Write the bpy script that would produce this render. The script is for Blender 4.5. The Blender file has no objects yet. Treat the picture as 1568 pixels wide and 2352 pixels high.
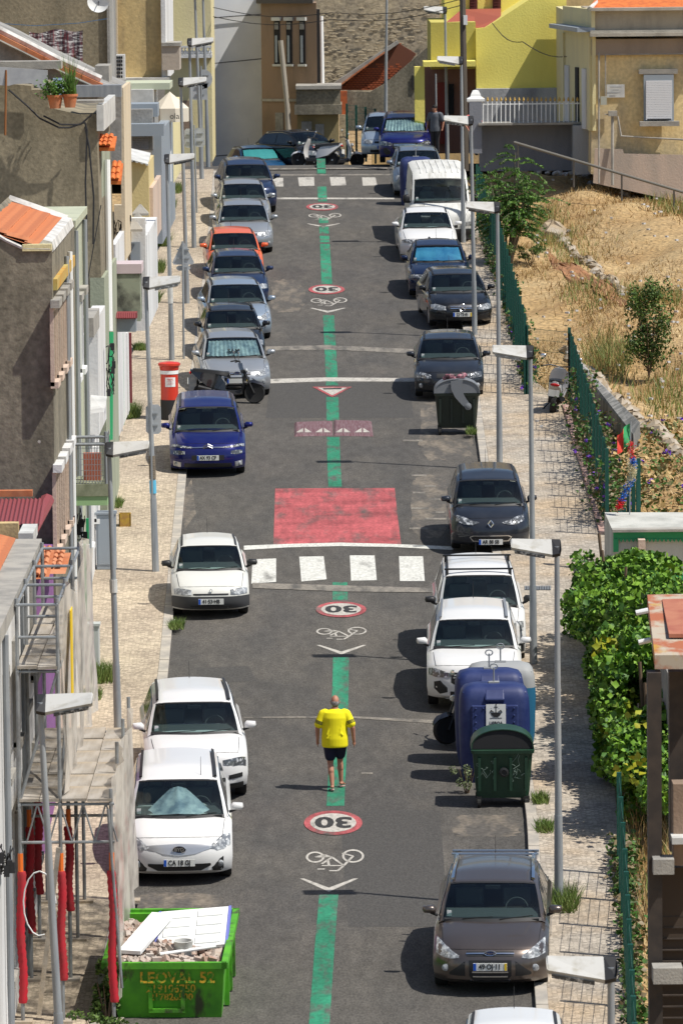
import bpy, bmesh, math, random
import numpy as np
from mathutils import Vector, Matrix
random.seed(7); rng = np.random.default_rng(7)
sc = bpy.context.scene; C = sc.collection
# ------------------------------------------------------------------ camera, light
F = 13319.0; PIT = math.radians(6.0); K = math.tan(math.radians(3.845)); BETA = math.atan(K); CAMZ = 23.12
cd = bpy.data.cameras.new('camera'); cam = bpy.data.objects.new('camera', cd); C.objects.link(cam); sc.camera = cam
cam.location = (0, 0, CAMZ)
RM = Matrix.Rotation(math.pi/2-PIT, 3, 'X') @ Matrix.Rotation(-0.010, 3, 'Z')
cam.rotation_euler = RM.to_euler()
cd.sensor_fit = 'HORIZONTAL'; cd.sensor_width = 36; cd.lens = F/1568*36; cd.clip_start = 1; cd.clip_end = 6000
cd.dof.use_dof = True; cd.dof.focus_distance = 122; cd.dof.aperture_fstop = 11
SUN = Vector((.93, -.38, 0)).normalized()*math.cos(math.radians(58)); SUN.z = math.sin(math.radians(58))
w = bpy.data.worlds.new('World'); sc.world = w; w.use_nodes = True
nt = w.node_tree; sky = nt.nodes.new('ShaderNodeTexSky'); sky.sky_type = 'NISHITA'; sky.sun_disc = False
sky.sun_elevation = math.radians(58); sky.sun_rotation = math.atan2(SUN.x, SUN.y); sky.air_density = 1; sky.dust_density = 1.0
bg = nt.nodes['Background']; bg.inputs['Strength'].default_value = .09; nt.links.new(sky.outputs[0], bg.inputs[0])
sl = bpy.data.lights.new('sun', 'SUN'); sl.energy = 4.6; sl.angle = math.radians(.5); sl.color = (1, .95, .87)
so = bpy.data.objects.new('sun', sl); C.objects.link(so); so.rotation_euler = SUN.to_track_quat('Z', 'Y').to_euler()
sc.view_settings.view_transform = 'Standard'; sc.view_settings.look = 'None'; sc.view_settings.exposure = .25; sc.view_settings.gamma = 1
# ------------------------------------------------------------------ pixel <-> place (the photograph measured at 1568 x 2352)
def ray(px, py): return RM @ Vector(((px-784)/F, (1176-py)/F, -1))
CP = Vector((0, 0, CAMZ))
def P(px, py, D): return CP + ray(px, py)*D
def G(px, py, off=0.0):
    r = ray(px, py); t = (CAMZ-off)/(K*r.y-r.z); return CP + r*t
def dep(y): return y*math.cos(PIT)+ (CAMZ-zr0(y))*math.sin(PIT)
def zr0(y): return K*y
YC = G(735, 372).y
def zr(y):
    if y <= YC-4: return K*y
    a = K*(YC-4); d = y-(YC-4)
    if d < 8: return a + K*d - (K+.075)*d*d/16
    b = a+K*8-(K+.075)*4
    return b - .075*min(d-8, 25)
def Dp(px, py, D):  # world at ground vertical below pixel
    p = P(px, py, D); return p
# ------------------------------------------------------------------ materials
MATS = {}
def mat(name, c, rough=.75, c2=None, s2=2.0, st=(1, 1, 1), k=(.4, .65), c3=None, s3=.35, k3=(.45, .7), bump=0, bs=30, metal=0, coat=0, spec=.4, st3=(1, 1, 1)):
    if name in MATS: return MATS[name]
    m = bpy.data.materials.new(name); m.use_nodes = True; n = m.node_tree; L = n.links; b = n.nodes['Principled BSDF']
    b.inputs['Roughness'].default_value = rough; b.inputs['Metallic'].default_value = metal
    b.inputs['Coat Weight'].default_value = coat; b.inputs['Coat Roughness'].default_value = .05
    b.inputs['Specular IOR Level'].default_value = spec
    tc = n.nodes.new('ShaderNodeTexCoord')
    def noise(s, stv, det=8, r=.6):
        mp = n.nodes.new('ShaderNodeMapping'); mp.inputs['Scale'].default_value = stv; L.new(tc.outputs['Object'], mp.inputs[0])
        t = n.nodes.new('ShaderNodeTexNoise'); t.inputs['Scale'].default_value = s; t.inputs['Detail'].default_value = det; t.inputs['Roughness'].default_value = r
        L.new(mp.outputs[0], t.inputs[0]); return t
    def mixr(src, col, t, kk):
        r = n.nodes.new('ShaderNodeMapRange'); r.inputs[1].default_value = kk[0]; r.inputs[2].default_value = kk[1]; L.new(t.outputs[0], r.inputs[0])
        x = n.nodes.new('ShaderNodeMix'); x.data_type = 'RGBA'; L.new(r.outputs[0], x.inputs[0])
        if isinstance(src, tuple): x.inputs[6].default_value = (*src, 1)
        else: L.new(src, x.inputs[6])
        x.inputs[7].default_value = (*col, 1); return x.outputs[2]
    cur = tuple(c)
    if c2: cur = mixr(cur, c2, noise(s2, st), k)
    if c3: cur = mixr(cur, c3, noise(s3, st3), k3)
    if isinstance(cur, tuple): b.inputs['Base Color'].default_value = (*cur, 1)
    else: L.new(cur, b.inputs['Base Color'])
    if bump:
        t = noise(bs, (1, 1, 1), 4); u = n.nodes.new('ShaderNodeBump'); u.inputs['Strength'].default_value = bump; u.inputs['Distance'].default_value = .02
        L.new(t.outputs[0], u.inputs['Height']); L.new(u.outputs[0], b.inputs['Normal'])
    MATS[name] = m; return m
def glass(name, tint, refl=.5, base=.05):
    if name in MATS: return MATS[name]
    m = bpy.data.materials.new(name); m.use_nodes = True; n = m.node_tree; L = n.links
    for x in list(n.nodes): n.nodes.remove(x)
    o = n.nodes.new('ShaderNodeOutputMaterial'); mx = n.nodes.new('ShaderNodeMixShader'); t = n.nodes.new('ShaderNodeBsdfTransparent'); g = n.nodes.new('ShaderNodeBsdfGlossy')
    fr = n.nodes.new('ShaderNodeFresnel'); ge = n.nodes.new('ShaderNodeNewGeometry'); ir = n.nodes.new('ShaderNodeMapRange'); ir.inputs[3].default_value = 1.6; ir.inputs[4].default_value = 1/1.6; L.new(ge.outputs['Backfacing'], ir.inputs[0]); L.new(ir.outputs[0], fr.inputs[0])
    t.inputs[0].default_value = (*tint, 1); g.inputs['Roughness'].default_value = .03; g.inputs[0].default_value = (refl, refl, refl, 1)
    L.new(fr.outputs[0], mx.inputs[0]); L.new(t.outputs[0], mx.inputs[1]); L.new(g.outputs[0], mx.inputs[2]); L.new(mx.outputs[0], o.inputs[0])
    MATS[name] = m; return m
GLASS = glass('clear_glass', (.78, .86, .85))
DGLASS = mat('dark_glass', (.012, .016, .018), .06, spec=.7)
BLACK = mat('black_plastic', (.018, .018, .019), .5)
TYRE = mat('tyre_rubber', (.015, .015, .015), .85)
RIM = mat('alloy', (.42, .43, .44), .35, metal=.7)
CHROME = mat('chrome', (.75, .76, .78), .15, metal=1)
LENS = mat('lamp_lens', (.16, .17, .18), .15, c2=(.55, .57, .58), s2=11, k=(.45, .62), coat=1, spec=.6)
LENSD = mat('dark_lamp_lens', (.07, .075, .08), .1, c2=(.5, .52, .55), s2=14, k=(.52, .62), coat=1)
PLATE = mat('plate_white', (.72, .73, .70), .45)
INTER = mat('car_interior', (.022, .023, .025), .85)
INTG = mat('car_interior_grey', (.07, .073, .075), .8)
WHITE = mat('white_paint', (.74, .75, .74), .6)
INK = mat('ink', (.02, .02, .022), .7)
EUB = mat('plate_blue', (.01, .09, .5), .5)
YEL = mat('plate_yellow', (.8, .55, .02), .5)
GALV = mat('galvanised_steel', (.25, .27, .29), .5, c2=(.34, .36, .37), s2=2, st=(4, 4, .6), metal=.25)
STEEL = mat('scaffold_steel', (.33, .35, .36), .45, c2=(.2, .2, .2), s2=3, metal=.4)
WOOD = mat('weathered_plank', (.36, .33, .29), .9, c2=(.25, .22, .18), s2=5, st=(1, .15, 1), c3=(.42, .33, .22), s3=.6, bump=.3)
def paint(name, c, rough=.32, metal=.0, dust=.05):
    d = tuple(x*(1-dust)+.3*dust for x in c)
    return mat('paint_'+name, c, rough, c2=d, s2=1.3, metal=metal, coat=.7, spec=.15)
PW = paint('white', (.68, .68, .67), .35)
PWV = mat('paint_weathered_white', (.60, .60, .57), .5, c2=(.36, .35, .31), s2=2.2, st=(3, .5, 1), k=(.5, .75))
# ------------------------------------------------------------------ mesh helpers
OFF = {}
class MB:
    def __init__(s): s.v = []; s.f = []
    def add(s, vs, fs):
        o = len(s.v); s.v += [tuple(v) for v in vs]; s.f += [tuple(i+o for i in f) for f in fs]; return s
    def box(s, a, b):
        x0, y0, z0 = a; x1, y1, z1 = b
        return s.add([(x0,y0,z0),(x1,y0,z0),(x1,y1,z0),(x0,y1,z0),(x0,y0,z1),(x1,y0,z1),(x1,y1,z1),(x0,y1,z1)],
                     [(0,3,2,1),(4,5,6,7),(0,1,5,4),(1,2,6,5),(2,3,7,6),(3,0,4,7)])
    def cbox(s, c, d, R=None):
        c = Vector(c); h = [x/2 for x in d]
        vs = [Vector((sx*h[0], sy*h[1], sz*h[2])) for sz in (-1,1) for sx,sy in ((-1,-1),(1,-1),(1,1),(-1,1))]
        if R is not None: vs = [R @ v for v in vs]
        return s.add([c+v for v in vs], [(0,3,2,1),(4,5,6,7),(0,1,5,4),(1,2,6,5),(2,3,7,6),(3,0,4,7)])
    def tube(s, p0, p1, r, r1=None, n=8, cap=True):
        p0 = Vector(p0); p1 = Vector(p1); d = (p1-p0)
        if d.length < 1e-6: return s
        d.normalize(); u = d.orthogonal().normalized(); w_ = d.cross(u); r1 = r if r1 is None else r1
        vs = []
        for p, q in ((p0, r), (p1, r1)):
            for i in range(n):
                a = 2*math.pi*i/n; vs.append(p+u*math.cos(a)*q+w_*math.sin(a)*q)
        fs = [(i, (i+1) % n, n+(i+1) % n, n+i) for i in range(n)]
        if cap: fs += [tuple(range(n-1, -1, -1)), tuple(range(n, 2*n))]
        return s.add(vs, fs)
    def path(s, pts, r, n=6):
        for a, b in zip(pts, pts[1:]): s.tube(a, b, r, n=n)
        return s
    def loft(s, rings, cap=True, closed=True):
        n = len(rings[0]); vs = [p for r in rings for p in r]; fs = []
        for k in range(len(rings)-1):
            for i in range(n if closed else n-1):
                j = (i+1) % n; fs.append((k*n+i, k*n+j, (k+1)*n+j, (k+1)*n+i))
        if cap and closed: fs += [tuple(range(n-1, -1, -1)), tuple(range((len(rings)-1)*n, len(rings)*n))]
        return s.add(vs, fs)
    def lathe(s, c, prof, n=20, ax='z'):
        rings = []
        for r, h in prof:
            ring = []
            for i in range(n):
                a = 2*math.pi*i/n; x, y = r*math.cos(a), r*math.sin(a)
                ring.append(Vector(c)+(Vector((x, y, h)) if ax == 'z' else Vector((h, x, y)) if ax == 'x' else Vector((x, h, -y))))
            rings.append(ring)
        return s.loft(rings)
    def prism(s, pts, d):
        d = Vector(d); n = len(pts); a = [Vector(p) for p in pts]; b = [p+d for p in a]
        return s.add(a+b, [tuple(range(n)), tuple(range(2*n-1, n-1, -1))]+[(i, n+i, n+(i+1) % n, (i+1) % n) for i in range(n)])
    def ell(s, c, r, nu=12, nv=8):
        c = Vector(c); rings = []
        for j in range(nv+1):
            a = math.pi*(j/nv-.5); q = max(math.cos(a), .02)
            rings.append([c+Vector((r[0]*q*math.cos(2*math.pi*i/nu), r[1]*q*math.sin(2*math.pi*i/nu), r[2]*math.sin(a))) for i in range(nu)])
        return s.loft(rings)
    def build(s, name, m, parent=None, world=False, smooth=False, recalc=True, angle=40, bevel=0):
        me = bpy.data.meshes.new(name)
        off = OFF.get(parent.name, Vector()) if parent else Vector()
        vs = s.v if not world or not parent else [(v[0]-off.x, v[1]-off.y, v[2]-off.z) for v in s.v]
        me.from_pydata(vs, [], s.f)
        if recalc or bevel:
            bm = bmesh.new(); bm.from_mesh(me)
            if smooth: bmesh.ops.remove_doubles(bm, verts=bm.verts, dist=1e-5)
            bmesh.ops.recalc_face_normals(bm, faces=bm.faces)
            if bevel:
                bmesh.ops.bevel(bm, geom=[e for e in bm.edges if len(e.link_faces) == 2 and e.calc_face_angle(0) > .6], offset=bevel, segments=2, affect='EDGES', profile=.5)
            bm.to_mesh(me); bm.free()
        for mm in (m if isinstance(m, (list, tuple)) else [m]): me.materials.append(mm)
        if smooth: me.shade_smooth(); me.set_sharp_from_angle(angle=math.radians(angle))
        o = bpy.data.objects.new(name, me); C.objects.link(o)
        if parent: o.parent = parent
        OFF[o.name] = off if world else OFF.get(parent.name, Vector()) if parent else Vector()
        return o
def tag(o, label=None, cat=None, group=None, kind=None):
    if label: o['label'] = label
    if cat: o['category'] = cat
    if group: o['group'] = group
    if kind: o['kind'] = kind
    return o
def T(name, label, cat, loc=(0, 0, 0), rot=(0, 0, 0), group=None):
    o = bpy.data.objects.new(name, None); C.objects.link(o); o.empty_display_size = .2
    o.location = loc; o.rotation_euler = rot; OFF[o.name] = Vector(loc); return tag(o, label, cat, group)
def struct(mb, name, m, **k): return tag(mb.build(name, m, **k), kind='structure')
def copytree(o, parent=None):
    c = o.copy(); C.objects.link(c); OFF[c.name] = OFF.get(o.name, Vector())
    if parent: c.parent = parent
    for ch in [x for x in KIDS(o)]: copytree(ch, c)
    return c
def KIDS(o): return [x for x in bpy.data.objects if x.parent == o]
def textmesh(s, size, ext=.002, bold=0.0, align='CENTER', sx=1.0):
    cu = bpy.data.curves.new('t', 'FONT'); cu.body = s; cu.size = size; cu.extrude = ext; cu.offset = bold; cu.align_x = align; cu.align_y = 'CENTER'; cu.resolution_u = 3
    ob = bpy.data.objects.new('t', cu); C.objects.link(ob); bpy.context.view_layer.update()
    me = bpy.data.meshes.new_from_object(ob.evaluated_get(bpy.context.evaluated_depsgraph_get()))
    vs = [(v.co.x*sx, v.co.y, v.co.z) for v in me.vertices]; fs = [tuple(p.vertices) for p in me.polygons]
    bpy.data.objects.remove(ob); bpy.data.curves.remove(cu); bpy.data.meshes.remove(me); return vs, fs
def lettering(s, size, M4, m, parent, name='lettering', bold=.0, world=False, sx=1.0, ext=.003):
    vs, fs = textmesh(s, size, ext, bold, sx=sx); mb = MB(); mb.add([M4 @ Vector(v) for v in vs], fs)
    return mb.build(name, m, parent, world=world, recalc=False)
FRONT = Matrix.Rotation(math.pi/2, 4, 'X')
def remesh(mb, vox, name, m, parent, world=False, it=6):
    o = mb.build('tmp', m); md = o.modifiers.new('r', 'REMESH'); md.mode = 'VOXEL'; md.voxel_size = vox; md.use_smooth_shade = True
    s_ = o.modifiers.new('s', 'SMOOTH'); s_.iterations = it; s_.factor = .5
    bpy.context.view_layer.update()
    me = bpy.data.meshes.new_from_object(o.evaluated_get(bpy.context.evaluated_depsgraph_get())); bpy.data.objects.remove(o)
    if world and parent:
        me.transform(Matrix.Translation(-OFF[parent.name]))
    me.shade_smooth(); r = bpy.data.objects.new(name, me); C.objects.link(r); r.parent = parent
    OFF[r.name] = OFF.get(parent.name, Vector()) if parent else Vector(); return r
def wbox(px0, py0, px1, py1, D, d=.3):  # a box whose front is seen at that pixel rectangle, d metres deep
    a = P(px0, (py0+py1)/2, D); b = P(px1, (py0+py1)/2, D); t = P((px0+px1)/2, py0, D); q = P((px0+px1)/2, py1, D); y = P((px0+px1)/2, (py0+py1)/2, D).y
    return (a.x, y, q.z), (b.x, y+d, t.z)
def leaves(name, m, parent, cen, size, flat=.5, world=False, kind=None, ar=.6, droop=0, mats=None):
    """cen: Nx3 leaf centres; every leaf is a folded kite of two triangles."""
    n = len(cen); a = rng.normal(size=(n, 3)); a[:, 2] *= flat; a[:, 2] -= droop; a /= np.linalg.norm(a, axis=1)[:, None]
    u = rng.normal(size=(n, 3)); b = np.cross(a, u); b /= np.linalg.norm(b, axis=1)[:, None]; nn = np.cross(a, b)
    sz = (size*rng.uniform(.6, 1.3, n))[:, None]
    v = np.stack([cen-a*sz*.5, cen+b*sz*ar*.5+nn*sz*.12, cen+a*sz*.5, cen-b*sz*ar*.5+nn*sz*.12], 1).reshape(-1, 3)
    if world and parent: v = v-np.array(OFF[parent.name])
    me = bpy.data.meshes.new(name); me.vertices.add(4*n); me.vertices.foreach_set('co', v.ravel())
    idx = np.arange(n)[:, None]*4+np.array([0, 1, 2, 0, 2, 3]); me.loops.add(6*n); me.loops.foreach_set('vertex_index', idx.ravel().astype(np.int32))
    me.polygons.add(2*n); me.polygons.foreach_set('loop_start', np.arange(0, 6*n, 3, dtype=np.int32))
    ms = mats or [m]
    for x in ms: me.materials.append(x)
    if len(ms) > 1: me.polygons.foreach_set('material_index', np.repeat(rng.integers(0, len(ms), n), 2).astype(np.int32))
    me.update(calc_edges=True); me.validate()
    o = bpy.data.objects.new(name, me); C.objects.link(o)
    if parent: o.parent = parent
    OFF[o.name] = OFF.get(parent.name, Vector()) if parent else Vector()
    if kind: o['kind'] = kind
    return o
def leafmat(name, c, c2): 
    m = mat(name, c, .55, c2=c2, s2=1.2, k=(.35, .65), spec=.35)
    b = m.node_tree.nodes['Principled BSDF']; b.inputs['Transmission Weight'].default_value = 0
    return m
def blades(name, m, parent, base, h, w_, world=False, kind=None, lean=.35, mats=None):
    n = len(base); hh = h*rng.uniform(.5, 1.2, n); an = rng.uniform(0, 2*np.pi, n); d = np.stack([np.cos(an), np.sin(an), np.zeros(n)], 1)
    ln = rng.normal(size=(n, 3))*lean; ln[:, 2] = 1; tip = base+ln*hh[:, None]
    v = np.stack([base-d*w_/2, base+d*w_/2, tip], 1).reshape(-1, 3)
    if world and parent: v = v-np.array(OFF[parent.name])
    me = bpy.data.meshes.new(name); me.vertices.add(3*n); me.vertices.foreach_set('co', v.ravel())
    me.loops.add(3*n); me.loops.foreach_set('vertex_index', np.arange(3*n, dtype=np.int32)); me.polygons.add(n); me.polygons.foreach_set('loop_start', np.arange(0, 3*n, 3, dtype=np.int32))
    ms = mats or [m]
    for x in ms: me.materials.append(x)
    if len(ms) > 1: me.polygons.foreach_set('material_index', rng.integers(0, len(ms), n).astype(np.int32))
    me.update(calc_edges=True)
    o = bpy.data.objects.new(name, me); C.objects.link(o)
    if parent: o.parent = parent
    OFF[o.name] = OFF.get(parent.name, Vector()) if parent else Vector()
    if kind: o['kind'] = kind
    return o
def interp(xs, ys):
    o = np.argsort(xs); xs = np.array(xs)[o]; ys = np.array(ys)[o]
    return lambda v: float(np.interp(v, xs, ys))
def linefn(pts):
    g = [G(*p) for p in pts]; return interp([q.y for q in g], [q.x for q in g])
# ------------------------------------------------------------------ ground, road, pavements
LK = linefn([(200, 2700), (235, 2352), (290, 2080), (345, 1800), (385, 1560), (428, 1095), (462, 800), (490, 560), (503, 400), (505, 380)])
RK = linefn([(1240, 2700), (1232, 2352), (1226, 2270), (1210, 1900), (1168, 1560), (1128, 1260), (1094, 1000), (1060, 740), (1040, 590), (1012, 420), (1000, 380)])
HL = linefn([(-60, 2700), (15, 2352), (60, 2060), (120, 1820), (196, 1520), (214, 1310), (262, 1060), (285, 850), (318, 640), (372, 440), (400, 380)])   # foot of the left facades
RF = linefn([(1470, 2700), (1442, 2352), (1425, 2060), (1400, 1850), (1400, 1600), (1400, 1400), (1395, 1230), (1300, 935), (1298, 925), (1206, 905), (1140, 650), (1092, 540), (1062, 400)])  # outer edge of the right pavement
asph = mat('asphalt', (.068, .064, .059), .92, c2=(.108, .097, .083), s2=.9, st=(1, .3, 1), k=(.42, .74), c3=(.085, .078, .068), s3=.13, bump=.5, bs=60)
def _fine(m, amt=.5, sc_=45, st=(1, 1, 1), lo=.0):
    n = m.node_tree; L = n.links; b = n.nodes['Principled BSDF']; src = b.inputs['Base Color'].links[0].from_socket if b.inputs['Base Color'].links else None
    tc = n.nodes.new('ShaderNodeTexCoord'); mp = n.nodes.new('ShaderNodeMapping'); mp.inputs['Scale'].default_value = st; L.new(tc.outputs['Object'], mp.inputs[0])
    t = n.nodes.new('ShaderNodeTexNoise'); t.inputs['Scale'].default_value = sc_; t.inputs['Detail'].default_value = 3; L.new(mp.outputs[0], t.inputs[0])
    r = n.nodes.new('ShaderNodeMapRange'); r.inputs[1].default_value = .3; r.inputs[2].default_value = .7; r.inputs[3].default_value = 1-amt; r.inputs[4].default_value = 1+amt; L.new(t.outputs[0], r.inputs[0])
    x = n.nodes.new('ShaderNodeVectorMath'); x.operation = 'SCALE'
    if src: L.new(src, x.inputs[0])
    else: x.inputs[0].default_value = tuple(b.inputs['Base Color'].default_value)[:3]
    L.new(r.outputs[0], x.inputs['Scale']); L.new(x.outputs[0], b.inputs['Base Color']); return m
_fine(asph, .34, 30, (1, .4, 1)); _fine(asph, .16, 5, (1, .3, 1))
calc = mat('limestone_cobbles', (.50, .42, .31), .85, c2=(.40, .33, .25), s2=.8, c3=(.33, .27, .2), s3=.25, st=(1, .5, 1), bump=.6, bs=12)
def cobble(m, dark=.62, size=13):
    n = m.node_tree; L = n.links; b = n.nodes['Principled BSDF']; src = b.inputs['Base Color'].links[0].from_socket
    tc = n.nodes.new('ShaderNodeTexCoord'); v = n.nodes.new('ShaderNodeTexVoronoi'); v.feature = 'DISTANCE_TO_EDGE'; v.inputs['Scale'].default_value = size; v.inputs['Randomness'].default_value = .55
    L.new(tc.outputs['Object'], v.inputs[0]); v2 = n.nodes.new('ShaderNodeTexVoronoi'); v2.inputs['Scale'].default_value = size; v2.inputs['Randomness'].default_value = .55; L.new(tc.outputs['Object'], v2.inputs[0])
    r = n.nodes.new('ShaderNodeMapRange'); r.inputs[1].default_value = .0; r.inputs[2].default_value = .12; r.inputs[3].default_value = dark; r.inputs[4].default_value = 1; L.new(v.outputs[0], r.inputs[0])
    sp = n.nodes.new('ShaderNodeSeparateColor'); L.new(v2.outputs['Color'], sp.inputs[0])
    r2 = n.nodes.new('ShaderNodeMapRange'); r2.inputs[3].default_value = .72; r2.inputs[4].default_value = 1.22; L.new(sp.outputs[0], r2.inputs[0])
    mm = n.nodes.new('ShaderNodeMath'); mm.operation = 'MULTIPLY'; L.new(r.outputs[0], mm.inputs[0]); L.new(r2.outputs[0], mm.inputs[1])
    x = n.nodes.new('ShaderNodeVectorMath'); x.operation = 'SCALE'; L.new(src, x.inputs[0]); L.new(mm.outputs[0], x.inputs['Scale']); L.new(x.outputs[0], b.inputs['Base Color'])
cobble(calc)
calc2 = mat('grey_cobbles', (.45, .40, .33), .85, c2=(.33, .29, .24), s2=.9, c3=(.45, .34, .22), s3=.3, bump=.6, bs=12); cobble(calc2)
soil = mat('dry_soil', (.38, .255, .115), .95, c2=(.28, .175, .075), s2=.7, c3=(.43, .32, .17), s3=.22, bump=1, bs=5); _fine(soil, .45, 9)
ys = list(np.arange(55, YC-4, 4))+list(np.arange(YC-4, YC+40, 1.5))
def strip(f0, f1, dz, name, m, yy=None, nx=2):
    mb = MB(); vs = []; yy = yy or ys
    for y in yy:
        for i in range(nx):
            a = i/(nx-1); vs.append((f0(y)*(1-a)+f1(y)*a, y, zr(y)+dz))
    fs = [(j*nx+i, j*nx+i+1, (j+1)*nx+i+1, (j+1)*nx+i) for j in range(len(yy)-1) for i in range(nx-1)]
    mb.add(vs, fs); return struct(mb, name, m)
strip(lambda y: LK(y)-.3 if y < YC-3 else -14, lambda y: RK(y)+.3 if y < YC+2 else 14, 0, 'road', asph, nx=6)
PH = .10
yl = [y for y in ys if y < YC-2]
strip(lambda y: HL(y)-.3, lambda y: LK(y)-.2, PH, 'left_pavement', calc, yl, 4)
strip(lambda y: RK(y)+.2, lambda y: RF(y)+.1, PH, 'right_pavement', calc2, yl, 4)
# kerb stones: each a piece of its kerb
kst = mat('kerb_stone', (.43, .39, .33), .9, c2=(.3, .28, .25), s2=2, bump=.4)
for fn, nm in ((LK, 'left_kerb'), (RK, 'right_kerb')):
    sgn = -1 if fn is LK else 1
    base = MB(); y = 84.0
    for a, b in zip(yl, yl[1:]):
        base.add([(fn(a)+sgn*.02, a, zr(a)-.05), (fn(a)+sgn*.22, a, zr(a)-.05), (fn(a)+sgn*.22, a, zr(a)+PH-.012), (fn(a)+sgn*.02, a, zr(a)+PH-.012),
                  (fn(b)+sgn*.02, b, zr(b)-.05), (fn(b)+sgn*.22, b, zr(b)-.05), (fn(b)+sgn*.22, b, zr(b)+PH-.012), (fn(b)+sgn*.02, b, zr(b)+PH-.012)],
                 [(3, 2, 6, 7), (0, 3, 7, 4)])
    root = struct(base, nm, mat('kerb_joint', (.16, .14, .12), .95), recalc=False)
    one = MB().box((0, 0, 0), (.2, 1.16, PH+.03)).build('kerb_stone', kst, root, bevel=.012); first = True
    while y < YC-4:
        o = one if first else one.copy()
        if not first: C.objects.link(o)
        o.parent = root; first = False
        x0 = fn(y); x1 = fn(y+1.2); o.location = (x0 if sgn > 0 else x0-.2, y, zr(y)-.03+random.uniform(-.006, .006)); o.rotation_euler = (BETA, 0, -math.atan2(x1-x0, 1.2))
        y += 1.2
# hillside to the right and earth under the houses
def hill(x, y):
    z = zr(y)-.05 if y < YC-6 else K*y-.05+ .0*(y-YC)
    d = x-RF(min(y, YC))
    z = K*y-.05
    if d > .3: z += .28*math.sin(x*.9+y*.23)*min(1, d/3)+.10*math.sin(x*2.3-y*.9)+min(d-.3, 12)*.03
    return z
mb = MB(); xs = list(np.arange(0, 24, .5)); yy = list(np.arange(60, YC-5, 1.0)); vs = []
for y in yy:
    for x in xs:
        X = RF(min(y, YC))+x-.02; vs.append((X, y, hill(X, y)+(PH if x == 0 else 0)))
nx = len(xs); mb.add(vs, [(j*nx+i, j*nx+i+1, (j+1)*nx+i+1, (j+1)*nx+i) for j in range(len(yy)-1) for i in range(nx-1)])
hl_o = struct(mb, 'hillside', soil, smooth=True)
mb = MB(); gy = [-200, 0, 60, YC-4, YC+8, YC+40, 700, 4000]
gz = [-8+K*60*0, -3, K*60-1, K*(YC-4)-.6, zr(YC+8)-.5, zr(YC+40)-.5, zr(YC+40)-3, zr(YC+40)-3]
vs = [(x, y, z) for y, z in zip(gy, gz) for x in (-2500, 2500)]
mb.add(vs, [(2*i, 2*i+1, 2*i+3, 2*i+2) for i in range(len(gy)-1)]); struct(mb, 'ground', soil)
# ---------------------------------------------------------------- painted markings
def wornmat(name, c, wear=.5, sc_=3):
    return _fine(mat(name, c, .8, c2=(.085, .08, .072), s2=sc_, st=(1, .3, 1), k=(wear, wear+.22)), .22, 16, (1, .5, 1))
MG = _fine(wornmat('green_paint', (.02, .19, .105), .48, 5), .25, 1.3, (1, .4, 1)); MW = wornmat('worn_white_paint', (.41, .39, .35), .54); MWN = wornmat('white_road_paint', (.54, .54, .50), .54, 2)
MR = _fine(_fine(wornmat('red_paint', (.34, .075, .08), .50, 2.2), .28, 1.1, (.5, 1.6, 1)), .2, 3, (2.5, .3, 1)); MK = wornmat('black_road_paint', (.03, .03, .03), .62); MF = wornmat('faint_line', (.21, .19, .16), .44, 4)
LV = [0]
def sheet(name, m, polys, dz=.004, parent=None, sub=1):
    mb = MB()
    for po in polys:
        g = [G(*p) for p in po]; mb.add([(q.x, q.y, K*q.y+dz) for q in g], [tuple(range(len(g)))])
    o = mb.build(name, m, parent); 
    if not parent: o['kind'] = 'structure'
    return o
def quadline(pts, w_, m, name, dz=.004):
    po = []
    for (x0, y0, a), (x1, y1, b) in zip(pts, pts[1:]):
        po.append([(x0-a/2, y0), (x0+a/2, y0), (x1+b/2, y1), (x1-b/2, y1)])
    return sheet(name, m, po, dz)
gl = interp([364, 450, 600, 740, 870, 1050, 1350, 1530, 1700, 1850, 2030, 2180, 2352], [737, 740, 748, 755, 762, 766, 781, 783, 778, 770, 757, 745, 733])
for k_, (a, b) in enumerate([(364, 398), (428, 462), (500, 512), (518, 536), (541, 556), (560, 652), (724, 885), (912, 966), (1004, 1118), (1338, 1378), (1510, 1852), (2055, 2520)]):
    yv = np.linspace(a, b, max(2, int((b-a)/60)+2)); pts = [(gl(v) if v < 2352 else 733-(v-2352)*.06, v, .32*.0427*(v+1135)*(.95 if v < 600 else 1)) for v in yv]
    quadline(pts, 0, MG, 'green_line')
sheet('red_panel', MR, [[(632, 1122), (906, 1121), (912, 1180), (921, 1251), (628, 1253), (630, 1180)]])
sheet('stop_line', MWN, [[(560, 1254), (660, 1250), (780, 1247), (900, 1250), (1040, 1256), (1040, 1264), (900, 1257), (780, 1255), (660, 1258), (560, 1264)]], .008)
z0 = sheet('zebra_crossing', MWN, [[(580, 1285), (634, 1283), (634, 1337), (577, 1341)]])
for q in ([(687, 1279), (743, 1278), (750, 1331), (692, 1336)], [(803, 1276), (860, 1276), (865, 1333), (806, 1334)], [(916, 1278), (971, 1278), (975, 1335), (918, 1335)]): sheet('stripe', MWN, [q], .004, z0)
z1 = sheet('far_zebra_crossing', MW, [[(618, 408), (650, 408), (651, 428), (612, 428)]])
for q in ([(684, 407), (721, 406), (722, 426), (687, 427)], [(757, 406), (792, 406), (795, 425), (760, 426)], [(831, 407), (862, 407), (866, 425), (833, 426)]): sheet('stripe', MW, [q], .004, z1)
sheet('cross_line', MF, [[(600, 386), (890, 384), (890, 387), (600, 389)]]); sheet('cross_line', MF, [[(600, 400), (900, 399), (900, 402), (600, 403)]])
sheet('cross_line', MW, [[(630, 453), (905, 454), (905, 457), (630, 457)]])
sheet('cross_line', MW, [[(615, 871), (750, 867), (960, 869), (960, 877), (750, 876), (615, 881)]], .008)
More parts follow.
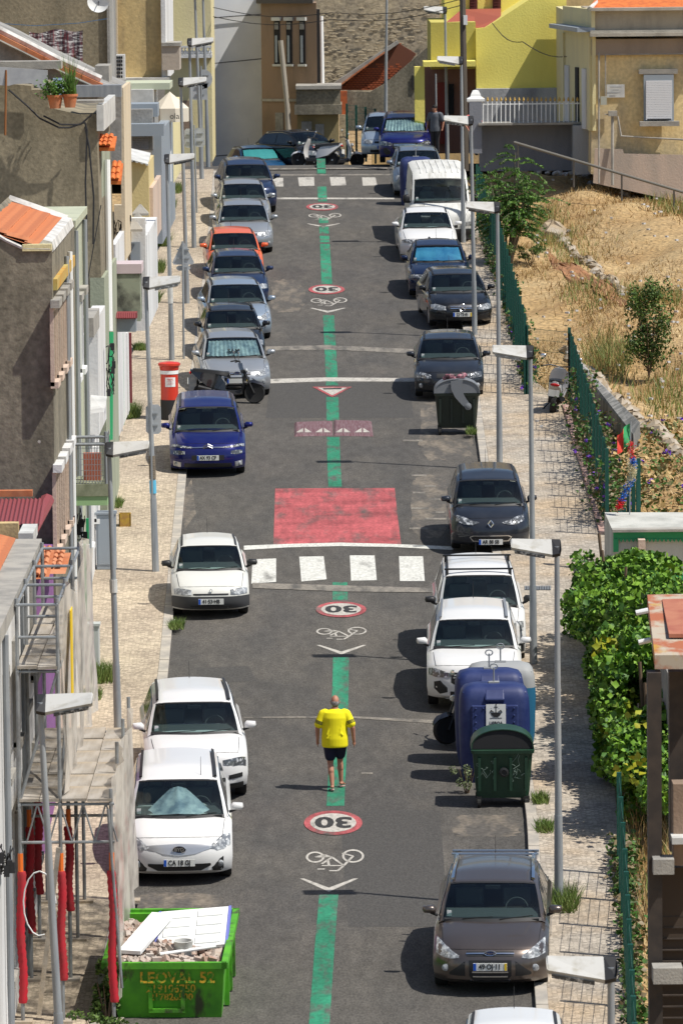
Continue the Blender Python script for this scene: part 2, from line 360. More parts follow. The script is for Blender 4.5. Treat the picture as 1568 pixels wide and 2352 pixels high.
sheet('cross_line', MF, [[(610, 796), (750, 793), (950, 802), (950, 812), (750, 803), (610, 806)]], .008)
sheet('cross_line', MF, [[(560, 1648), (800, 1646), (1045, 1657), (1045, 1666), (800, 1650), (560, 1650)]], .008)
sheet('cross_line', MF, [[(580, 1340), (800, 1346), (1000, 1352), (1000, 1362), (800, 1360), (580, 1352)]], .012)
dust = mat('dusty_asphalt', (.17, .145, .115), .95, c2=(.085, .078, .07), s2=2.6, st=(1, .3, 1), k=(.38, .56)); _fine(dust, .3, 12)
rnd_ = random.Random(3)
def ragged(x0, y0, x1, y1, n=44): return [((x0+x1)/2+(x1-x0)/2*math.copysign(abs(math.cos(a))**.6, math.cos(a))*rnd_.uniform(.8, 1.05), (y0+y1)/2+(y1-y0)/2*math.copysign(abs(math.sin(a))**.6, math.sin(a))*rnd_.uniform(.88, 1.03)) for a in np.linspace(0, 2*math.pi, n, endpoint=False)]
for q in ((960, 915, 1092, 1062), (940, 1085, 1030, 1240), (1030, 1870, 1200, 1925), (300, 2050, 520, 2110), (620, 640, 700, 720)): sheet('dusty_patch', dust, [ragged(*q)], .002)
sheet('dusty_patch', dust, [[(410, 1150), (440, 1100), (450, 1180), (425, 1215)]], .002)
pat = mat('new_asphalt_patch', (.062, .059, .055), .9, bump=.5, bs=60); _fine(pat, .3, 30, (1, .4, 1))
sheet('asphalt_patch', pat, [[(780, 1860), (1010, 1862), (1030, 2130), (800, 2130)]], .002); sheet('asphalt_patch', pat, [[(620, 880), (940, 880), (950, 960), (610, 960)]], .002)
sheet('asphalt_patch', pat, [[(450, 1535), (570, 1530), (590, 1565), (470, 1570)]], .003)
mb = MB()  # faded parking ticks
sheet('faded_ticks', MF, [[(x, y), (x+w_, y), (x+w_, y+4), (x, y+4)] for x, y, w_ in [(945, 1090, 34), (948, 1130, 28), (944, 1166, 40), (940, 1212, 42), (975, 1115, 25), (985, 1145, 45), (975, 1190, 50), (1000, 1175, 20), (925, 1010, 45), (830, 1775, 26)]], .006)
def ring_poly(cx, cy, rx, ry, n=40): return [(cx+rx*math.cos(2*math.pi*i/n), cy+ry*math.sin(2*math.pi*i/n)) for i in range(n)]
def thirty(cx, cy, rx, ry, idx):
    a = sheet('speed_roundel', MR, [ring_poly(cx, cy, rx, ry)], .012)
    sheet('inner_disc', MW, [ring_poly(cx, cy, rx*.79, ry*.76)], .016, a)
    vs, fs = textmesh('30', 1, 0, .035); xs_ = [v[0] for v in vs]; ys_ = [v[1] for v in vs]; mx = max(xs_); my = (max(ys_)+min(ys_))/2; hy = (max(ys_)-min(ys_))/2; m0 = (max(xs_)+min(xs_))/2; hx = (mx-min(xs_))/2
    mb = MB(); g = [G(cx-(v[0]-m0)/hx*rx*.63, cy+(v[1]-my)/hy*ry*.46) for v in vs]; mb.add([(q.x, q.y, K*q.y+.02) for q in g], fs); mb.build('digits', MK, a, recalc=False)
thirty(765, 1892, 67, 28, 0); thirty(783, 1401, 58, 18, 1); thirty(750, 665, 41.5, 11, 2); thirty(740, 475, 37, 8.5, 3)
def bike(cx, cy, rx, ry):
    root = None; po = []
    def seg(a, b, w_=.09):
        (x0, y0), (x1, y1) = a, b; d = math.hypot(x1-x0, y1-y0); nx_, ny_ = -(y1-y0)/d*w_/2, (x1-x0)/d*w_/2
        po.append([(cx+rx*(x0+nx_), cy+ry*(y0+ny_)), (cx+rx*(x1+nx_), cy+ry*(y1+ny_)), (cx+rx*(x1-nx_), cy+ry*(y1-ny_)), (cx+rx*(x0-nx_), cy+ry*(y0-ny_))])
    def rg(x, y, r, w_=.10):
        n = 24
        for i in range(n):
            a, b = 2*math.pi*i/n, 2*math.pi*(i+1)/n
            po.append([(cx+rx*(x+r*math.cos(q)*k), cy+ry*(y+r*1.55*math.sin(q)*k)) for q, k in ((a, 1), (b, 1), (b, 1-w_/r*.8), (a, 1-w_/r*.8))])
    rg(-.68, -.25, .32); rg(.62, -.35, .38)
    for s_ in (((-.68, -.25), (-.35, -.45)), ((-.35, -.45), (-.1, -.25)), ((-.1, -.25), (-.45, .35)), ((-.68, -.25), (-.1, -.30)), ((-.45, .5), (.3, .5)), ((-.2, .5), (-.25, 0)), ((-.6, .8), (-.35, .8)), ((.62, -.35), (.3, .5)), ((.3, .5), (.1, .95)), ((-.1, -.25), (.3, .5)), ((.62, -.35), (.25, -.6)), ((-.2, .95), (.12, .95))): seg(*s_)
    return sheet('bicycle_symbol', MW, po, .008)
bike(769, 1977, 67, 26); bike(784, 1455, 58, 15); bike(755, 693, 42, 10); bike(746, 497, 38, 8)
for cx, cy, rx, ry, t in [(755, 2033, 67, 14, 7), (784, 1492, 58, 10, 5), (753, 712, 42, 5, 3.2), (742, 517, 39, 4, 2.6)]:
    sheet('chevron', MW, [[(cx-rx, cy-ry), (cx-rx*.85, cy-ry), (cx, cy+ry-t), (cx, cy+ry+t*.4)], [(cx, cy+ry-t), (cx+rx*.85, cy-ry), (cx+rx, cy-ry), (cx, cy+ry+t*.4)]])
ty = sheet('yield_triangle', MR, [[(717, 889), (808, 889), (763, 913)]], .012); sheet('inner_triangle', MW, [[(729, 891.5), (797, 891.5), (763, 909)]], .016, ty); sheet('bar', MK, [[(741, 893), (785, 892), (783, 895), (743, 896)]], .02, ty)
# ------------------------------------------------------------------ cars
PROF = {
 'hatch': dict(L=4.3, H=1.46, low=[(.14,.2),(.03,.27),(0,.40),(.01,.52),(.05,.62),(.12,.70),(.24,.765),(.6,.86),(1.0,.93),(1.3,.96)], back=[(3.95,1.0),(4.2,.93),(4.28,.7),(4.3,.5),(4.22,.28)], cab=[(1.0,.925),(1.80,1.385),(2.4,1.46),(3.55,1.39),(4.1,.99)], belt=.97, ax=(.82,.78)),
 'sedan': dict(L=4.6, H=1.43, low=[(.14,.2),(.03,.27),(0,.40),(.01,.52),(.05,.62),(.12,.69),(.26,.75),(.7,.84),(1.15,.90),(1.5,.94)], back=[(4.35,.97),(4.52,.9),(4.58,.7),(4.6,.5),(4.52,.28)], cab=[(1.2,.895),(1.98,1.34),(2.6,1.43),(3.4,1.36),(4.15,.98)], belt=.95, ax=(.84,.95)),
 'suv': dict(L=4.5, H=1.65, low=[(.14,.26),(.03,.33),(0,.5),(.01,.66),(.04,.80),(.10,.90),(.22,.96),(.6,1.02),(1.05,1.08),(1.3,1.1)], back=[(4.2,1.12),(4.4,1.05),(4.48,.8),(4.5,.55),(4.42,.33)], cab=[(1.02,1.07),(1.75,1.55),(2.4,1.65),(3.9,1.58),(4.3,1.12)], belt=1.1, ax=(.86,.86)),
 'mpv': dict(L=4.45, H=1.63, low=[(.14,.2),(.03,.27),(0,.42),(.01,.56),(.06,.70),(.16,.80),(.30,.88),(.6,.96),(.92,1.02),(1.1,1.05)], back=[(4.1,1.08),(4.35,1.0),(4.43,.75),(4.45,.5),(4.37,.28)], cab=[(.80,.99),(1.62,1.52),(2.3,1.63),(3.85,1.58),(4.3,1.08)], belt=1.05, ax=(.84,.80)),
 'van': dict(L=5.2, H=2.25, low=[(.1,.28),(.0,.4),(0,.6),(.02,.85),(.08,1.0),(.2,1.10),(.5,1.22),(.75,1.3)], back=[(5.1,1.3),(5.2,1.0),(5.2,.5),(5.15,.3)], cab=[(.66,1.27),(1.3,2.02),(1.8,2.25),(5.0,2.2),(5.18,1.3)], belt=1.3, ax=(.9,1.0)),
}
def wheel_obj():
    t = MB(); r = .325; t.lathe((0, 0, 0), [(r-.09, -.10), (r-.02, -.10), (r, -.075), (r, .075), (r-.02, .10), (r-.09, .10)], 24, 'x')
    tyre = t.build('tyre', TYRE, smooth=True)
    q = MB(); q.lathe((0, 0, 0), [(r-.10, -.085), (r-.085, -.10), (r-.10, -.104)], 24, 'x'); q.lathe((0, 0, 0), [(.02, -.09), (.05, -.098), (.05, -.06)], 12, 'x'); q.lathe((0, 0, 0), [(r-.10, -.084), (r-.085, .10), (r-.10, .104)], 24, 'x')
    for i in range(5):
        a = 2*math.pi*i/5; R = Matrix.Rotation(a, 3, 'X')
        for s_ in (-1, 1): q.cbox(R @ Vector((s_*.085, 0, .13)), (.02, .045, .2), R)
    rim = q.build('rim', RIM, smooth=True); d = MB(); d.lathe((0, 0, 0), [(r-.1, -.06), (r-.1, .06)], 20, 'x'); disc = d.build('brake_disc', BLACK)
    return tyre, rim, disc
WT, WR, WD = wheel_obj()
for o in (WT, WR, WD): C.objects.unlink(o)
def add_wheel(root, x, y, r):
    t = MB().tube((-.10, 0, 0), (.10, 0, 0), .02).build('wheel', BLACK, root); t.location = (x, y, r); s_ = r/.325; t.scale = (1, s_, s_)
    for src in (WT, WR, WD):
        c = src.copy(); C.objects.link(c); c.parent = t; OFF[c.name] = Vector()
    return t
def car(name, label, xf, yb, xr, W, L, H, kind, pm, style='generic', plate=None, shade=None, bars=False, rails=None, lift=0, yaw=None, pos=None, plate_y=True, roof=None, group=None, wipe=True, ant=True, far=False):
    pr = PROF[kind]; sy = L/pr['L']; sz = H/pr['H']; hw = W/2
    low = [(a*sy if a > .3 else a, b*sz) for a, b in pr['low']]; back = [(a*sy, b*sz) for a, b in pr['back']]; cab = [(a*sy, b*sz) for a, b in pr['cab']]; belt = pr['belt']*sz
    af = pr['ax'][0]; ar = L-pr['ax'][1]; ra = .36; rw = .325*(1.08 if kind in ('suv', 'van') else 1)
    if pos: loc = Vector(pos)
    else:
        g = G(xf, yb); loc = g.copy()
        if yaw is None:
            D0 = g.y; D1 = D0+.8*L-af; Xr = (xr-784+0*D0)/F*D1*1.0; Xf = (xf-784)/F*D0; s_ = max(-.25, min(.25, (Xr-Xf)/(.8*L-af))); yaw = -math.asin(s_)
        loc.z = K*loc.y+lift
    yaw = yaw or 0
    root = T(name, label, 'car' if kind != 'van' else 'van', group=group)
    # body skin: side profiles set side by side across the width, drawn in and rounded towards the flanks
    def arch(c): return [(c+ra*math.cos(a), rw+ra*.98*math.sin(a)) for a in np.linspace(-.35, math.pi+.35, 9)]
    zb = low[0][1]
    prof = low+back+[(ar+ra+.05, zb+.02)]+arch(ar)+[(ar-ra-.05, zb), (af+ra+.05, zb)]+arch(af)+[(max(.16, af-ra-.04), zb)]
    prof = [(y, max(z, zb-.02) if i >= len(low)+len(back) else z) for i, (y, z) in enumerate(prof)]
    box_ = kind == 'van'; bf = .20 if box_ else .34
    def bow(t): t = abs(t); return bf*t**5+.07*t*t
    ztop = low[-4][1]
    def drop(t): t = abs(t); return .02*t*t+(.13 if not box_ else .08)*t**9
    def defm(y, z, t):
        wf = max(0, 1-y/1.1); wr = max(0, 1-(L-y)/.8); y2 = y+bow(t)*wf-.25*abs(t)**5*wr
        wz = min(1, max(0, (z-.45)/.25)); return y2, z-drop(t)*wz
    ts = [-1, -.985, -.95, -.89, -.8, -.66, -.45, -.22, 0, .22, .45, .66, .8, .89, .95, .985, 1]; n = len(prof)
    rings = []
    for t in ts:
        e = (abs(t) > .99)*.0
        rings.append([Vector((hw*t*(1-(.02 if z < .4 else 0)), *defm(y, z, t))) for y, z in prof])
    mb = MB(); vs = [p for r in rings for p in r]
    fs = [(k*n+i, k*n+(i+1) % n, (k+1)*n+(i+1) % n, (k+1)*n+i) for k in range(len(ts)-1) for i in range(n)]
    fs += [tuple(range(n)), tuple(range(len(ts)*n-1, (len(ts)-1)*n-1, -1))]; mb.add(vs, fs)
    body = mb.build('body', pm, root, smooth=True, angle=35)
    MB().box((-hw+.23, .45, zb-.03), (hw-.23, L-.4, .62*sz)).build('underbody', BLACK, root)
    # surface of the nose for lamps and grilles
    zs = [p[1] for p in low]; yq = [p[0] for p in low]
    def S(xfr, u, off=0):
        t = xfr; y = float(np.interp(u, zs, yq)); y, z = defm(y, u, t)
        dy = float(np.interp(u+.03, zs, yq))-float(np.interp(u-.03, zs, yq)); nn = Vector((xfr**3*1.2, -.06, dy)).normalized()
        return Vector((hw*t, y, z))+nn*off
    def band(nm, m, pts, off=.008, dbl=True, par=None, th=.03):
        out = None
        for sg in ((1, -1) if dbl else (1,)):
            # subdivide
            pp = []
            for (a, b) in zip(pts, pts[1:]):
                k = max(1, int(abs(b[0]-a[0])/.07))
                for i in range(k): q = i/k; pp.append(tuple(a[j]*(1-q)+b[j]*q for j in range(3)))
            pp.append(pts[-1]); m_ = MB(); nr = 4; rr = []
            for x, u0, u1 in pp: rr.append([S(sg*x, u0+(u1-u0)*i/nr, off) for i in range(nr+1)]+[S(sg*x, u1, -th), S(sg*x, u0, -th)])
            m_.loft(rr); out = m_.build(nm, m, par or root, smooth=True, angle=50)
        return out
    def seam(p): 
        m_ = MB(); m_.path(p, .005, 4); m_.build('seam', BLACK, root)
    ul = low[5][1]; uc = low[-2][1]
    if not box_: seam([S(t, ul+.02, .001) for t in np.linspace(-.8, .8, 13)])
    for sg in (-1, 1): seam([S(sg*(.80+.06*q), ul+.02+(uc-ul-.03)*q, .001) for q in np.linspace(0, 1, 8)])
    z = sz
    st = STY.get(style, STY['generic'])
    for nm, mm, pts, off, dbl in st['bands']:
        band(nm, mm if mm != 'body' else pm, [(a, b*z, c*z) for a, b, c in pts], off, dbl)
    if 'fog' in st:
        for sg in (-1, 1):
            x, u = st['fog']; p = S(sg*x, u*z, .012); m_ = MB(); m_.lathe(p, [(.055, .03), (.06, 0), (.045, -.012), (.01, -.014)], 14, 'y'); m_.build('fog_lamp', LENS, root, smooth=True)
    if 'slats' in st:
        for (xa, xb, u) in st['slats']: band('grille_slat', CHROME, [(xa, u*z-.01, u*z+.01), (xb, u*z-.01, u*z+.01)], .02, False)
    # plate
    if plate is not None:
        u = st.get('plate', .46)*z; p = S(0, u, .03); py = p.y-.012
        pl = MB().cbox((0, py, p.z), (.53, .012, .12)).build('number_plate', PLATE, root)
        MB().cbox((-.24, py-.009, p.z), (.045, .006, .112)).build('blue_band', EUB, pl)
        if plate_y: MB().cbox((.243, py-.009, p.z), (.036, .006, .112)).build('yellow_band', YEL, pl)
        if plate: lettering(plate, .118, Matrix.Translation((0 if not plate_y else -.005, py-.008, p.z)) @ FRONT, INK, pl, bold=.003, sx=.82)
    bz = st.get('badge')
    if bz:
        kind_b, u, s_ = bz; p = S(0, u*z, .02); c = Vector((0, p.y-.012, p.z))
        if kind_b == 'oval':
            b_ = MB(); b_.prism([c+Vector((s_*math.cos(a), 0, s_*.42*math.sin(a))) for a in np.linspace(0, 2*math.pi, 20, endpoint=False)], (0, .02, 0)); b0 = b_.build('badge', mat('badge_blue', (.01, .03, .16), .3), root)
            rg_ = MB(); rg_.path([c+Vector((s_*math.cos(a), -.003, s_*.42*math.sin(a))) for a in np.linspace(0, 2*math.pi, 21)], .006, 5); rg_.build('badge_rim', CHROME, b0)
            lettering('Ford', .075, Matrix.Translation(c+Vector((0, -.006, 0))) @ FRONT, CHROME, b0)
        elif kind_b == 'byd':
            b_ = MB(); b_.prism([c+Vector((s_*math.cos(a), 0, s_*.55*math.sin(a))) for a in np.linspace(0, 2*math.pi, 20, endpoint=False)], (0, .02, 0)); b0 = b_.build('badge', mat('badge_dark', (.03, .035, .05), .3), root)
            rg_ = MB(); rg_.path([c+Vector((s_*math.cos(a), -.003, s_*.55*math.sin(a))) for a in np.linspace(0, 2*math.pi, 21)], .006, 5); rg_.build('badge_rim', CHROME, b0)
            lettering('BYD', .085, Matrix.Translation(c+Vector((0, -.006, 0))) @ FRONT, CHROME, b0, bold=.002)
        elif kind_b == 'diamond':
            b_ = MB(); P4 = [c+Vector((0, 0, s_*1.3)), c+Vector((s_, 0, 0)), c+Vector((0, 0, -s_*1.3)), c+Vector((-s_, 0, 0))]
            b_.path(P4+[P4[0]], s_*.22, 6); b_.build('badge', CHROME, root)
        elif kind_b == 'star':
            b_ = MB(); b_.path([c+Vector((s_*math.cos(a), -.02, s_*math.sin(a))) for a in np.linspace(0, 2*math.pi, 25)], .009, 6)
            for a in (90, 210, 330): b_.tube(c+Vector((0, -.02, 0)), c+Vector((s_*math.cos(math.radians(a)), -.02, s_*math.sin(math.radians(a)))), .014, .004, 6)
            b_.build('badge', CHROME, root)
        elif kind_b == 'chevrons':
            b_ = MB()
            for dz in (0, .05): b_.path([c+Vector((-.11, 0, dz-.035)), c+Vector((0, -.01, dz+.02)), c+Vector((.11, 0, dz-.035))], .013, 6)
            b_.build('badge', CHROME, root)
        elif kind_b == 'disc':
            b_ = MB(); b_.lathe(c, [(s_, .02), (s_, 0), (s_*.8, -.006), (.01, -.008)], 16, 'y'); b_.build('badge', CHROME, root)
    # cabin
    if box_: hwc = [hw*.93, hw*.87, hw*.86, hw*.88, hw*.95]
    else: hwc = [hw*.93, hw*.79, hw*.775, hw*.75, hw*.87]
    bw = [.17, .11, .0, -.06, -.1]; cr = [.0, .035, .06, .05, .02]
    if box_: bw = [.12, .1, 0, 0, 0]; cr = [0, .04, .06, .05, .0]
    def cp(s_, t, off=0):
        i = min(3, int(s_)); a = s_-i; h = hwc[i]*(1-a)+hwc[i+1]*a; y = cab[i][0]*(1-a)+cab[i+1][0]*a; zz = cab[i][1]*(1-a)+cab[i+1][1]*a
        if 1 < s_ < 3: zz = np.interp(y, [c_[0] for c_ in cab], [c_[1] for c_ in cab])
        if 0 < s_ < 1: zz += .05*math.sin(math.pi*s_)
        b = bw[i]*(1-a)+bw[i+1]*a; c_ = cr[i]*(1-a)+cr[i+1]*a
        nn = Vector((0, -1.2 if s_ < 1 else 0, 1)).normalized() if s_ < 3 else Vector((0, 1, .6)).normalized()
        e = .05*max(0, (abs(t)-.86)/.14)**2
        return Vector((t*h, y+b*t*t, zz-c_*t*t-e))+nn*off
    def patch(nm, m, ss, tt, off, par=None, th=.02):
        m_ = MB(); A = [[cp(s_, t, off) for t in tt] for s_ in ss]; nt_ = len(tt); vs = [p for r in A for p in r]
        B = [[cp(s_, t, off-th) for t in tt] for s_ in ss]; k0 = len(vs); vs += [p for r in B for p in r]; fs = []
        for i in range(len(ss)-1):
            for j in range(nt_-1):
                fs.append((i*nt_+j, i*nt_+j+1, (i+1)*nt_+j+1, (i+1)*nt_+j)); fs.append((k0+i*nt_+j, k0+(i+1)*nt_+j, k0+(i+1)*nt_+j+1, k0+i*nt_+j+1))
        bd = [(0, j) for j in range(nt_)]+[(i, nt_-1) for i in range(1, len(ss))]+[(len(ss)-1, j) for j in range(nt_-2, -1, -1)]+[(i, 0) for i in range(len(ss)-2, 0, -1)]
        for q in range(len(bd)):
            a_ = bd[q][0]*nt_+bd[q][1]; b_ = bd[(q+1) % len(bd)]; b_ = b_[0]*nt_+b_[1]; fs.append((a_, k0+a_, k0+b_, b_))
        return m_.add(vs, fs).build(nm, m, par or root, smooth=True, angle=40)
    T9 = list(np.linspace(-1, 1, 15))
    rf = patch('roof', roof or pm, [.97]+list(np.linspace(1.0, 3, 12)), T9, 0, th=.03)
    if kind not in ('van',): 
        for sg in (-1, 1): patch('roof_trim', BLACK if rails is None else rails, list(np.linspace(1.08, 2.9, 8)), [sg*.86, sg*.895, sg*.93], .012 if rails is None else .05, rf, .03)
    if box_:
        for k_ in range(7): patch('roof_rib', roof or pm, list(np.linspace(1.6, 2.9, 6)), [-.7+k_*.233-.02, -.7+k_*.233+.02], .02, rf, .03)
    for sg in (-1, 1): patch('a_pillar', pm, list(np.linspace(0, 1, 5)), sorted([sg*.925, sg*.96, sg*1.0]), .0, th=.04)
    patch('windscreen_border', BLACK, list(np.linspace(0, .07, 3)), list(np.linspace(-.93, .93, 9)), .004, th=.015)
    patch('windscreen_header', BLACK, [.93, .98], list(np.linspace(-.93, .93, 9)), .004, th=.015)
    wsn = patch('windscreen', GLASS, list(np.linspace(.02, .97, 6)), list(np.linspace(-.93, .93, 9)), .0, th=.004)
    patch('rear_window', DGLASS, list(np.linspace(3.06, 3.92, 3)), list(np.linspace(-.92, .92, 7)), .006)
    patch('tailgate', pm, list(np.linspace(3, 4, 3)), T9, 0)
    # flanks of the cabin
    E = [cp(s_, 1) for s_ in np.linspace(0, 4, 17)]; ey = [p.y for p in E]; ez = [p.z for p in E]; ex = [p.x for p in E]
    o_ = np.argsort(ey); ey = np.array(ey)[o_]; ez = np.array(ez)[o_]; ex = np.array(ex)[o_]
    bx = hw*.935
    def side(y, v, off=0): 
        zt = float(np.interp(y, ey, ez)); xt = float(np.interp(y, ey, ex)); zb_ = belt-.06; return Vector((bx*(1-v)+xt*v+off, y, zb_*(1-v)+zt*v))
    def sidestrip(nm, m, y0, y1, v0, v1, off, sg, par=None):
        m_ = MB(); yy_ = np.linspace(y0, y1, 10); rr = []
        for y in yy_:
            hgt = float(np.interp(y, ey, ez))-(belt-.06); a0 = min(v0, .98) if not callable(v0) else v0(y)
            p = [side(y, a0, off), side(y, v1, off), side(y, v1, off-.02), side(y, a0, off-.02)]
            rr.append([Vector((q.x*sg, q.y, q.z)) for q in p])
        return m_.loft(rr).build(nm, m, par or root, smooth=True, angle=40)
    y0, y4 = cab[0][0]+.2, cab[4][0]-.1
    for sg in (-1, 1):
        sidestrip('cabin_side', pm, y0, y4, 0, 1, 0, sg)
        ws_ = [(cab[0][0]+.42, cab[1][0]+(.75 if not box_ else .1)), (cab[1][0]+.83, cab[1][0]+1.6), (cab[1][0]+1.66, cab[3][0]+.05)] if not box_ else [(cab[0][0]+.4, cab[1][0]+.75)]
        for a_, b_ in ws_:
            if b_-a_ > .15: sidestrip('side_window', DGLASS, a_, b_, .13, .9, .012, sg)
    # interior seen through the glass
    MB().box((-hw*.82, cab[0][0]+.12, belt-.20), (hw*.82, cab[4][0]-.25, belt-.02)).build('cabin_floor', INTER, root)
    if not far:
        d_ = MB(); d_.loft([[Vector((x, cab[0][0]+.16+q, belt+hh)) for x in np.linspace(-hw*.8, hw*.8, 5)] for q, hh in ((0, -.05), (.2, .02), (.42, .05), (.5, -.03))], cap=False, closed=False); d_.build('dashboard', INTG, root)
        yw = cab[0][0]+.72; c = Vector((hw*.42, yw, belt+.0)); R = Matrix.Rotation(math.radians(-25), 3, 'X'); w_ = MB()
        w_.path([c+R @ Vector((.18*math.cos(a), 0, .18*math.sin(a))) for a in np.linspace(0, 2*math.pi, 17)], .014, 5); w_.build('steering_wheel', INTG, root)
        for sg in (-1, 1):
            s0 = MB(); s0.cbox((sg*hw*.42, cab[1][0]+.25, belt+.02), (.46, .14, .5), Matrix.Rotation(-.2, 3, 'X')); s0.cbox((sg*hw*.42, cab[1][0]+.33, belt+.33), (.26, .1, .17)); s0.build('seat', INTG, root, bevel=.04)
        p = cp(.86, 0, -.07); MB().cbox(p, (.24, .03, .07)).build('rear_view_mirror', BLACK, root, bevel=.01)
        MB().cbox(cp(.16, -.82, -.012), (.07, .01, .09)).build('windscreen_sticker', WHITE, root)
    if shade: 
        sm_, kd = shade; tt = list(np.linspace(-.84, .84, 25)); m_ = MB(); rr = []
        for s_ in np.linspace(.14, .86 if kd != 'fan' else .8, 7):
            row = []
            for j, t in enumerate(tt):
                tq = t*(1 if kd != 'fan' else (1.02-s_)); row.append(cp(s_, tq, -.05-(.022*(j % 2) if kd not in ('flat', 'fan') else .005*math.sin(j))-(.10*abs(t)**1.3 if kd == 'fan' else 0)))
            rr.append(row)
        m_.loft(rr, cap=False, closed=False).build('sun_shade', sm_, root, smooth=(kd == 'fan'))
        if kd == 'text': lettering('SAM', .17, Matrix.Translation(cp(.3, 0, -.015)) @ Matrix.Rotation(math.radians(42), 4, 'X'), INK, root, bold=.006)
    if wipe:
        m_ = MB(); m_.path([cp(.05, -.55, .015), cp(.10, .02, .015)], .008, 4); m_.path([cp(.05, .15, .015), cp(.10, .78, .015)], .008, 4)
        m_.build('wiper', BLACK, root)
    for sg in (-1, 1):
        q = Vector((sg*(hw+.09), cab[0][0]+.42, belt+.06)); hz_ = .072 if kind != 'van' else .16; m_ = MB(); m_.loft([[q+Vector((a*sg, y_, z_)) for a, z_ in ((-.10*k, -hz_*.8*k), (.09*k, -hz_*.7*k), (.115*k, 0), (.10*k, hz_*.8*k), (-.06*k, hz_*k), (-.11*k, hz_*.3*k))] for y_, k in ((-.075, .45), (-.055, .8), (-.01, 1), (.04, 1), (.05, .9))]); mr = m_.build('wing_mirror', pm if style not in ('clio', 'van', 'berlingo') else BLACK, root, smooth=True, angle=60)
        m_ = MB(); m_.tube(q+Vector((-sg*.02, .02, -.05)), q+Vector((-sg*.13, .03, -.10)), .025); m_.build('mirror_arm', BLACK, mr)
    if bars:
        for yb_ in bars:
            i = cab[1][0]+yb_; sB = 1+(i-cab[1][0])/(cab[2][0]-cab[1][0]) if i < cab[2][0] else 2+(i-cab[2][0])/(cab[3][0]-cab[2][0])
            zt = cp(sB, 0).z+.06; bm_ = MB(); bm_.cbox((0, i, zt), (hwc[1]*1.95, .05, .03))
            for sg in (-1, 1): bm_.cbox((sg*hwc[1]*.9, i, zt-.07), (.05, .05, .13))
            bm_.build('roof_bar', CHROME if style == 'ford' else BLACK, root)
    if ant: m_ = MB(); p = cp(1.25 if style == 'byd' else 2.9, .55 if style == 'byd' else 0, .0); m_.tube(p, p+Vector((0, .12, .3)), .006, .003, 5); m_.build('aerial', BLACK, root)
    for x in (-1, 1):
        for y in (af, ar): add_wheel(root, x*(hw-.12), y, rw)
    # place: the front axle stands on the measured point, the car lies along the slope
    Rm = Matrix.Rotation(yaw, 4, 'Z') @ Matrix.Rotation(BETA if not pos else 0, 4, 'X')
    root.matrix_world = Matrix.Translation(loc) @ Rm @ Matrix.Translation((0, -af, 0))
    return root
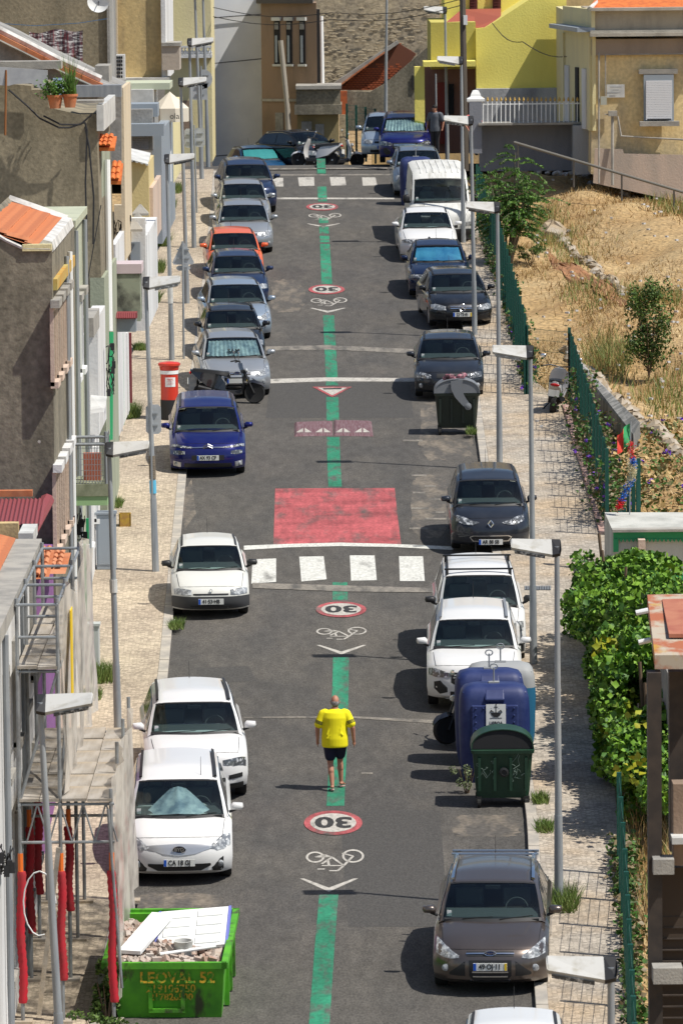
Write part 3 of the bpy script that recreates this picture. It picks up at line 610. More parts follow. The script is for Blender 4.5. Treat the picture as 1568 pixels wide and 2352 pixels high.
STY = {
 'generic': dict(bands=[('headlight', LENS, [(.52, .60, .68), (.72, .58, .73), (.93, .62, .76)], .01, True), ('grille', BLACK, [(-.42, .60, .66), (.42, .60, .66)], .008, False), ('lower_grille', BLACK, [(-.6, .28, .38), (.6, .28, .38)], .008, False)], plate=.47, badge=('disc', .67, .05)),
 'ford': dict(bands=[('headlight', LENS, [(.55, .605, .64), (.66, .59, .70), (.80, .61, .78), (.93, .70, .86)], .012, True), ('upper_grille', BLACK, [(-.40, .63, .695), (.40, .63, .695)], .006, False), ('grille_chrome', CHROME, [(-.40, .655, .672), (.40, .655, .672)], .02, False),
    ('lower_grille', BLACK, [(-.36, .34, .575), (-.30, .27, .575), (.30, .27, .575), (.36, .34, .575)], .006, False), ('side_intake', BLACK, [(.43, .33, .56), (.55, .33, .48), (.70, .34, .38)], .006, True), ('lower_lip', CHROME, [(-.34, .245, .265), (.34, .245, .265)], .012, False)], plate=.485, badge=('oval', .665, .09), fog=(.76, .44), slats=[(-.30, .30, .40), (-.29, .29, .33)]),
 'byd': dict(bands=[('headlight', LENS, [(.56, .66, .69), (.70, .62, .78), (.82, .64, .86), (.95, .74, .90)], .012, True), ('nose_panel', mat('silver_panel', (.5, .51, .53), .3, metal=.6), [(-.6, .66, .71), (-.3, .57, .72), (0, .54, .73), (.3, .57, .72), (.6, .66, .71)], .008, False),
    ('lower_grille', BLACK, [(-.58, .36, .40), (-.4, .28, .40), (.4, .28, .40), (.58, .36, .40)], .007, False), ('side_intake', BLACK, [(.62, .26, .32), (.76, .24, .46), (.82, .28, .50)], .007, True)], plate=.43, badge=('byd', .64, .11), fog=(.75, .38)),
 'volvo': dict(bands=[('headlight', LENSD, [(.5, .72, .80), (.7, .70, .83), (.95, .73, .88)], .012, True), ('grille', BLACK, [(-.38, .52, .80), (.38, .52, .80)], .006, False), ('side_intake', BLACK, [(.62, .44, .52), (.88, .46, .56)], .007, True), ('lower_trim', BLACK, [(-.9, .24, .36), (.9, .24, .36)], .007, False)], plate=.5, badge=('disc', .66, .07)),
 'peugeot': dict(bands=[('headlight', LENSD, [(.48, .72, .78), (.62, .70, .82), (.8, .72, .88), (.95, .80, .92)], .012, True), ('grille', BLACK, [(-.48, .60, .80), (-.3, .50, .80), (.3, .50, .80), (.48, .60, .80)], .006, False), ('side_intake', BLACK, [(.58, .40, .50), (.72, .36, .64), (.84, .46, .62)], .007, True), ('lower_grille', BLACK, [(-.5, .30, .42), (.5, .30, .42)], .007, False), ('lower_lip', mat('silver_panel', (.5, .51, .53)), [(-.6, .25, .29), (.6, .25, .29)], .012, False)], plate=.46, badge=('disc', .66, .07), slats=[(-.38, .38, .58), (-.4, .4, .64), (-.42, .42, .70), (-.42, .42, .75)]),
 'clio': dict(bands=[('headlight', LENS, [(.50, .56, .66), (.7, .545, .69), (.93, .57, .72)], .012, True), ('bumper', mat('grey_bumper', (.045, .047, .05), .7), [(-.98, .25, .52), (.98, .25, .52)], .02, False), ('grille', BLACK, [(-.45, .55, .585), (.45, .55, .585)], .006, False), ('lower_grille', BLACK, [(-.5, .29, .33), (.5, .29, .33)], .028, False)], plate=.42, badge=('diamond', .635, .032)),
 'zoe': dict(bands=[('headlight', LENSD, [(.30, .72, .74), (.45, .68, .77), (.65, .69, .84), (.85, .78, .90)], .012, True), ('chrome_smile', CHROME, [(-.53, .40, .41), (-.45, .30, .44), (.45, .30, .44), (.53, .40, .41)], .008, False), ('lower_grille', BLACK, [(-.49, .39, .40), (-.42, .32, .425), (.42, .32, .425), (.49, .39, .40)], .016, False)], plate=.30, badge=('diamond', .70, .062)),
 'citroen': dict(bands=[('day_lamp', LENSD, [(.40, .72, .75), (.7, .74, .79), (.95, .80, .86)], .012, True), ('headlight', LENSD, [(.62, .585, .66), (.75, .57, .68), (.90, .60, .70)], .01, True), ('chrome_bar', CHROME, [(-.42, .725, .74), (.42, .725, .74)], .02, False), ('plate_recess', BLACK, [(-.42, .44, .56), (.42, .44, .56)], .006, False), ('lower_grille', BLACK, [(-.62, .26, .36), (.62, .26, .36)], .006, False), ('fog_frame', mat('silver_panel', (.5, .5, .5)), [(.72, .26, .38), (.90, .28, .40)], .01, True)], plate=.50, badge=('chevrons', .74, .1), fog=(.81, .33)),
 'merc': dict(bands=[('headlight', LENS, [(.52, .56, .66), (.66, .55, .70), (.82, .57, .74), (.94, .62, .76)], .012, True), ('grille', BLACK, [(-.46, .62, .66), (-.36, .53, .70), (.36, .53, .70), (.46, .62, .66)], .006, False), ('side_intake', BLACK, [(.55, .30, .42), (.85, .30, .45)], .006, True), ('lower_grille', BLACK, [(-.5, .25, .34), (.5, .25, .34)], .006, False)], plate=.43, badge=('star', .62, .10), slats=[(-.36, .36, .60), (-.36, .36, .65)]),
 'seat': dict(bands=[('headlight', LENSD, [(.54, .58, .66), (.7, .57, .72), (.92, .62, .76)], .012, True), ('grille', BLACK, [(-.36, .58, .69), (.36, .58, .69)], .006, False), ('lower_grille', BLACK, [(-.7, .28, .40), (.7, .28, .40)], .006, False)], plate=.47, badge=('disc', .64, .06), fog=(.8, .38)),
 'bmw': dict(bands=[('headlight', LENSD, [(.42, .60, .68), (.65, .59, .70), (.93, .64, .73)], .012, True), ('grille', BLACK, [(.03, .55, .68), (.25, .57, .68)], .006, True), ('lower_grille', BLACK, [(-.7, .26, .40), (.7, .26, .40)], .006, False)], plate=.47, badge=('disc', .72, .04)),
 'astra': dict(bands=[('headlight', LENS, [(.56, .58, .66), (.7, .56, .74), (.94, .66, .82)], .012, True), ('grille', BLACK, [(-.42, .61, .68), (.42, .61, .68)], .006, False), ('grille_chrome', CHROME, [(-.42, .665, .685), (.42, .665, .685)], .014, False), ('lower_grille', BLACK, [(-.6, .28, .40), (.6, .28, .40)], .006, False)], plate=.49, badge=('disc', .66, .05), fog=(.8, .36)),
 'van': dict(bands=[('headlight', LENS, [(.62, .60, .66), (.78, .60, .74), (.93, .62, .78)], .012, True), ('bumper', mat('dark_bumper', (.03, .03, .032), .7), [(-.95, .14, .50), (.95, .14, .50)], .02, False), ('grille', BLACK, [(-.5, .54, .62), (.5, .54, .62)], .006, False)], plate=.40, badge=('disc', .66, .06)),
 'berlingo': dict(bands=[('headlight', LENS, [(.58, .62, .72), (.78, .64, .84), (.94, .74, .88)], .012, True), ('grille', BLACK, [(-.45, .55, .66), (.45, .55, .66)], .006, False), ('bumper', mat('grey_bumper', (.05, .05, .05)), [(-.95, .25, .45), (.95, .25, .45)], .012, False)], plate=.42, badge=('chevrons', .72, .1)),
}
SILV = mat('foil_shade', (.62, .66, .70), .3, c2=(.25, .30, .38), s2=4, metal=.25)
BLUS = mat('blue_shade', (.04, .22, .50), .5, c2=(.12, .42, .7), s2=2); TURQ = mat('turquoise_shade', (.12, .5, .52), .5)
pBrown = paint('brown_grey', (.125, .102, .09), .3, .7); pBlue = paint('deep_blue', (.005, .009, .11), .3, .3); pAnth = paint('anthracite', (.022, .026, .036), .28, .3); pBlk = paint('black', (.008, .009, .012), .25)
pGry = paint('dark_grey', (.02, .023, .03), .28, .3); pNavy = paint('navy', (.006, .013, .045), .25, .2); pSil = paint('silver', (.36, .38, .40), .32, .55, .1); pLB = paint('light_blue_silver', (.33, .40, .48), .3, .5)
pRed = paint('orange_red', (.66, .12, .04), .4, 0, .06); pDB = paint('dark_blue', (.012, .025, .07), .35, .2, .05); pSB = paint('slate_blue', (.16, .20, .26), .35, .4)
car('parked_car', 'brown-grey estate car with two chrome roof bars at the bottom right', 1129, 2262, 1140, 1.82, 4.55, 1.50, 'hatch', pBrown, 'ford', '49·OJ·11', bars=(1.5, 1.95), rails=CHROME)
car('parked_car', 'white car of which only the roof shows at the bottom edge of the photo', 1182, 2640, 1182, 1.75, 4.0, 1.5, 'hatch', PW, 'generic', None)
car('parked_car', 'white crossover parked behind the blue recycling containers', 1089, 1620, 1088, 1.84, 4.45, 1.62, 'suv', PW, 'peugeot', '', rails=RIM, lift=.03, plate_y=False)
car('parked_car', 'white utility van-like car with black roof bars behind the white crossover', 1103, 1520, 1094, 1.81, 4.3, 1.74, 'mpv', PW, 'berlingo', '', bars=(.15, 1.35), lift=.04)
car('parked_car', 'dark grey-blue electric hatchback with a narrow grille below its diamond badge', 1124, 1262, 1116, 1.75, 4.08, 1.56, 'mpv', pAnth, 'zoe', 'AR 88 SB', lift=.04, plate_y=False)
car('parked_car', 'dark grey hatchback behind the grey-lidded rubbish bin', 1031, 912, 1028, 1.81, 4.26, 1.46, 'hatch', pGry, 'seat', '', lift=.04)
car('parked_car', 'black hatchback with a three-pointed star badge on its grille', 1054, 750, 1031, 1.79, 4.3, 1.44, 'hatch', pBlk, 'merc', '22·TS·81', lift=.04)
car('parked_car', 'navy saloon with a bright blue sun shade behind the windscreen', 1008, 680, 1001, 1.82, 4.6, 1.45, 'sedan', pNavy, 'bmw', '', shade=(BLUS, 'flat'), lift=.04)
car('parked_car', 'white saloon parked in front of the tall weathered van', 983, 596, 973, 1.78, 4.4, 1.43, 'sedan', PW, 'bmw', '', lift=.03)
car('parked_van', 'tall dirty white panel van with grime streaks on its roof', 1012, 556, 1002, 1.98, 5.2, 2.2, 'van', PWV, 'van', '', lift=.04)
car('parked_car', 'pale blue-grey hatchback just behind the tall white van', 962, 448, 955, 1.75, 4.2, 1.5, 'hatch', pSB, 'generic', '', lift=.02)
car('parked_car', 'royal blue crossover with a silver sun shade at the top of the street', 930, 372, 928, 1.84, 4.4, 1.62, 'suv', pBlue, 'peugeot', '', shade=(SILV, 'fold'))
car('parked_car', 'silver car half hidden to the left of the royal blue crossover', 884, 362, 886, 1.7, 4.0, 1.5, 'hatch', pLB, 'generic', '')
car('parked_car', 'white electric people carrier with a foil cone sun shade in the windscreen', 412, 2012, 411, 1.82, 4.55, 1.63, 'mpv', PW, 'byd', 'CA 18 GJ', shade=(SILV, 'fan'), rails=BLACK, plate_y=False)
car('parked_car', 'white compact crossover with black roof rails behind the white people carrier', 450, 1825, 438, 1.86, 4.43, 1.65, 'suv', PW, 'volvo', '', rails=BLACK, plate_y=False)
car('parked_car', 'old white three-door hatchback with a dark grey front bumper', 483, 1408, 478, 1.63, 3.77, 1.40, 'hatch', mat('old_white', (.62, .62, .58), .45, coat=.6), 'clio', '41·53·HB', plate_y=False)
car('parked_car', 'bright blue people carrier with double chevron badge beside the red post box', 477, 1085, 474, 1.83, 4.43, 1.62, 'mpv', pBlue, 'citroen', 'AX 93 CF', plate_y=False)
car('parked_car', 'silver hatchback with SAM lettered sun shade behind the black motorcycle', 540, 906, 525, 1.82, 4.36, 1.47, 'hatch', pSil, 'ford', '', shade=(SILV, 'text'))
car('parked_car', 'small black hatchback with roof rails between two silver-blue hatchbacks', 536, 832, 526, 1.69, 3.85, 1.42, 'hatch', pBlk, 'generic', '', rails=BLACK)
car('parked_car', 'light blue metallic hatchback third in the left row from the motorcycle', 547, 776, 531, 1.82, 4.36, 1.48, 'hatch', pLB, 'ford', '')
car('parked_car', 'dark blue older hatchback directly in front of the orange-red car', 549, 700, 538, 1.7, 4.2, 1.42, 'hatch', pDB, 'generic', '')
car('parked_car', 'faded orange-red old hatchback with a grey sunroof', 540, 642, 531, 1.68, 4.05, 1.40, 'hatch', pRed, 'generic', '')
car('parked_car', 'dusty silver hatchback with large clear headlamps behind the orange-red car', 562, 578, 554, 1.76, 4.25, 1.46, 'hatch', pSil, 'astra', '')
car('parked_car', 'older silver hatchback between the dusty silver one and the dark crossover', 561, 524, 552, 1.7, 4.1, 1.44, 'hatch', pSil, 'generic', '')
car('parked_car', 'dark blue-black crossover first in the left row at the top of the street', 571, 486, 557, 1.8, 4.38, 1.6, 'suv', pDB, 'generic', '')
def atw(px, py, D, dz=0): p = P(px, py, D); return p
p = P(606, 424, 217); car('parked_car', 'blue hatchback with turquoise sun shade dipping behind the crest at far left', 0, 0, 0, 1.72, 4.0, 1.45, 'hatch', paint('petrol_blue', (.01, .06, .14)), 'generic', '', shade=(TURQ, 'flat'), pos=(p.x, p.y, p.z), yaw=.25)
p = P(735, 390, 217); car('parked_car', 'black hatchback standing askew behind the crest beside the scooters', 0, 0, 0, 1.76, 4.2, 1.5, 'hatch', pBlk, 'astra', '', pos=(p.x, p.y, p.z), yaw=.62)
# ------------------------------------------------------------------ buildings of the left side
FW = RM @ Vector((0, 0, -1))
def depth(p): return (p-CP).dot(FW)
def stucco(name, c, c2, c3=None, **k):
    return mat(name, c, .95, c2=c2, s2=k.get('s2', 1.1), st=k.get('st', (1, 1, .35)), k=k.get('k', (.45, .68)), c3=c3, s3=k.get('s3', .5), k3=(.5, .72), bump=k.get('bump', .5), bs=k.get('bs', 14), st3=(1, 1, .3))
BR = _fine(stucco('stained_brown_render', (.28, .24, .165), (.165, .145, .10), (.11, .10, .08), s2=1.0, k=(.35, .7)), .2, 10)
DK = _fine(stucco('dark_grey_render', (.225, .20, .148), (.13, .118, .085), (.11, .10, .08)), .25, 10)
GREYR = _fine(stucco('grey_render', (.27, .265, .25), (.17, .165, .155), (.35, .34, .32)), .15, 10)
OCH = _fine(stucco('ochre_render', (.56, .42, .20), (.36, .28, .15), (.24, .19, .12)), .12, 8)
PINK = stucco('pale_pink_render', (.58, .45, .36), (.50, .38, .30), (.42, .34, .29)); LGRN = stucco('pale_green_render', (.44, .46, .34), (.36, .38, .29))
SAGE = stucco('sage_render', (.31, .34, .25), (.24, .26, .20)); WHR = stucco('white_render', (.66, .66, .65), (.58, .58, .57), (.45, .44, .42)); CREAM = stucco('cream_render', (.60, .50, .35), (.52, .44, .32))
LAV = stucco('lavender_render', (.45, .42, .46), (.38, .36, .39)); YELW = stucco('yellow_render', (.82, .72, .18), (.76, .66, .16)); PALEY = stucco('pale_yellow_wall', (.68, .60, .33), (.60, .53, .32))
BLG = stucco('bluish_grey_render', (.23, .24, .27), (.18, .19, .22)); BEIGE = _fine(stucco('beige_flaking_render', (.72, .56, .29), (.58, .47, .28), (.36, .31, .24), s2=1.6), .15, 8)
STONE = mat('old_wall_stone', (.46, .38, .25), .95, c2=(.33, .27, .18), s2=2.5, st=(1, 1, 1.8), bump=1, bs=6, c3=(.28, .24, .18), s3=.4); _fine(STONE, .3, 7, (1, 1, 2))
BRN = stucco('brown_wall_render', (.27, .19, .135), (.19, .14, .10)); MORT = mat('white_mortar', (.62, .61, .58), .9, c2=(.35, .34, .32), s2=3)
TILE = mat('terracotta_tile', (.50, .16, .06), .85, c2=(.36, .12, .055), s2=4, c3=(.55, .24, .12), s3=1.4); TILE2 = mat('bright_roof_tile', (.62, .17, .04), .85, c2=(.45, .11, .03), s2=5)
BRICK = mat('red_brick', (.48, .12, .04), .9, c2=(.30, .08, .035), s2=5); GRNP = mat('green_gloss_paint', (.02, .28, .11), .5); MAR = mat('maroon_sheet', (.22, .045, .05), .6)
SHEETW = mat('white_sheet', (.60, .60, .57), .6, c2=(.42, .42, .40), s2=2); SHEETB = mat('blue_grey_sheet', (.27, .31, .35), .5); CONC = mat('concrete', (.36, .34, .30), .95, c2=(.24, .23, .21), s2=2, bump=.4)
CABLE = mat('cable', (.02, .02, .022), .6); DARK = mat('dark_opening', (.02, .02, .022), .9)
def rows(root, name, m, o, u, v, nu, nv, su, sv, lift=.03, cyl=True, maxn=300):
    """Roof tiles: small curved pieces in courses over a slope from o, along u (across) and v (down)."""
    o = Vector(o); u = Vector(u).normalized(); v = Vector(v).normalized(); n_ = u.cross(v).normalized()
    if n_.z < 0: n_ = -n_
    one = None; cnt = 0; rest = MB()
    prof = [(-su*.5, 0), (-su*.3, su*.28), (0, su*.4), (su*.3, su*.28), (su*.5, 0)]
    pts = [(a, b) for a, b in prof]; L_ = sv*1.12
    vs = []
    for q, h in ((0, .0), (L_, .03)): vs += [u*a+v*q+n_*(b+h) for a, b in pts]
    fs = [(i, i+1, i+6, i+5) for i in range(4)]+[(5, 6, 7, 8, 9)]
    for j in range(nv):
        for i in range(nu):
            c = o+u*((i+.5)*su)+v*(j*sv)+n_*(lift+random.uniform(-.008, .008))
            if cnt < maxn:
                if one is None: one = MB().add(vs, fs).build(name, m, root, recalc=False, smooth=True); x = one
                else: x = one.copy(); C.objects.link(x)
                x.parent = root; x.location = c-OFF[root.name]; x.rotation_euler = (0, 0, random.uniform(-.03, .03)); cnt += 1
            else: rest.add([c+w_ for w_ in vs], fs)
    if rest.v: tag(rest.build('tile_field', m, root, world=True, recalc=False), kind='stuff')
def gz0(y): return zr(y)-.3
def window(root, X, y, z, w_, h, frame=WHITE, pane=DARK, lint=None, sh=None):
    f = MB(); t = .08
    f.box((X-.02, y-w_/2-t, z-t), (X+.05, y-w_/2, z+h+t)); f.box((X-.02, y+w_/2, z-t), (X+.05, y+w_/2+t, z+h+t)); f.box((X-.02, y-w_/2, z+h), (X+.05, y+w_/2, z+h+t)); f.box((X-.02, y-w_/2-t, z-t*1.5), (X+.12, y+w_/2+t, z-.005))
    f.box((X-.02, y-.02, z), (X+.02, y+.02, z+h))
    r = f.build('window', frame, root, world=True); MB().box((X-.01, y-w_/2, z), (X+.006, y+w_/2, z+h)).build('pane', pane, r, world=True)
    if lint: MB().box((X, y-w_/2-.15, z+h+t), (X+.16, y+w_/2+.15, z+h+t+.14)).build('window_hood', lint, r, world=True)
    if sh: 
        for s_ in (-1, 1): MB().box((X+.02, y+s_*(w_/2+.02)-.02, z), (X+.3, y+s_*(w_/2+.02)+.02, z+h)).build('shutter', sh, r, world=True)
    return r
def pipe(root, X, y, z0, z1, r, m, nm='downpipe'): MB().tube((X, y, z0), (X, y, z1), r).build(nm, m, root, world=True, smooth=True)
# white house by the scaffold
h = T('white_house', 'white rendered house front behind the scaffolding at the lower left', 'house', (-6, 92, zr(92)))
zt = P(42, 1318, 92).z; XA = -5.12
MB().box((-13, 84, gz0(84)), (XA, 96.4, zt-.25)).build('wall', WHR, h, world=True)
MB().box((XA-.35, 83.9, zt-.25), (XA+.1, 96.5, zt)).build('parapet', CONC, h, world=True)
MB().add([(XA-.36, 84, zt-.1), (XA-.36, 96.4, zt-.1), (XA-4.5, 96.4, zt+1.3), (XA-4.5, 84, zt+1.3)], [(0, 1, 2, 3)]).build('roof', TILE, h, world=True)
rows(h, 'roof_tile', TILE, (XA-2.2, 84.2, zt+.55), (0, 1, 0), (1.8, 0, -.62), 50, 5, .24, .38)
for y in (87, 89.6, 92.2, 94.8):
    for k in (0, 1): window(h, XA, y, zr(y)+1.1+k*3.1, 1.0, 1.5 if k else 1.9, CONC, DARK)
for y in (86, 90.9): pipe(h, XA+.08, y, zr(y), zt-.3, .05, GALV)
# purple and cream house with maroon roof
h = T('purple_house', 'narrow purple and cream house with orange tile roofs behind the white house', 'house', (-6, 99, zr(99)))
z1 = P(95, 1330, 99).z
MB().box((-13, 96.6, gz0(96)), (-5.2, 103.8, z1)).build('wall', stucco('purple_render', (.22, .09, .24), (.17, .07, .19)), h, world=True)
for (x0, y0, x1, y1, D, n_) in ((80, 1262, 112, 1330, 98, 5), (112, 1270, 150, 1318, 100.5, 4)):
    a = P(x0, y0, D+2.2); b = P(x1, y1, D); r = MB().add([(a.x, a.y, a.z), (b.x, a.y, a.z), (b.x, b.y, b.z), (a.x, b.y, b.z)], [(0, 1, 2, 3)]).build('roof', TILE, h, world=True)
    rows(h, 'roof_tile', TILE, a, (1, 0, 0), (0, b.y-a.y, b.z-a.z), max(1, int((b.x-a.x)/.1)), n_, .1, .42)
MB().box((-6.2, 97.2, z1), (-5.6, 97.6, z1+.5)).build('chimney', PINK, h, world=True)
h = T('maroon_roof_annex', 'maroon corrugated sheet roof with a red gutter below the dark grey gable', 'annex', (-6, 97, zr(97)))
a = P(-20, 1148, 103); b = P(82, 1206, 99.5); zz = MB(); k = 26; rr = []
for i in range(k+1):
    x = a.x+(b.x-a.x)*i/k; rr.append([Vector((x, a.y, a.z+.03*(i % 2))), Vector((x+.1, b.y, b.z+.03*(i % 2)))])
zz.loft(rr, cap=False, closed=False).build('corrugated_roof', MAR, h, world=True)
m_ = MB(); q0 = P(60, 1240, 99); q1 = P(108, 1150, 103.5); m_.tube(q0, q1, .13, n=8).build('gutter', MAR, h, world=True)
w0, w1 = wbox(-20, 1202, 42, 1240, 99.2, .3); MB().box(w0, w1).build('fascia', OCH, h, world=True); w0, w1 = wbox(-30, 1240, 64, 1420, 99.6, 3); MB().box(w0, w1).build('wall', LAV, h, world=True)
w0, w1 = wbox(42, 1225, 76, 1250, 97.5, 1.5); MB().box(w0, w1).build('ledge', SHEETW, h, world=True)
w0, w1 = wbox(-20, 1127, 74, 1141, 103.4, .2); MB().box(w0, w1).build('roof_edge', TILE, h, world=True)
# dark grey gable house with pink front
h = T('pink_fronted_house', 'tall house with dark grey stained gable and pale pink street front', 'house', (-6, 104, zr(104)))
g = [P(x, y, 104) for x, y in ((-40, 505), (0, 549), (15, 552), (57, 573), (119, 573), (121, 1260))]; g[-1].z = gz0(104); g.insert(0, Vector((P(-40, 0, 104).x, g[0].y, gz0(104))))
y4 = g[2].y
for q in g: q.y = y4
MB().prism(g, (0, 9, 0)).build('gable_wall', DK, h, world=True)
XB = g[-1].x+.012; zt = g[-2].z
MB().box((XB-.1, 104.01+.02, gz0(104)), (XB, y4+8.9, zt-.35)).build('street_front', PINK, h, world=True)
MB().box((XB-.5, y4-.05, zt-.02), (XB+.02, y4+8.4, zt+.10)).build('parapet', PALEY, h, world=True); MB().box((XB, y4+.3, zt-.75), (XB+.10, y4+7.5, zt-.55)).build('cornice', mat('lichen_stone', (.45, .36, .12), .95, c2=(.5, .22, .02), s2=3), h, world=True)
fr0, fr1 = P(-40, 526, 104.05), P(104, 574, 104.05); bk = Vector((0, 8.2, 0)); MB().add([fr0, fr1, fr1+bk, fr0+bk], [(0, 1, 2, 3)]).build('roof', TILE, h, world=True)
dd = (fr1-fr0); rows(h, 'roof_tile', TILE, fr0+Vector((0, .1, .0)), (0, 1, 0), tuple(dd), 37, 3, .22, dd.length/3*.99, maxn=200, lift=.02)
MB().path([fr1+Vector((-.0, .1, .03)), fr1+Vector((0, 8, .03))], .16, 6).path([fr0+bk+Vector((0, 0, .1)), fr1+bk+Vector((0, 0, .08))], .12, 6).build('mortar_ridge', MORT, h, world=True); MB().path([P(-5, 540, 104), P(15, 552, 104), P(57, 571, 104), P(115, 572, 104)], .035, 6).build('mortar_edge', MORT, h, world=True)
for px in (124, 134, 144, 153):
    D = XB/(px-784)*F; y = P(px, 700, D).y; zt_ = P(px, 706+(.0*px), D).z
    window(h, XB, y, P(124, 866, 105.1).z, .75, 1.25, PINK, mat('rose_shutter', (.44, .29, .23), .7), CONC); window(h, XB, y, P(124, 1250, 105.1).z, .75, 1.3, PINK, DARK, WHR)
for px, m_ in ((152, GALV), (160, WHITE)): D = XB/(px-784)*F; pipe(h, XB+.07, P(px, 900, D).y, zr(110), zt-.4, .045, m_)
MB().path([P(90, 1016, 103.9), P(90, 1014, 103.4)], .03).build('wall_bracket', CONC, h, world=True)
# green fronted house with balcony
h = T('green_fronted_house', 'narrow pale green house with a small caged balcony next to the pink front', 'house', (-6, 115, zr(115)))
za = P(168, 517, 114).z; MB().box((-9, y4+9.1, gz0(113)), (-5.23, 118.2, za)).build('wall', LGRN, h, world=True); MB().box((-9, y4+9.0, za), (-5.12, 118.3, za+.15)).build('cornice', LGRN, h, world=True)
for y in (114.6, 116.6): window(h, -5.23, y, P(175, 860, 115).z, .8, 1.4, WHITE, DARK, CONC)
for y in (113.9, 117.9): pipe(h, -5.16, y, zr(y), za-.1, .05, GALV)
w0, w1 = wbox(169, 1112, 250, 1140, 111.5, 1.6); MB().box(w0, w1).build('balcony_slab', mat('mossy_concrete', (.30, .32, .22), .95, c2=(.17, .19, .12), s2=4), h, world=True)
MB().box((w0[0], w0[1]+.02, w0[2]-.18), (w1[0]-.03, w1[1], w0[2])).build('slab_soffit', mat('light_green_paint', (.32, .5, .25)), h, world=True)
cg = MB(); zt_ = P(200, 1003, 111.5).z
for a in np.linspace(w0[0]+.03, w1[0]-.05, 12): cg.tube((a, w0[1]+.04, w1[2]), (a, w0[1]+.04, zt_), .008, n=4)
for z_ in np.linspace(w1[2]+.05, zt_, 9): cg.tube((w0[0]+.03, w0[1]+.04, z_), (w1[0]-.05, w0[1]+.04, z_), .006, n=4); cg.tube((w1[0]-.05, w0[1]+.04, z_), (w1[0]-.05, w1[1], z_), .006, n=4)
for b in np.linspace(w0[1]+.04, w1[1], 10): cg.tube((w1[0]-.05, b, w1[2]), (w1[0]-.05, b, zt_), .008, n=4)
cg.build('balcony_cage', GALV, h, world=True)
ct = MB()
for z_ in (zt_, zt_-.14): ct.tube((w0[0], w0[1]+.04, z_), (w1[0]-.02, w0[1]+.04, z_), .03)
ct.tube((w1[0]-.05, w0[1]+.04, w1[2]), (w1[0]-.05, w0[1]+.04, zt_+.1), .035).build('balcony_rail', GALV, h, world=True)
w0, w1 = wbox(192, 1040, 232, 1112, 112.2, .12); MB().box(w0, w1).build('red_screen', mat('brick_red_panel', (.42, .12, .07), .8), h, world=True)
# green framed doors along the pavement
h = T('lavender_house', 'low lavender and white house with a green edged doorway between the taller gables', 'house', (-6, 123, zr(123)))
MB().box((-9, 118.4, gz0(118)), (-5.42, 129.6, P(200, 870, 122).z)).build('wall', WHR, h, world=True)
w0, w1 = wbox(171, 768, 197, 1090, 119, .6); MB().box(w0, w1).build('awning_wall', LAV, h, world=True)
w0, w1 = wbox(196, 730, 226, 1000, 124, 4); MB().box(w0, w1).build('upper_wall', WHR, h, world=True); w0, w1 = wbox(188, 730, 215, 775, 121, 3); MB().box(w0, w1).build('parapet', CONC, h, world=True)
w0, w1 = wbox(170, 735, 184, 768, 120, .5); MB().box(w0, w1).build('water_barrel', TILE, h, world=True)
m_ = MB().add([P(208, 907, 121), P(246, 910, 121), P(240, 945, 119.5), P(208, 950, 119.5)], [(0, 1, 2, 3)]).build('sheet_canopy', SHEETW, h, world=True)
for y in (120, 123.5, 127): window(h, -5.42, y, zr(y)+1.2, .9, 1.5, WHITE, DARK)
for px, wd, m_ in ((196, 5, GRNP), (203, 7, WHR), (189, 5, WHR)):
    D = 114.0; w0, w1 = wbox(px-wd/2, 1250, px+wd/2, 1422, D, .12); MB().box(w0, (w1[0], w1[1], w1[2])).build('door_frame', m_, h, world=True)
w0, w1 = wbox(199, 1190, 205, 1425, 115.5, .1); MB().box(w0, w1).build('green_pipe', GRNP, h, world=True)
w0, w1 = wbox(246, 1000, 252, 1100, 131, .3); MB().box(w0, w1).build('green_post', GRNP, h, world=True)
# brown gable house
h = T('brown_gable_house', 'tall house with broad stained brown gable and sage green street front', 'house', (-6, 130, zr(130)))
pts = [(-40, 188), (0, 190), (72, 196), (72, 205), (108, 205), (112, 246), (180, 262), (221, 262), (232, 700), (240, 1100)]
g = [P(x, y, 130) for x, y in pts]; y5 = g[4].y
for q in g: q.y = y5
g[-1].z = gz0(130); g.append(Vector((g[0].x, y5, gz0(130))))
MB().prism(g, (0, 7.5, 0)).build('gable_wall', BR, h, world=True); XC = g[-2].x
w0, w1 = wbox(232, 425, 241, 1080, 130.6, 6.6); 
MB().box((XC-.3, y5-.02, gz0(130)), (XC+.02, y5+7.4, P(240, 640, 130).z)).build('street_front', SAGE, h, world=True)
w0, w1 = wbox(222, 340, 236, 900, 132, 5); MB().box(w0, w1).build('street_front', SAGE, h, world=True)
a = P(246, 366, 133); b = P(252, 760, 133); MB().tube(a, b, .07).build('downpipe', WHITE, h, world=True, smooth=True); a = P(252, 762, 133); b = P(250, 1010, 133); MB().tube(a, b, .09).build('downpipe', GRNP, h, world=True)
w0, w1 = wbox(222, 240, 238, 300, 129.9, 7); MB().box(w0, w1).build('parapet', SHEETW, h, world=True); w0, w1 = wbox(176, 230, 236, 236, 130, .8); MB().box(w0, w1).build('coping', CONC, h, world=True)
w0, w1 = wbox(-30, 150, 110, 196, 129.7, .05); MB().prism([Vector((P(x, y, 129.8).x, w0[1], P(x, y, 129.8).z)) for x, y in ((-30, 150), (110, 160), (110, 205), (95, 204), (72, 190), (35, 192), (20, 196), (-30, 192))], (0, .04, 0)).build('tarpaulin', mat('grey_tarp', (.42, .43, .44), .6, c2=(.33, .34, .36), s2=3), h, world=True)
w0, w1 = wbox(-30, 140, 140, 158, 131, .8); MB().box(w0, w1).build('roof_coping', CONC, h, world=True)
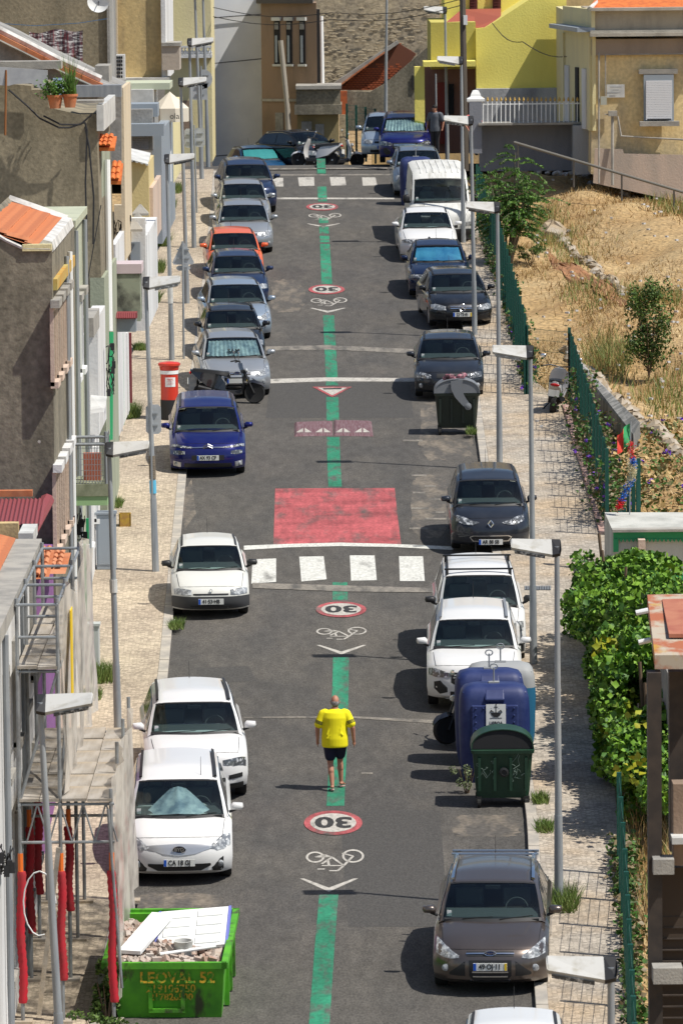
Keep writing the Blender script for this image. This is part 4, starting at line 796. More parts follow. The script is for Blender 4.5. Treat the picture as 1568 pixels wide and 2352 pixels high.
MB().tube(P(14, 160, 129.7), P(12, 310, 129.7), .025).build('rusty_pipe', mat('rust', (.22, .09, .03), .9), h, world=True)
for x0, y0, x1, y1, D in ((222, 312, 268, 338, 131), (252, 374, 283, 415, 134)):
    a = P(x0+6, y0, D+1); b = P(x1, y0, D+1); c_ = P(x1-5, y1, D); d_ = P(x0, y1, D); MB().prism([a, b, c_, d_], (0, 0, -.08)).build('canopy', TILE2, h, world=True)
    rows(h, 'canopy_tile', TILE2, a, b-a, d_-a, max(2, int((b-a).length/.11)), 3, .11, (d_-a).length/3, maxn=40)
for k_, pl in enumerate((((20, 205), (60, 240), (90, 270), (135, 292), (160, 292), (195, 280), (200, 300), (196, 420), (200, 555)), ((195, 290), (205, 340), (215, 450), (214, 560)), ((100, 265), (140, 285), (185, 285), (210, 262)))):
    MB().path([P(x, y, 129.75) for x, y in pl], .022, 5).build('cable', CABLE, h, world=True)
# terrace with pots on the brown gable
for px, py, r_, lb in ((127, 248, .17, 'left'), (161, 246, .16, 'right')):
    b = P(px, py, 129.4); t = T('potted_plant', f'terracotta pot with {"bushy leaves" if r_ > .165 else "long reedy leaves"} on the brown gable terrace', 'potted plant', b, group='terrace pots')
    MB().lathe((0, 0, 0), [(r_*.7, 0), (r_, .25), (r_*1.12, .25), (r_*1.12, .30), (r_*.9, .30)], 16).build('pot', TILE, t, smooth=True)
    if r_ > .165: leaves('foliage', None, t, rng.normal(size=(500, 3))*np.array([.15, .12, .11])+[0, 0, .45], .09, mats=[leafmat('leaf_green', (.06, .14, .02), (.12, .22, .04))])
    else: blades('foliage', leafmat('leaf_green', (.06, .14, .02), (.12, .22, .04)), t, rng.normal(size=(90, 3))*np.array([.06, .05, .0])+[0, 0, .28], .85, .03, lean=.18)
w0, w1 = wbox(122, 178, 148, 225, 131, .03); tag(MB().box(w0, w1).build('laundry', mat('pastel_cloth', (.5, .62, .62), .9, c2=(.25, .4, .65), s2=3, st=(4, 1, .2)), None, world=True), 'pastel striped towels drying above the terrace pots', 'laundry')
w0, w1 = wbox(112, 200, 176, 262, 133.5, .2); 
# sloped tile roof above
h = T('sloped_roof_house', 'house whose long orange tile verge with white mortar slopes down to the right', 'house', (-6, 150, zr(150)))
g = [P(x, y, 145) for x, y in ((-40, 60), (0, 78), (100, 130), (230, 192), (262, 205), (278, 215), (278, 372), (-40, 372))]; yq_ = g[0].y
for q in g: q.y = yq_
g2 = [q.copy() for q in g]; MB().prism(g2, (0, 7, 0)).build('gable_wall', GREYR, h, world=True)
vpts = [(-40, 52), (0, 74), (60, 104), (140, 145), (232, 187)]
for (x0, y0), (x1, y1) in zip(vpts, vpts[1:]):
    a = P(x0, y0+4, 144.7); b = P(x1, y1+4, 144.7); L_ = (b-a).length; n_ = int(L_/.42)
    for i in range(n_):
        c0 = a+(b-a)*(i/n_); c1 = a+(b-a)*((i+1.06)/n_); MB().prism([c0, c1, c1+Vector((0, 0, -.14)), c0+Vector((0, 0, -.16))], (0, .5, 0)).build('verge_tile', TILE, h, world=True)
MB().path([P(x, y-6, 145) for x, y in vpts], .10, 6).build('mortar_ridge', MORT, h, world=True); MB().path([P(x, y+18, 144.6) for x, y in vpts], .03, 5).build('roof_flashing', CONC, h, world=True)
w0, w1 = wbox(165, 195, 278, 222, 144.2, .6); MB().box(w0, w1).build('metal_flashing', GALV, h, world=True)
w0, w1 = wbox(278, 200, 286, 600, 145.5, 5); MB().box(w0, w1).build('street_front', CREAM, h, world=True)
w0, w1 = wbox(218, 150, 250, 195, 148, 2); MB().box(w0, w1).build('chimney', CONC, h, world=True)
# row of small plots and lean-tos further up on the left
def lean(name, label, cat, parts, D, off=0):
    t = T(name, label, cat, P(300, 500, D)); 
    for nm, x0, y0, x1, y1, dd, d, m_ in parts: w0, w1 = wbox(x0, y0, x1, y1, D+dd, d); MB().box(w0, w1).build(nm, m_, t, world=True)
    return t
t = lean('balcony_house', 'house front with a white edged mouldy grey-green balcony wall and red awning', 'house', [('wall', 257, 560, 268, 1010, 2, 8, WHR), ('balcony_front', 256, 628, 322, 738, 0, 1.2, mat('mouldy_plaster', (.28, .31, .23), .95, c2=(.07, .075, .06), s2=1.6, k=(.42, .6))), ('balcony_cap', 254, 606, 325, 628, -.1, 1.4, mat('pinkish_paint', (.55, .46, .47))), ('awning', 264, 718, 314, 731, -.6, .5, MAR), ('meter_box', 268, 731, 312, 762, -.5, .6, SHEETB)], 138)
for i in range(10):
    a = P(265+i*4.9, 719, 137.2); b = P(265+i*4.9, 731, 136.9); MB().tube(a, b, .022, n=5).build('awning_rib', MAR, t, world=True)
for px, wd, m_ in ((261, 8, WHR), (270, 5, DARK), (277, 6, WHR), (282, 4, GRNP), (290, 8, WHR), (299, 7, MAR)):
    w0, w1 = wbox(px-wd/2, 764, px+wd/2, 1040-abs(px-261)*3, 139+(px-261)*.25, .15); MB().box(w0, w1).build('door_frame', m_, t, world=True)
t = lean('garden_wall', 'cluttered pale garden walls and gate posts with pyramid caps beside the pavement', 'wall', [('pier', 298, 500, 334, 640, 0, .5, WHR), ('pier', 263, 470, 296, 640, 6, .5, CREAM), ('pier', 326, 520, 334, 640, .3, .4, mat('brick_pattern_pier', (.45, .28, .18), .9, c2=(.6, .58, .52), s2=9)), ('wall', 300, 540, 338, 760, 1.5, 9, WHR), ('panel', 300, 555, 322, 625, -.1, .1, SHEETB)], 150)
for px, py, D in ((322, 480, 156), (316, 500, 152), (308, 516, 149.5)):
    b = P(px, py, D); rr = [[b+Vector((sx*k, sy*k, z_)) for sx, sy in ((-1, -1), (1, -1), (1, 1), (-1, 1))] for k, z_ in ((.2, -.16), (.22, -.16), (.22, -.1), (.02, .14))]; MB().loft(rr).build('pyramid_cap', CONC, t, world=True)
t = lean('yellow_annex', 'pale yellow lean-to under a ribbed white sheet roof up the left side', 'annex', [('wall', 290, 372, 342, 520, 0, 5, stucco('straw_render', (.62, .50, .24), (.56, .46, .26))), ('wall', 342, 430, 352, 560, .5, 8, PINK)], 165)
n_ = 9
for i in range(n_):
    q = i/n_; a = P(290+q*56, 337+q*13, 167); b = P(288+q*52, 362+q*14, 164.6); a2 = P(290+(q+1/n_)*56, 337+(q+1/n_)*13, 167); b2 = P(288+(q+1/n_)*52, 362+(q+1/n_)*14, 164.6)
    MB().prism([a, a2, b2, b], (0, 0, -.05+.03*(i % 2))).build('roof_sheet', SHEETW, t, world=True)
t = lean('sheet_roof_shed', 'grey shed with stacked sheet metal awnings and dark shutter slats', 'shed', [('wall', 286, 250, 350, 345, 0, 6, GREYR), ('awning', 286, 284, 376, 312, -.8, 1, SHEETB), ('awning', 286, 238, 362, 268, .5, 1.6, SHEETB), ('side_wall', 350, 300, 372, 560, 1, 14, SHEETB), ('upper_wall', 280, 205, 352, 245, 3, 4, SHEETW), ('cornice', 283, 190, 390, 205, 3.5, 3, mat('pale_green_paint', (.45, .48, .36)))], 172)
for i in range(7): w0, w1 = wbox(289, 313+i*4.4, 341, 316.5+i*4.4, 171.9, .1); MB().box(w0, w1).build('slat', BLG, t, world=True)
w0, w1 = wbox(372, 250, 398, 420, 185, 12); tag(MB().box(w0, w1).build('house_front', PALEY, None, world=True), 'pale yellow house front right of the cream parasol', 'house')
# parasol
b = P(390, 240, 182); t = T('parasol', 'big cream parasol with ola lettering on its valance at upper left', 'parasol', (b.x, b.y, b.z)); rt = Vector((0, 0, .42)); rp = [Vector((.62*math.cos(a), .55*math.sin(a), -.1)) for a in np.linspace(.3, 2*math.pi+.3, 8, endpoint=False)]
CAN = mat('cream_canvas', (.62, .57, .47), .9)
MB().add([rt]+rp+[q+Vector((0, 0, -.42)) for q in rp], [(0, 1+i, 1+(i+1) % 8) for i in range(8)]+[(1+i, 9+i, 9+(i+1) % 8, 1+(i+1) % 8) for i in range(8)]).build('canopy', CAN, t, recalc=False)
MB().tube((0, 0, .4), (0, 0, -2.4), .03).build('pole', WHITE, t); lettering('ola', .26, Matrix.Translation((.16, -.57, -.34)) @ FRONT, INK, t)
# top-left: dark gable with washing, dish
t = lean('dark_upper_house', 'dark streaked concrete gable behind the blanket at the top left corner', 'house', [('gable_wall', -40, -60, 246, 200, 0, 6, BR), ('edge', 246, -60, 252, 210, -.1, 5, GREYR)], 176)
b = P(226, 2, 175); t = T('satellite_dish', 'round white satellite dish on the dark gable at the top left', 'satellite dish', b); MB().lathe((0, 0, 0), [(.02, .10), (.15, .08), (.25, .03), (.33, -.04), (.335, -.045), (.25, .01), (.02, .075)], 20, 'y').build('dish', WHITE, t, smooth=True); MB().path([(0, .1, 0), (0, -.25, -.12)], .015).tube((0, .1, 0), (.0, .5, -.2), .02).build('feed_arm', BLACK, t)
pl = T('blanket', 'black, white and red plaid blanket hanging from the washing line', 'blanket', P(138, 105, 172)); m_ = mat('plaid', (.06, .05, .06), .95, c2=(.5, .5, .5), s2=9, st=(.25, 1, 2.2), k=(.48, .56), c3=(.16, .03, .04), s3=7, st3=(2, 1, .3))
rr = []
for i in range(19):
    q = i/18; x0 = 67+q*123; yt = 72+ -5*q+4*math.sin(q*9); yb_ = 150+0*q if False else (92+q*58 if False else 150+q*2)
    rr.append([Vector(P(x0, yt+(yb_-yt)*k/5, 172+.05*math.sin(i*1.3+k*.3))) for k in range(6)])
MB().loft(rr, cap=False, closed=False).build('cloth', m_, pl, world=True, recalc=False)
MB().path([P(-10, 52, 172), P(80, 58, 172), P(180, 52, 172), P(245, 42, 172)], .012, 4).build('washing_line', mat('blue_line', (.05, .15, .3)), pl, world=True)
t = lean('ochre_gable_house', 'house with ochre stained gable, white corner piers and a pinkish balcony box', 'house', [('gable_wall', 268, -60, 372, 183, 0, 8, OCH), ('pier', 252, -60, 270, 185, -.2, 8, CREAM), ('pier', 370, -60, 380, 185, -.2, 9, WHR), ('balcony', 372, 104, 412, 160, -.5, 2, stucco('dirty_pink', (.42, .36, .30), (.3, .27, .23))), ('balcony_cap', 371, 97, 414, 105, -.6, 2.2, CONC), ('ledge', 278, 178, 388, 190, -.6, 2, SHEETW)], 186)
ac = T('air_conditioner', 'white air conditioner unit with dark grille beside the ochre gable', 'air conditioner', P(274, 152, 184)); w0, w1 = wbox(262, 124, 287, 182, 184, .4); MB().box(w0, w1).build('casing', WHITE, ac, world=True)
for i in range(6):
    for j in range(3): w0, w1 = wbox(267+j*5.2, 128+i*8.8, 271+j*5.2, 134+i*8.8, 183.95, .02); MB().box(w0, w1).build('vent', BLACK, ac, world=True)
t = lean('yellow_balcony_house', 'pale yellow house with dark tall windows and a white balustrade at the upper left', 'house', [('wall', 378, -60, 486, 372, 0, 6, PALEY), ('window', 390, 22, 398, 58, -.05, .1, DARK), ('window', 423, 48, 437, 102, -.05, .1, DARK), ('window', 450, 40, 470, 108, -.05, .1, DARK), ('garage', 395, 230, 440, 330, -.05, .1, BRN), ('balcony_slab', 414, 124, 486, 132, -.8, 1, WHR), ('handrail', 414, 104, 486, 108, -.8, .1, WHR)], 222)
for i in range(9): b = P(418+i*8, 124, 221.4); MB().lathe(b, [(.05, 0), (.09, .08), (.04, .16), (.04, .22), (.07, .27)], 8).build('baluster', WHR, t, world=True, smooth=True)
t = lean('white_tall_wall', 'tall plain bluish-white wall at the end of the street', 'building', [('wall', 485, -80, 615, 392, 3.6, 8, mat('bluish_white_render', (.80, .82, .84), .9, c2=(.72, .74, .77), s2=1)), ('base_patch', 540, 338, 576, 392, 3.55, .1, BRN)], 226)
for pl_ in ([(487, 40), (540, 36), (602, 32)], [(486, 145), (560, 138), (618, 132)], [(492, 150), (494, 260), (492, 358)], [(492, 358), (540, 354), (602, 352)]): MB().path([P(x, y, 229.3) for x, y in pl_], .025, 4).build('cable', CABLE, t, world=True)
t = T('brown_window_house', 'brown rendered house with three tall narrow windows at the end of the street', 'house', P(660, 300, 227))
def ang(nm, m_, x0, y0, x1, y1, off=0, th=.1, par=None):
    f_ = lambda px: 227.4-(px-601)*.0080
    A, B = P(x0, 200, f_(x0)), P(x1, 200, f_(x1)); za, zb_ = P(660, y1, 227).z, P(660, y0, 227).z; A.z = B.z = za; n_ = Vector((-.43, -.90, 0)).normalized(); A += n_*off; B += n_*off; hh = Vector((0, 0, zb_-za))
    return MB().prism([A, B, B+hh, A+hh], -n_*th if th < 1 else (0, th, 0)).build(nm, m_, par or t, world=True)
ang('wall', BRN, 601, 5, 728, 392, 0, 3.0); ang('cornice', mat('dark_cornice', (.10, .09, .08)), 598, -12, 728, 6, .3, 3.2); ang('band', CONC, 601, 226, 700, 232, .06, .08); ang('door', GREYR, 632, 258, 650, 340, .04, .06)
for x0 in (631, 659, 689):
    f = ang('window', DARK, x0, 44, x0+13, 148, .03, .05); ang('lintel', SHEETW, x0-3, 38, x0+17, 46, .15, .2, f); ang('pane', GREYR, x0+2, 50, x0+11, 66, .06, .02, f); ang('pane', SHEETB, x0+3, 80, x0+8, 142, .06, .02, f); ang('sill', SHEETW, x0-2, 146, x0+16, 151, .12, .15, f)
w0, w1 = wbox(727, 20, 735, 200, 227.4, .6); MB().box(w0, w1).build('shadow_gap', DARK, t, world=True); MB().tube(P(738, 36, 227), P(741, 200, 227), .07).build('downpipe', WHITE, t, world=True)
tag(MB().tube(P(644, 92, 224), P(660, 250, 224), .10).tube(P(660, 250, 224), P(663, 345, 224), .11).build('wooden_pole', mat('old_pole', (.30, .27, .22), .9)), 'short leaning grey wooden pole before the brown house', 'pole')
t = lean('rough_stone_gable', 'huge windowless rough stone gable wall closing the view', 'building', [('wall', 722, -90, 1010, 230, 0, 6, STONE)], 244)
wm = T('stone_courses', 'rows of weathered stones standing proud of the huge gable wall', 'masonry', P(860, 100, 243.9)); t['label'] = 'huge windowless rough rendered gable wall closing the view'; bpy.data.objects.remove(wm)
one = None
for k in range(240):
    px, py = random.uniform(740, 1000), random.uniform(2, 196)
    if py > 100+max(0, (px-900))*.0 and 760 < px < 990 and py > 215-(px-760)*.8: continue
    s1, s2 = random.uniform(.05, .2), random.uniform(.025, .06); q = P(px, py, 243.9)
    if one is None: one = MB().ell((0, 0, 0), (1, .35, 1), 6, 4).build('stone', STONE, t); o = one
    else: o = one.copy(); C.objects.link(o)
    o.parent = t; o.location = q-OFF[t.name]; o.scale = (s1, .05, s2)
t = lean('low_garage', 'low dirty yellow and grey building under a concrete coping at street end', 'building', [('wall', 683, 262, 778, 392, .5, 5, stucco('dirty_yellow', (.30, .24, .12), (.22, .18, .1))), ('parapet', 680, 203, 782, 242, 0, 3, DK), ('coping', 679, 196, 784, 204, -.2, 3.4, CONC), ('ledge', 676, 240, 785, 262, -.2, 3.4, DK), ('shutter', 692, 278, 716, 330, .4, .1, GREYR), ('shutter', 724, 284, 744, 330, .4, .1, GREYR)], 224)
t = T('ruined_shed', 'ruined shed with an exposed red brick gable and grey concrete walls', 'shed', P(860, 200, 228))
def poly(nm, m_, pts, D, d, par): g = [P(x, y, D) for x, y in pts]; y_ = g[0].y; g = [Vector((q.x, y_, q.z)) for q in g]; return MB().prism(g, (0, d, 0)).build(nm, m_, par, world=True)
poly('brick_backing', mat('dark_brick_joint', (.16, .06, .035), .95), [(765, 205), (912, 96), (955, 122), (930, 160), (862, 206)], 229, .3, t); poly('concrete_wall', GREYR if False else DK, [(780, 208), (850, 210), (885, 190), (985, 104), (990, 300), (782, 300)], 228, .3, t)
poly('verge', CONC, [(748, 202), (912, 92), (916, 98), (765, 206)], 228.6, .6, t)
one = None; k = 0
for r_ in range(22):
    for c_ in range(20):
        px = 770+c_*9.2+(r_ % 2)*4.6; py = 100+r_*5.2; lim = 205-(px-765)*.742
        if py < lim+7 or py > 204 or (px > 915 and py < 98+(px-915)*.65): continue
        if px > 862 and py > 206-(px-862)*.85-0: continue
        q = P(px, py, 228.95)
        if one is None: one = MB().box((-.066, -.04, -.033), (.066, .03, .033)).build('brick', BRICK, t); o = one
        else: o = one.copy(); C.objects.link(o)
        o.parent = t; o.location = q-OFF[t.name]+Vector((0, random.uniform(-.02, .01), 0)); k += 1
for i in range(11):
    q = P(905-i*13.2, 102+i*9.8, 228.7); MB().cbox(q, (.26, .5, .06), Matrix.Rotation(math.radians(36), 3, 'Y').inverted() if False else Matrix.Rotation(-math.radians(36), 3, 'Y')).build('roof_tile', TILE, t, world=True)
w0, w1 = wbox(782, 208, 797, 262, 227.7, .3); MB().box(w0, w1).build('broken_pier', BRICK, t, world=True); w0, w1 = wbox(779, 262, 800, 392, 227.7, .4); MB().box(w0, w1).build('rubble_pier', STONE, t, world=True)
for (x0, y0, x1, y1) in ((946, 172, 954, 205),): w0, w1 = wbox(x0, y0, x1, y1, 227.9, .1); MB().box(w0, w1).build('opening', DARK, t, world=True)
# yellow houses, right top
t = T('yellow_house', 'bright yellow house with terracotta lean-to roof and dark red shutters', 'house', P(1150, 150, 208))
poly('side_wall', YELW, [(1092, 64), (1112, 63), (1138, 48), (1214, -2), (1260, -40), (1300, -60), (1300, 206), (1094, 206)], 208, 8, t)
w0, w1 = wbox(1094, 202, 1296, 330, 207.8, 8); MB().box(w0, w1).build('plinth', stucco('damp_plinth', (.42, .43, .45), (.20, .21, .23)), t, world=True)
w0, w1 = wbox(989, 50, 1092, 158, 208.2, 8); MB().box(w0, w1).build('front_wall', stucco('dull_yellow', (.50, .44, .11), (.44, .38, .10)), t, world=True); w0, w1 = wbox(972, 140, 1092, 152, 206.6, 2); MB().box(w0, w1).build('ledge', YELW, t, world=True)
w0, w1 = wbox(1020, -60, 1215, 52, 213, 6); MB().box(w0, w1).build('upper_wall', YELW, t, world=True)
MB().prism([P(1024, 50, 208.4), P(1092, 62, 208.4), P(1112, 62, 208.4), P(1150, 38, 209.5), P(1150, 18, 212.9), P(1060, 20, 212.9)], (0, 0, -.06)).build('lean_to_roof', mat('red_brown_tile', (.30, .075, .045), .85), t, world=True)
for x0, x1, y1 in ((1078, 1096, 26), (1131, 1150, 36)):
    w0, w1 = wbox(x0, -40, x1, y1, 212.9, .1); f = MB().box(w0, w1).build('shutter', mat('oxblood_wood', (.09, .02, .02), .7), t, world=True)
    for i in range(9): w0, w1 = wbox(x0+2, -36+i*6.5, x1-2, -33+i*6.5, 212.82, .06); MB().box(w0, w1).build('louvre', MATS['oxblood_wood'], f, world=True)
w0, w1 = wbox(952, 152, 975, 290, 207, .6); MB().box(w0, w1).build('buttress', YELW, t, world=True); w0, w1 = wbox(975, 152, 1094, 352, 209.6, .4); MB().box(w0, w1).build('porch_back', stucco('pink_porch', (.30, .16, .12), (.22, .12, .10)), t, world=True)
w0, w1 = wbox(1004, 188, 1022, 330, 209.4, .1); MB().box(w0, w1).build('red_door', mat('red_door', (.22, .03, .02), .6), t, world=True); w0, w1 = wbox(1030, 192, 1042, 262, 209.4, .1); MB().box(w0, w1).build('window', DARK, t, world=True)
# garden wall with white railing
t = T('railed_garden_wall', 'grey garden wall topped by a white railing with golden spear tips', 'wall', P(1230, 330, 198))
w0, w1 = wbox(1100, 285, 1320, 392, 198, .3); MB().box(w0, w1).build('wall', BLG, t, world=True); w0, w1 = wbox(1316, 287, 1364, 400, 196.5, 1.6); MB().box(w0, w1).build('wall', stucco('light_blue_grey', (.36, .38, .41), (.30, .32, .35)), t, world=True)
w0, w1 = wbox(1098, 281, 1364, 286, 196.8, 1.2); MB().box(w0, w1).build('coping', CONC, t, world=True)
for y_ in (236, 282): w0, w1 = wbox(1106, y_, 1358, y_+3, 197, .04); MB().box(w0, w1).build('rail', WHITE, t, world=True)
GOLD = mat('gold_paint', (.55, .36, .10), .4)
for i in range(25):
    px = 1109+i*10.3; a = P(px, 283, 197); b = P(px, 232, 197); bar = MB().tube(a, b, .018, n=5).build('baluster', WHITE, t, world=True)
    MB().loft([[b+Vector((k*math.cos(q), k*math.sin(q), z_)) for q in (0, 1.57, 3.14, 4.71)] for k, z_ in ((.02, 0), (.045, .05), (.01, .15))]).build('spear_tip', GOLD, bar, world=True)
w0, w1 = wbox(1078, 230, 1106, 352, 197, .5); MB().box(w0, w1).build('gate_pier', BLG, t, world=True)
b = P(1092, 230, 197.2); MB().loft([[b+Vector((sx*k, sy*k, z_)) for sx, sy in ((-1, -1), (1, -1), (1, 1), (-1, 1))] for k, z_ in ((.26, -.06), (.30, -.02), (.30, .06), (.18, .14), (.16, .22), (.10, .34), (.02, .36))]).build('pier_cap', WHITE, t, world=True)
# beige house
t = T('beige_house', 'weathered beige house with stone parapet and a white roller shutter at the top right', 'house', P(1460, 250, 194))
poly('front_wall', BEIGE, [(1361, 88), (1640, 88), (1640, 480), (1358, 400)], 194, 9, t); w0, w1 = wbox(1360, 22, 1640, 68, 193.9, 9); MB().box(w0, w1).build('parapet', stucco('rough_parapet', (.42, .36, .27), (.26, .23, .18)), t, world=True)
for a, b, pr in ((16, 23, .35), (68, 74, .25), (74, 82, .45)): w0, w1 = wbox(1355, a, 1640, b, 193.9-pr, pr+.2); MB().box(w0, w1).build('cornice', stucco('cornice_stone', (.42, .39, .33), (.26, .24, .2)), t, world=True)
w0, w1 = wbox(1358, 88, 1640, 125, 193.9, .1); MB().box(w0, w1).build('frieze', stucco('brown_frieze', (.34, .27, .21), (.25, .2, .16)), t, world=True)
poly('plinth', stucco('pinkish_plinth', (.52, .41, .33), (.42, .35, .28), (.3, .27, .24)), [(1366, 340), (1430, 342), (1432, 352), (1560, 355), (1640, 358), (1640, 480), (1362, 420)], 193.85, .1, t)
PX = P(1360, 200, 194); PX2 = P(1294, 200, 201)
def ret(nm, m_, y0, y1, off, k0=0, k1=1, th=.12):
    a = PX+(PX2-PX)*k0; b = PX+(PX2-PX)*k1; za = P(1360, y1, 194).z; zb_ = P(1360, y0, 194).z; n_ = Vector((PX2.y-PX.y, -(PX2.x-PX.x), 0)).normalized()*-1
    A = Vector((a.x, a.y, za)); B = Vector((b.x, b.y, za)); o = n_*off; hgt = Vector((0, 0, zb_-za)); return MB().prism([A+o, B+o, B+o+hgt, A+o+hgt], n_*-(th)).build(nm, m_, t, world=True)
ret('return_wall', PALEY, 70, 300, 0); ret('return_parapet', PALEY, 20, 62, .02); ret('return_cornice', SHEETB, 62, 72, .5, th=.6)
for k0, k1 in ((.78, .92), (.45, .55), (.18, .32)): ret('window', WHR if k0 != .45 else DARK, 160, 300, .05, k0, k1, .1)
for k0, k1 in ((.93, 1.0), (.02, .1)): ret('pilaster', PALEY, 84, 300, .08, k0, k1, .1)
w0, w1 = wbox(1478, 170, 1547, 278, 193.85, .2); f = MB().box(w0, w1).build('window', SHEETB, t, world=True)
for i in range(23): w0, w1 = wbox(1483, 184+i*3.95, 1543, 187.4+i*3.95, 193.78, .08); MB().box(w0, w1).build('slat', mat('slat_white', (.66, .67, .69), .5), f, world=True)
w0, w1 = wbox(1486, 272, 1541, 275, 193.77, .05); MB().box(w0, w1).build('gap', DARK, f, world=True)
w0, w1 = wbox(1467, 158, 1556, 169, 193.75, .3); MB().box(w0, w1).build('lintel', CONC, f, world=True); w0, w1 = wbox(1469, 278, 1560, 289, 193.6, .45); MB().box(w0, w1).build('sill', CONC, f, world=True)
w0, w1 = wbox(1393, 193, 1434, 223, 193.85, .06); pq = MB().box(w0, w1).build('plaque', SHEETW, t, world=True); c_ = P(1413.5, 206, 193.8)
[MB().cbox(c_+Vector((dx_, 0, dz_)), (w__, .004, .03)).build('engraved_line', mat('faint_ink', (.3, .3, .3)), pq, world=True) for dx_, dz_, w__ in ((0, .1, .38), (0, .0, .2), (0, -.09, .32))]
w0, w1 = wbox(1379, 221, 1393, 240, 193.7, .2); MB().box(w0, w1).build('meter_box', mat('meter_grey', (.38, .39, .33)), t, world=True); w0, w1 = wbox(1397, 254, 1417, 266, 193.6, .3); MB().box(w0, w1).build('junction_box', CONC, t, world=True)
for pl_, r_ in (([(1375, 120), (1375, 420)], .03), ([(1390, 125), (1390, 220)], .02), ([(1390, 124), (1640, 122)], .02), ([(1406, 266), (1406, 425)], .05), ([(1418, 266), (1426, 312), (1640, 324)], .03), ([(1388, 262), (1398, 262)], .02)): MB().path([P(x, y, 193.75) for x, y in pl_], r_, 6).build('pipe', CONC, t, world=True)
w0, w1 = wbox(1294, 20, 1500, 300, 201.2, 6.7); MB().box(w0, w1).build('shadow_caster_wing', PALEY, t, world=True)  # box added behind the return to cast the diagonal shadow on the yellow wall
# tile roof
a = P(1354, 20, 194.6); sl_ = MB().add([P(1350, 19, 194.5), P(1650, 19, 194.5), P(1650, -60, 199), P(1410, -60, 199)], [(0, 1, 2, 3)]).build('roof', TILE2, t, world=True)
rows(t, 'roof_tile', TILE2, P(1400, -14, 196.9), (1, 0, 0), (0, -2.3, -.58), 22, 7, .16, .30, maxn=280)
MB().path([P(1354, 20, 194.5), P(1395, -12, 197), P(1410, -40, 199)], .1, 6).build('hip_ridge', MORT, t, world=True)
poly('side_roof', TILE2, [(1354, 20), (1395, -12), (1410, -40), (1400, -60), (1440, -60), (1440, 20)], 199.2, .2, t)
# closing walls beyond, seen past the edges of the houses
tag(MB().box((-22, 256, -4), (0, 258, 34)).build('distant_building', GREYR), 'grey building mass closing the view behind the upper left houses', 'building'); tag(MB().box((1.5, 256, -4), (26, 258, 34)).build('distant_building', OCH), 'ochre building mass closing the view behind the yellow house', 'building')
# ------------------------------------------------------------------ lamp posts
HEADM = mat('lamp_head_white', (.46, .455, .43), .5, c2=(.33, .31, .26), s2=4, k=(.5, .7))
def lamp(label, bx, by, tx, ty, side=1, D=None, ln=.74, band=None):
    b = G(bx, by, PH) if D is None else P(bx, by, D)
    D = depth(b); tp = P(tx, ty, D); tp.y = b.y
    t = T('street_lamp', label, 'street lamp', b, group='street lamps along the kerbs'); d = tp-b; h_ = d.length
    MB().tube((0, 0, -.3), d*.25, .082, .070, 12).tube(d*.25, d, .062, .042, 12).build('pole', GALV, t, smooth=True)
    c = d.copy(); m_ = MB(); y = .16
    def pr(xs): return [[Vector((c.x+side*x, c.y-.16, c.z+b_)), Vector((c.x+side*x, c.y+.14, c.z+a)), Vector((c.x+side*x, c.y+.16, c.z+a-.05)), Vector((c.x+side*x, c.y-.13, c.z+b_-.05))] for x, a, b_ in xs]
    m_.loft([[q for q in r] for r in pr([(.08, .10, -.12), (ln, .12, .0), (ln+.02, .10, .015)])]); m_.build('lamp_head', HEADM, t)
    MB().loft(pr([(-.07, .08, -.02), (-.05, .10, -.10), (.08, .105, -.125)])).build('head_cap', BLACK, t)
    MB().loft(pr([(.2, -.12, -.14), (.7, -.03, -.05)])).build('lens', LENSD, t)
    if band:
        for q0, q1, m2, nm in band: MB().tube(d*q0, d*q1, .075, n=12).build(nm, m2, t)
    return t
lamp('street lamp whose head hangs over the bottom right pavement', 1404, 3374, 1397, 2200, -1)
lamp('street lamp with stained head beside the ivy, foot level with the brown-grey car', 1283, 2078, 1275, 1245, -1)
lamp('street lamp rising behind the white crossover on the right pavement', 1225, 1524, 1215, 800, -1)
lamp('street lamp standing between the grey-lidded bin and the dark electric hatchback', 1147, 1070, 1140, 470, -1)
lamp('street lamp just right of the dark grey hatchback roof', 1090, 768, 1080, 272, -1)
lamp('street lamp beside the tall white van', 1064, 556, 1058, 135, -1)
lamp('street lamp beside the yellow house porch', 1027, 356, 1021, 20, -1)
lamp('street lamp pole far beyond the crest before the concrete ruin', 885, 268, 888, -30, -1, D=224)
lamp('street lamp in front of the scaffold with its head above the decks', 147, 2563, 97, 1600, 1)
lamp('street lamp with a pale paint band beside the white scaffolded house', 272, 1692, 253, 1022, 1, band=[(.50, .545, SHEETW, 'paint_band')])
lamp('street lamp carrying a grey road sign and a blue sticker, left of the blue car', 358, 1312, 337, 642, 1, band=[(.27, .315, mat('sticker_blue', (.10, .42, .62)), 'sticker'), (.32, .40, mat('twine', (.22, .18, .13), c2=(.06, .05, .04), s2=9, st=(.3, .3, 6)), 'twine')])
lamp('street lamp behind the red post box', 395, 826, 384, 360, 1, band=[(.28, .36, SHEETW, 'paint_band')])
lamp('street lamp beside the triangular sign', 430, 696, 416, 184, 1)
lamp('street lamp behind the orange-red car', 446, 568, 436, 93, 1)
lamp('tall pole by the round sign back at the top left', 464, 410, 448, -20, 1); lamp('pole in front of the bluish-white wall corner', 478, 366, 466, -40, 1)
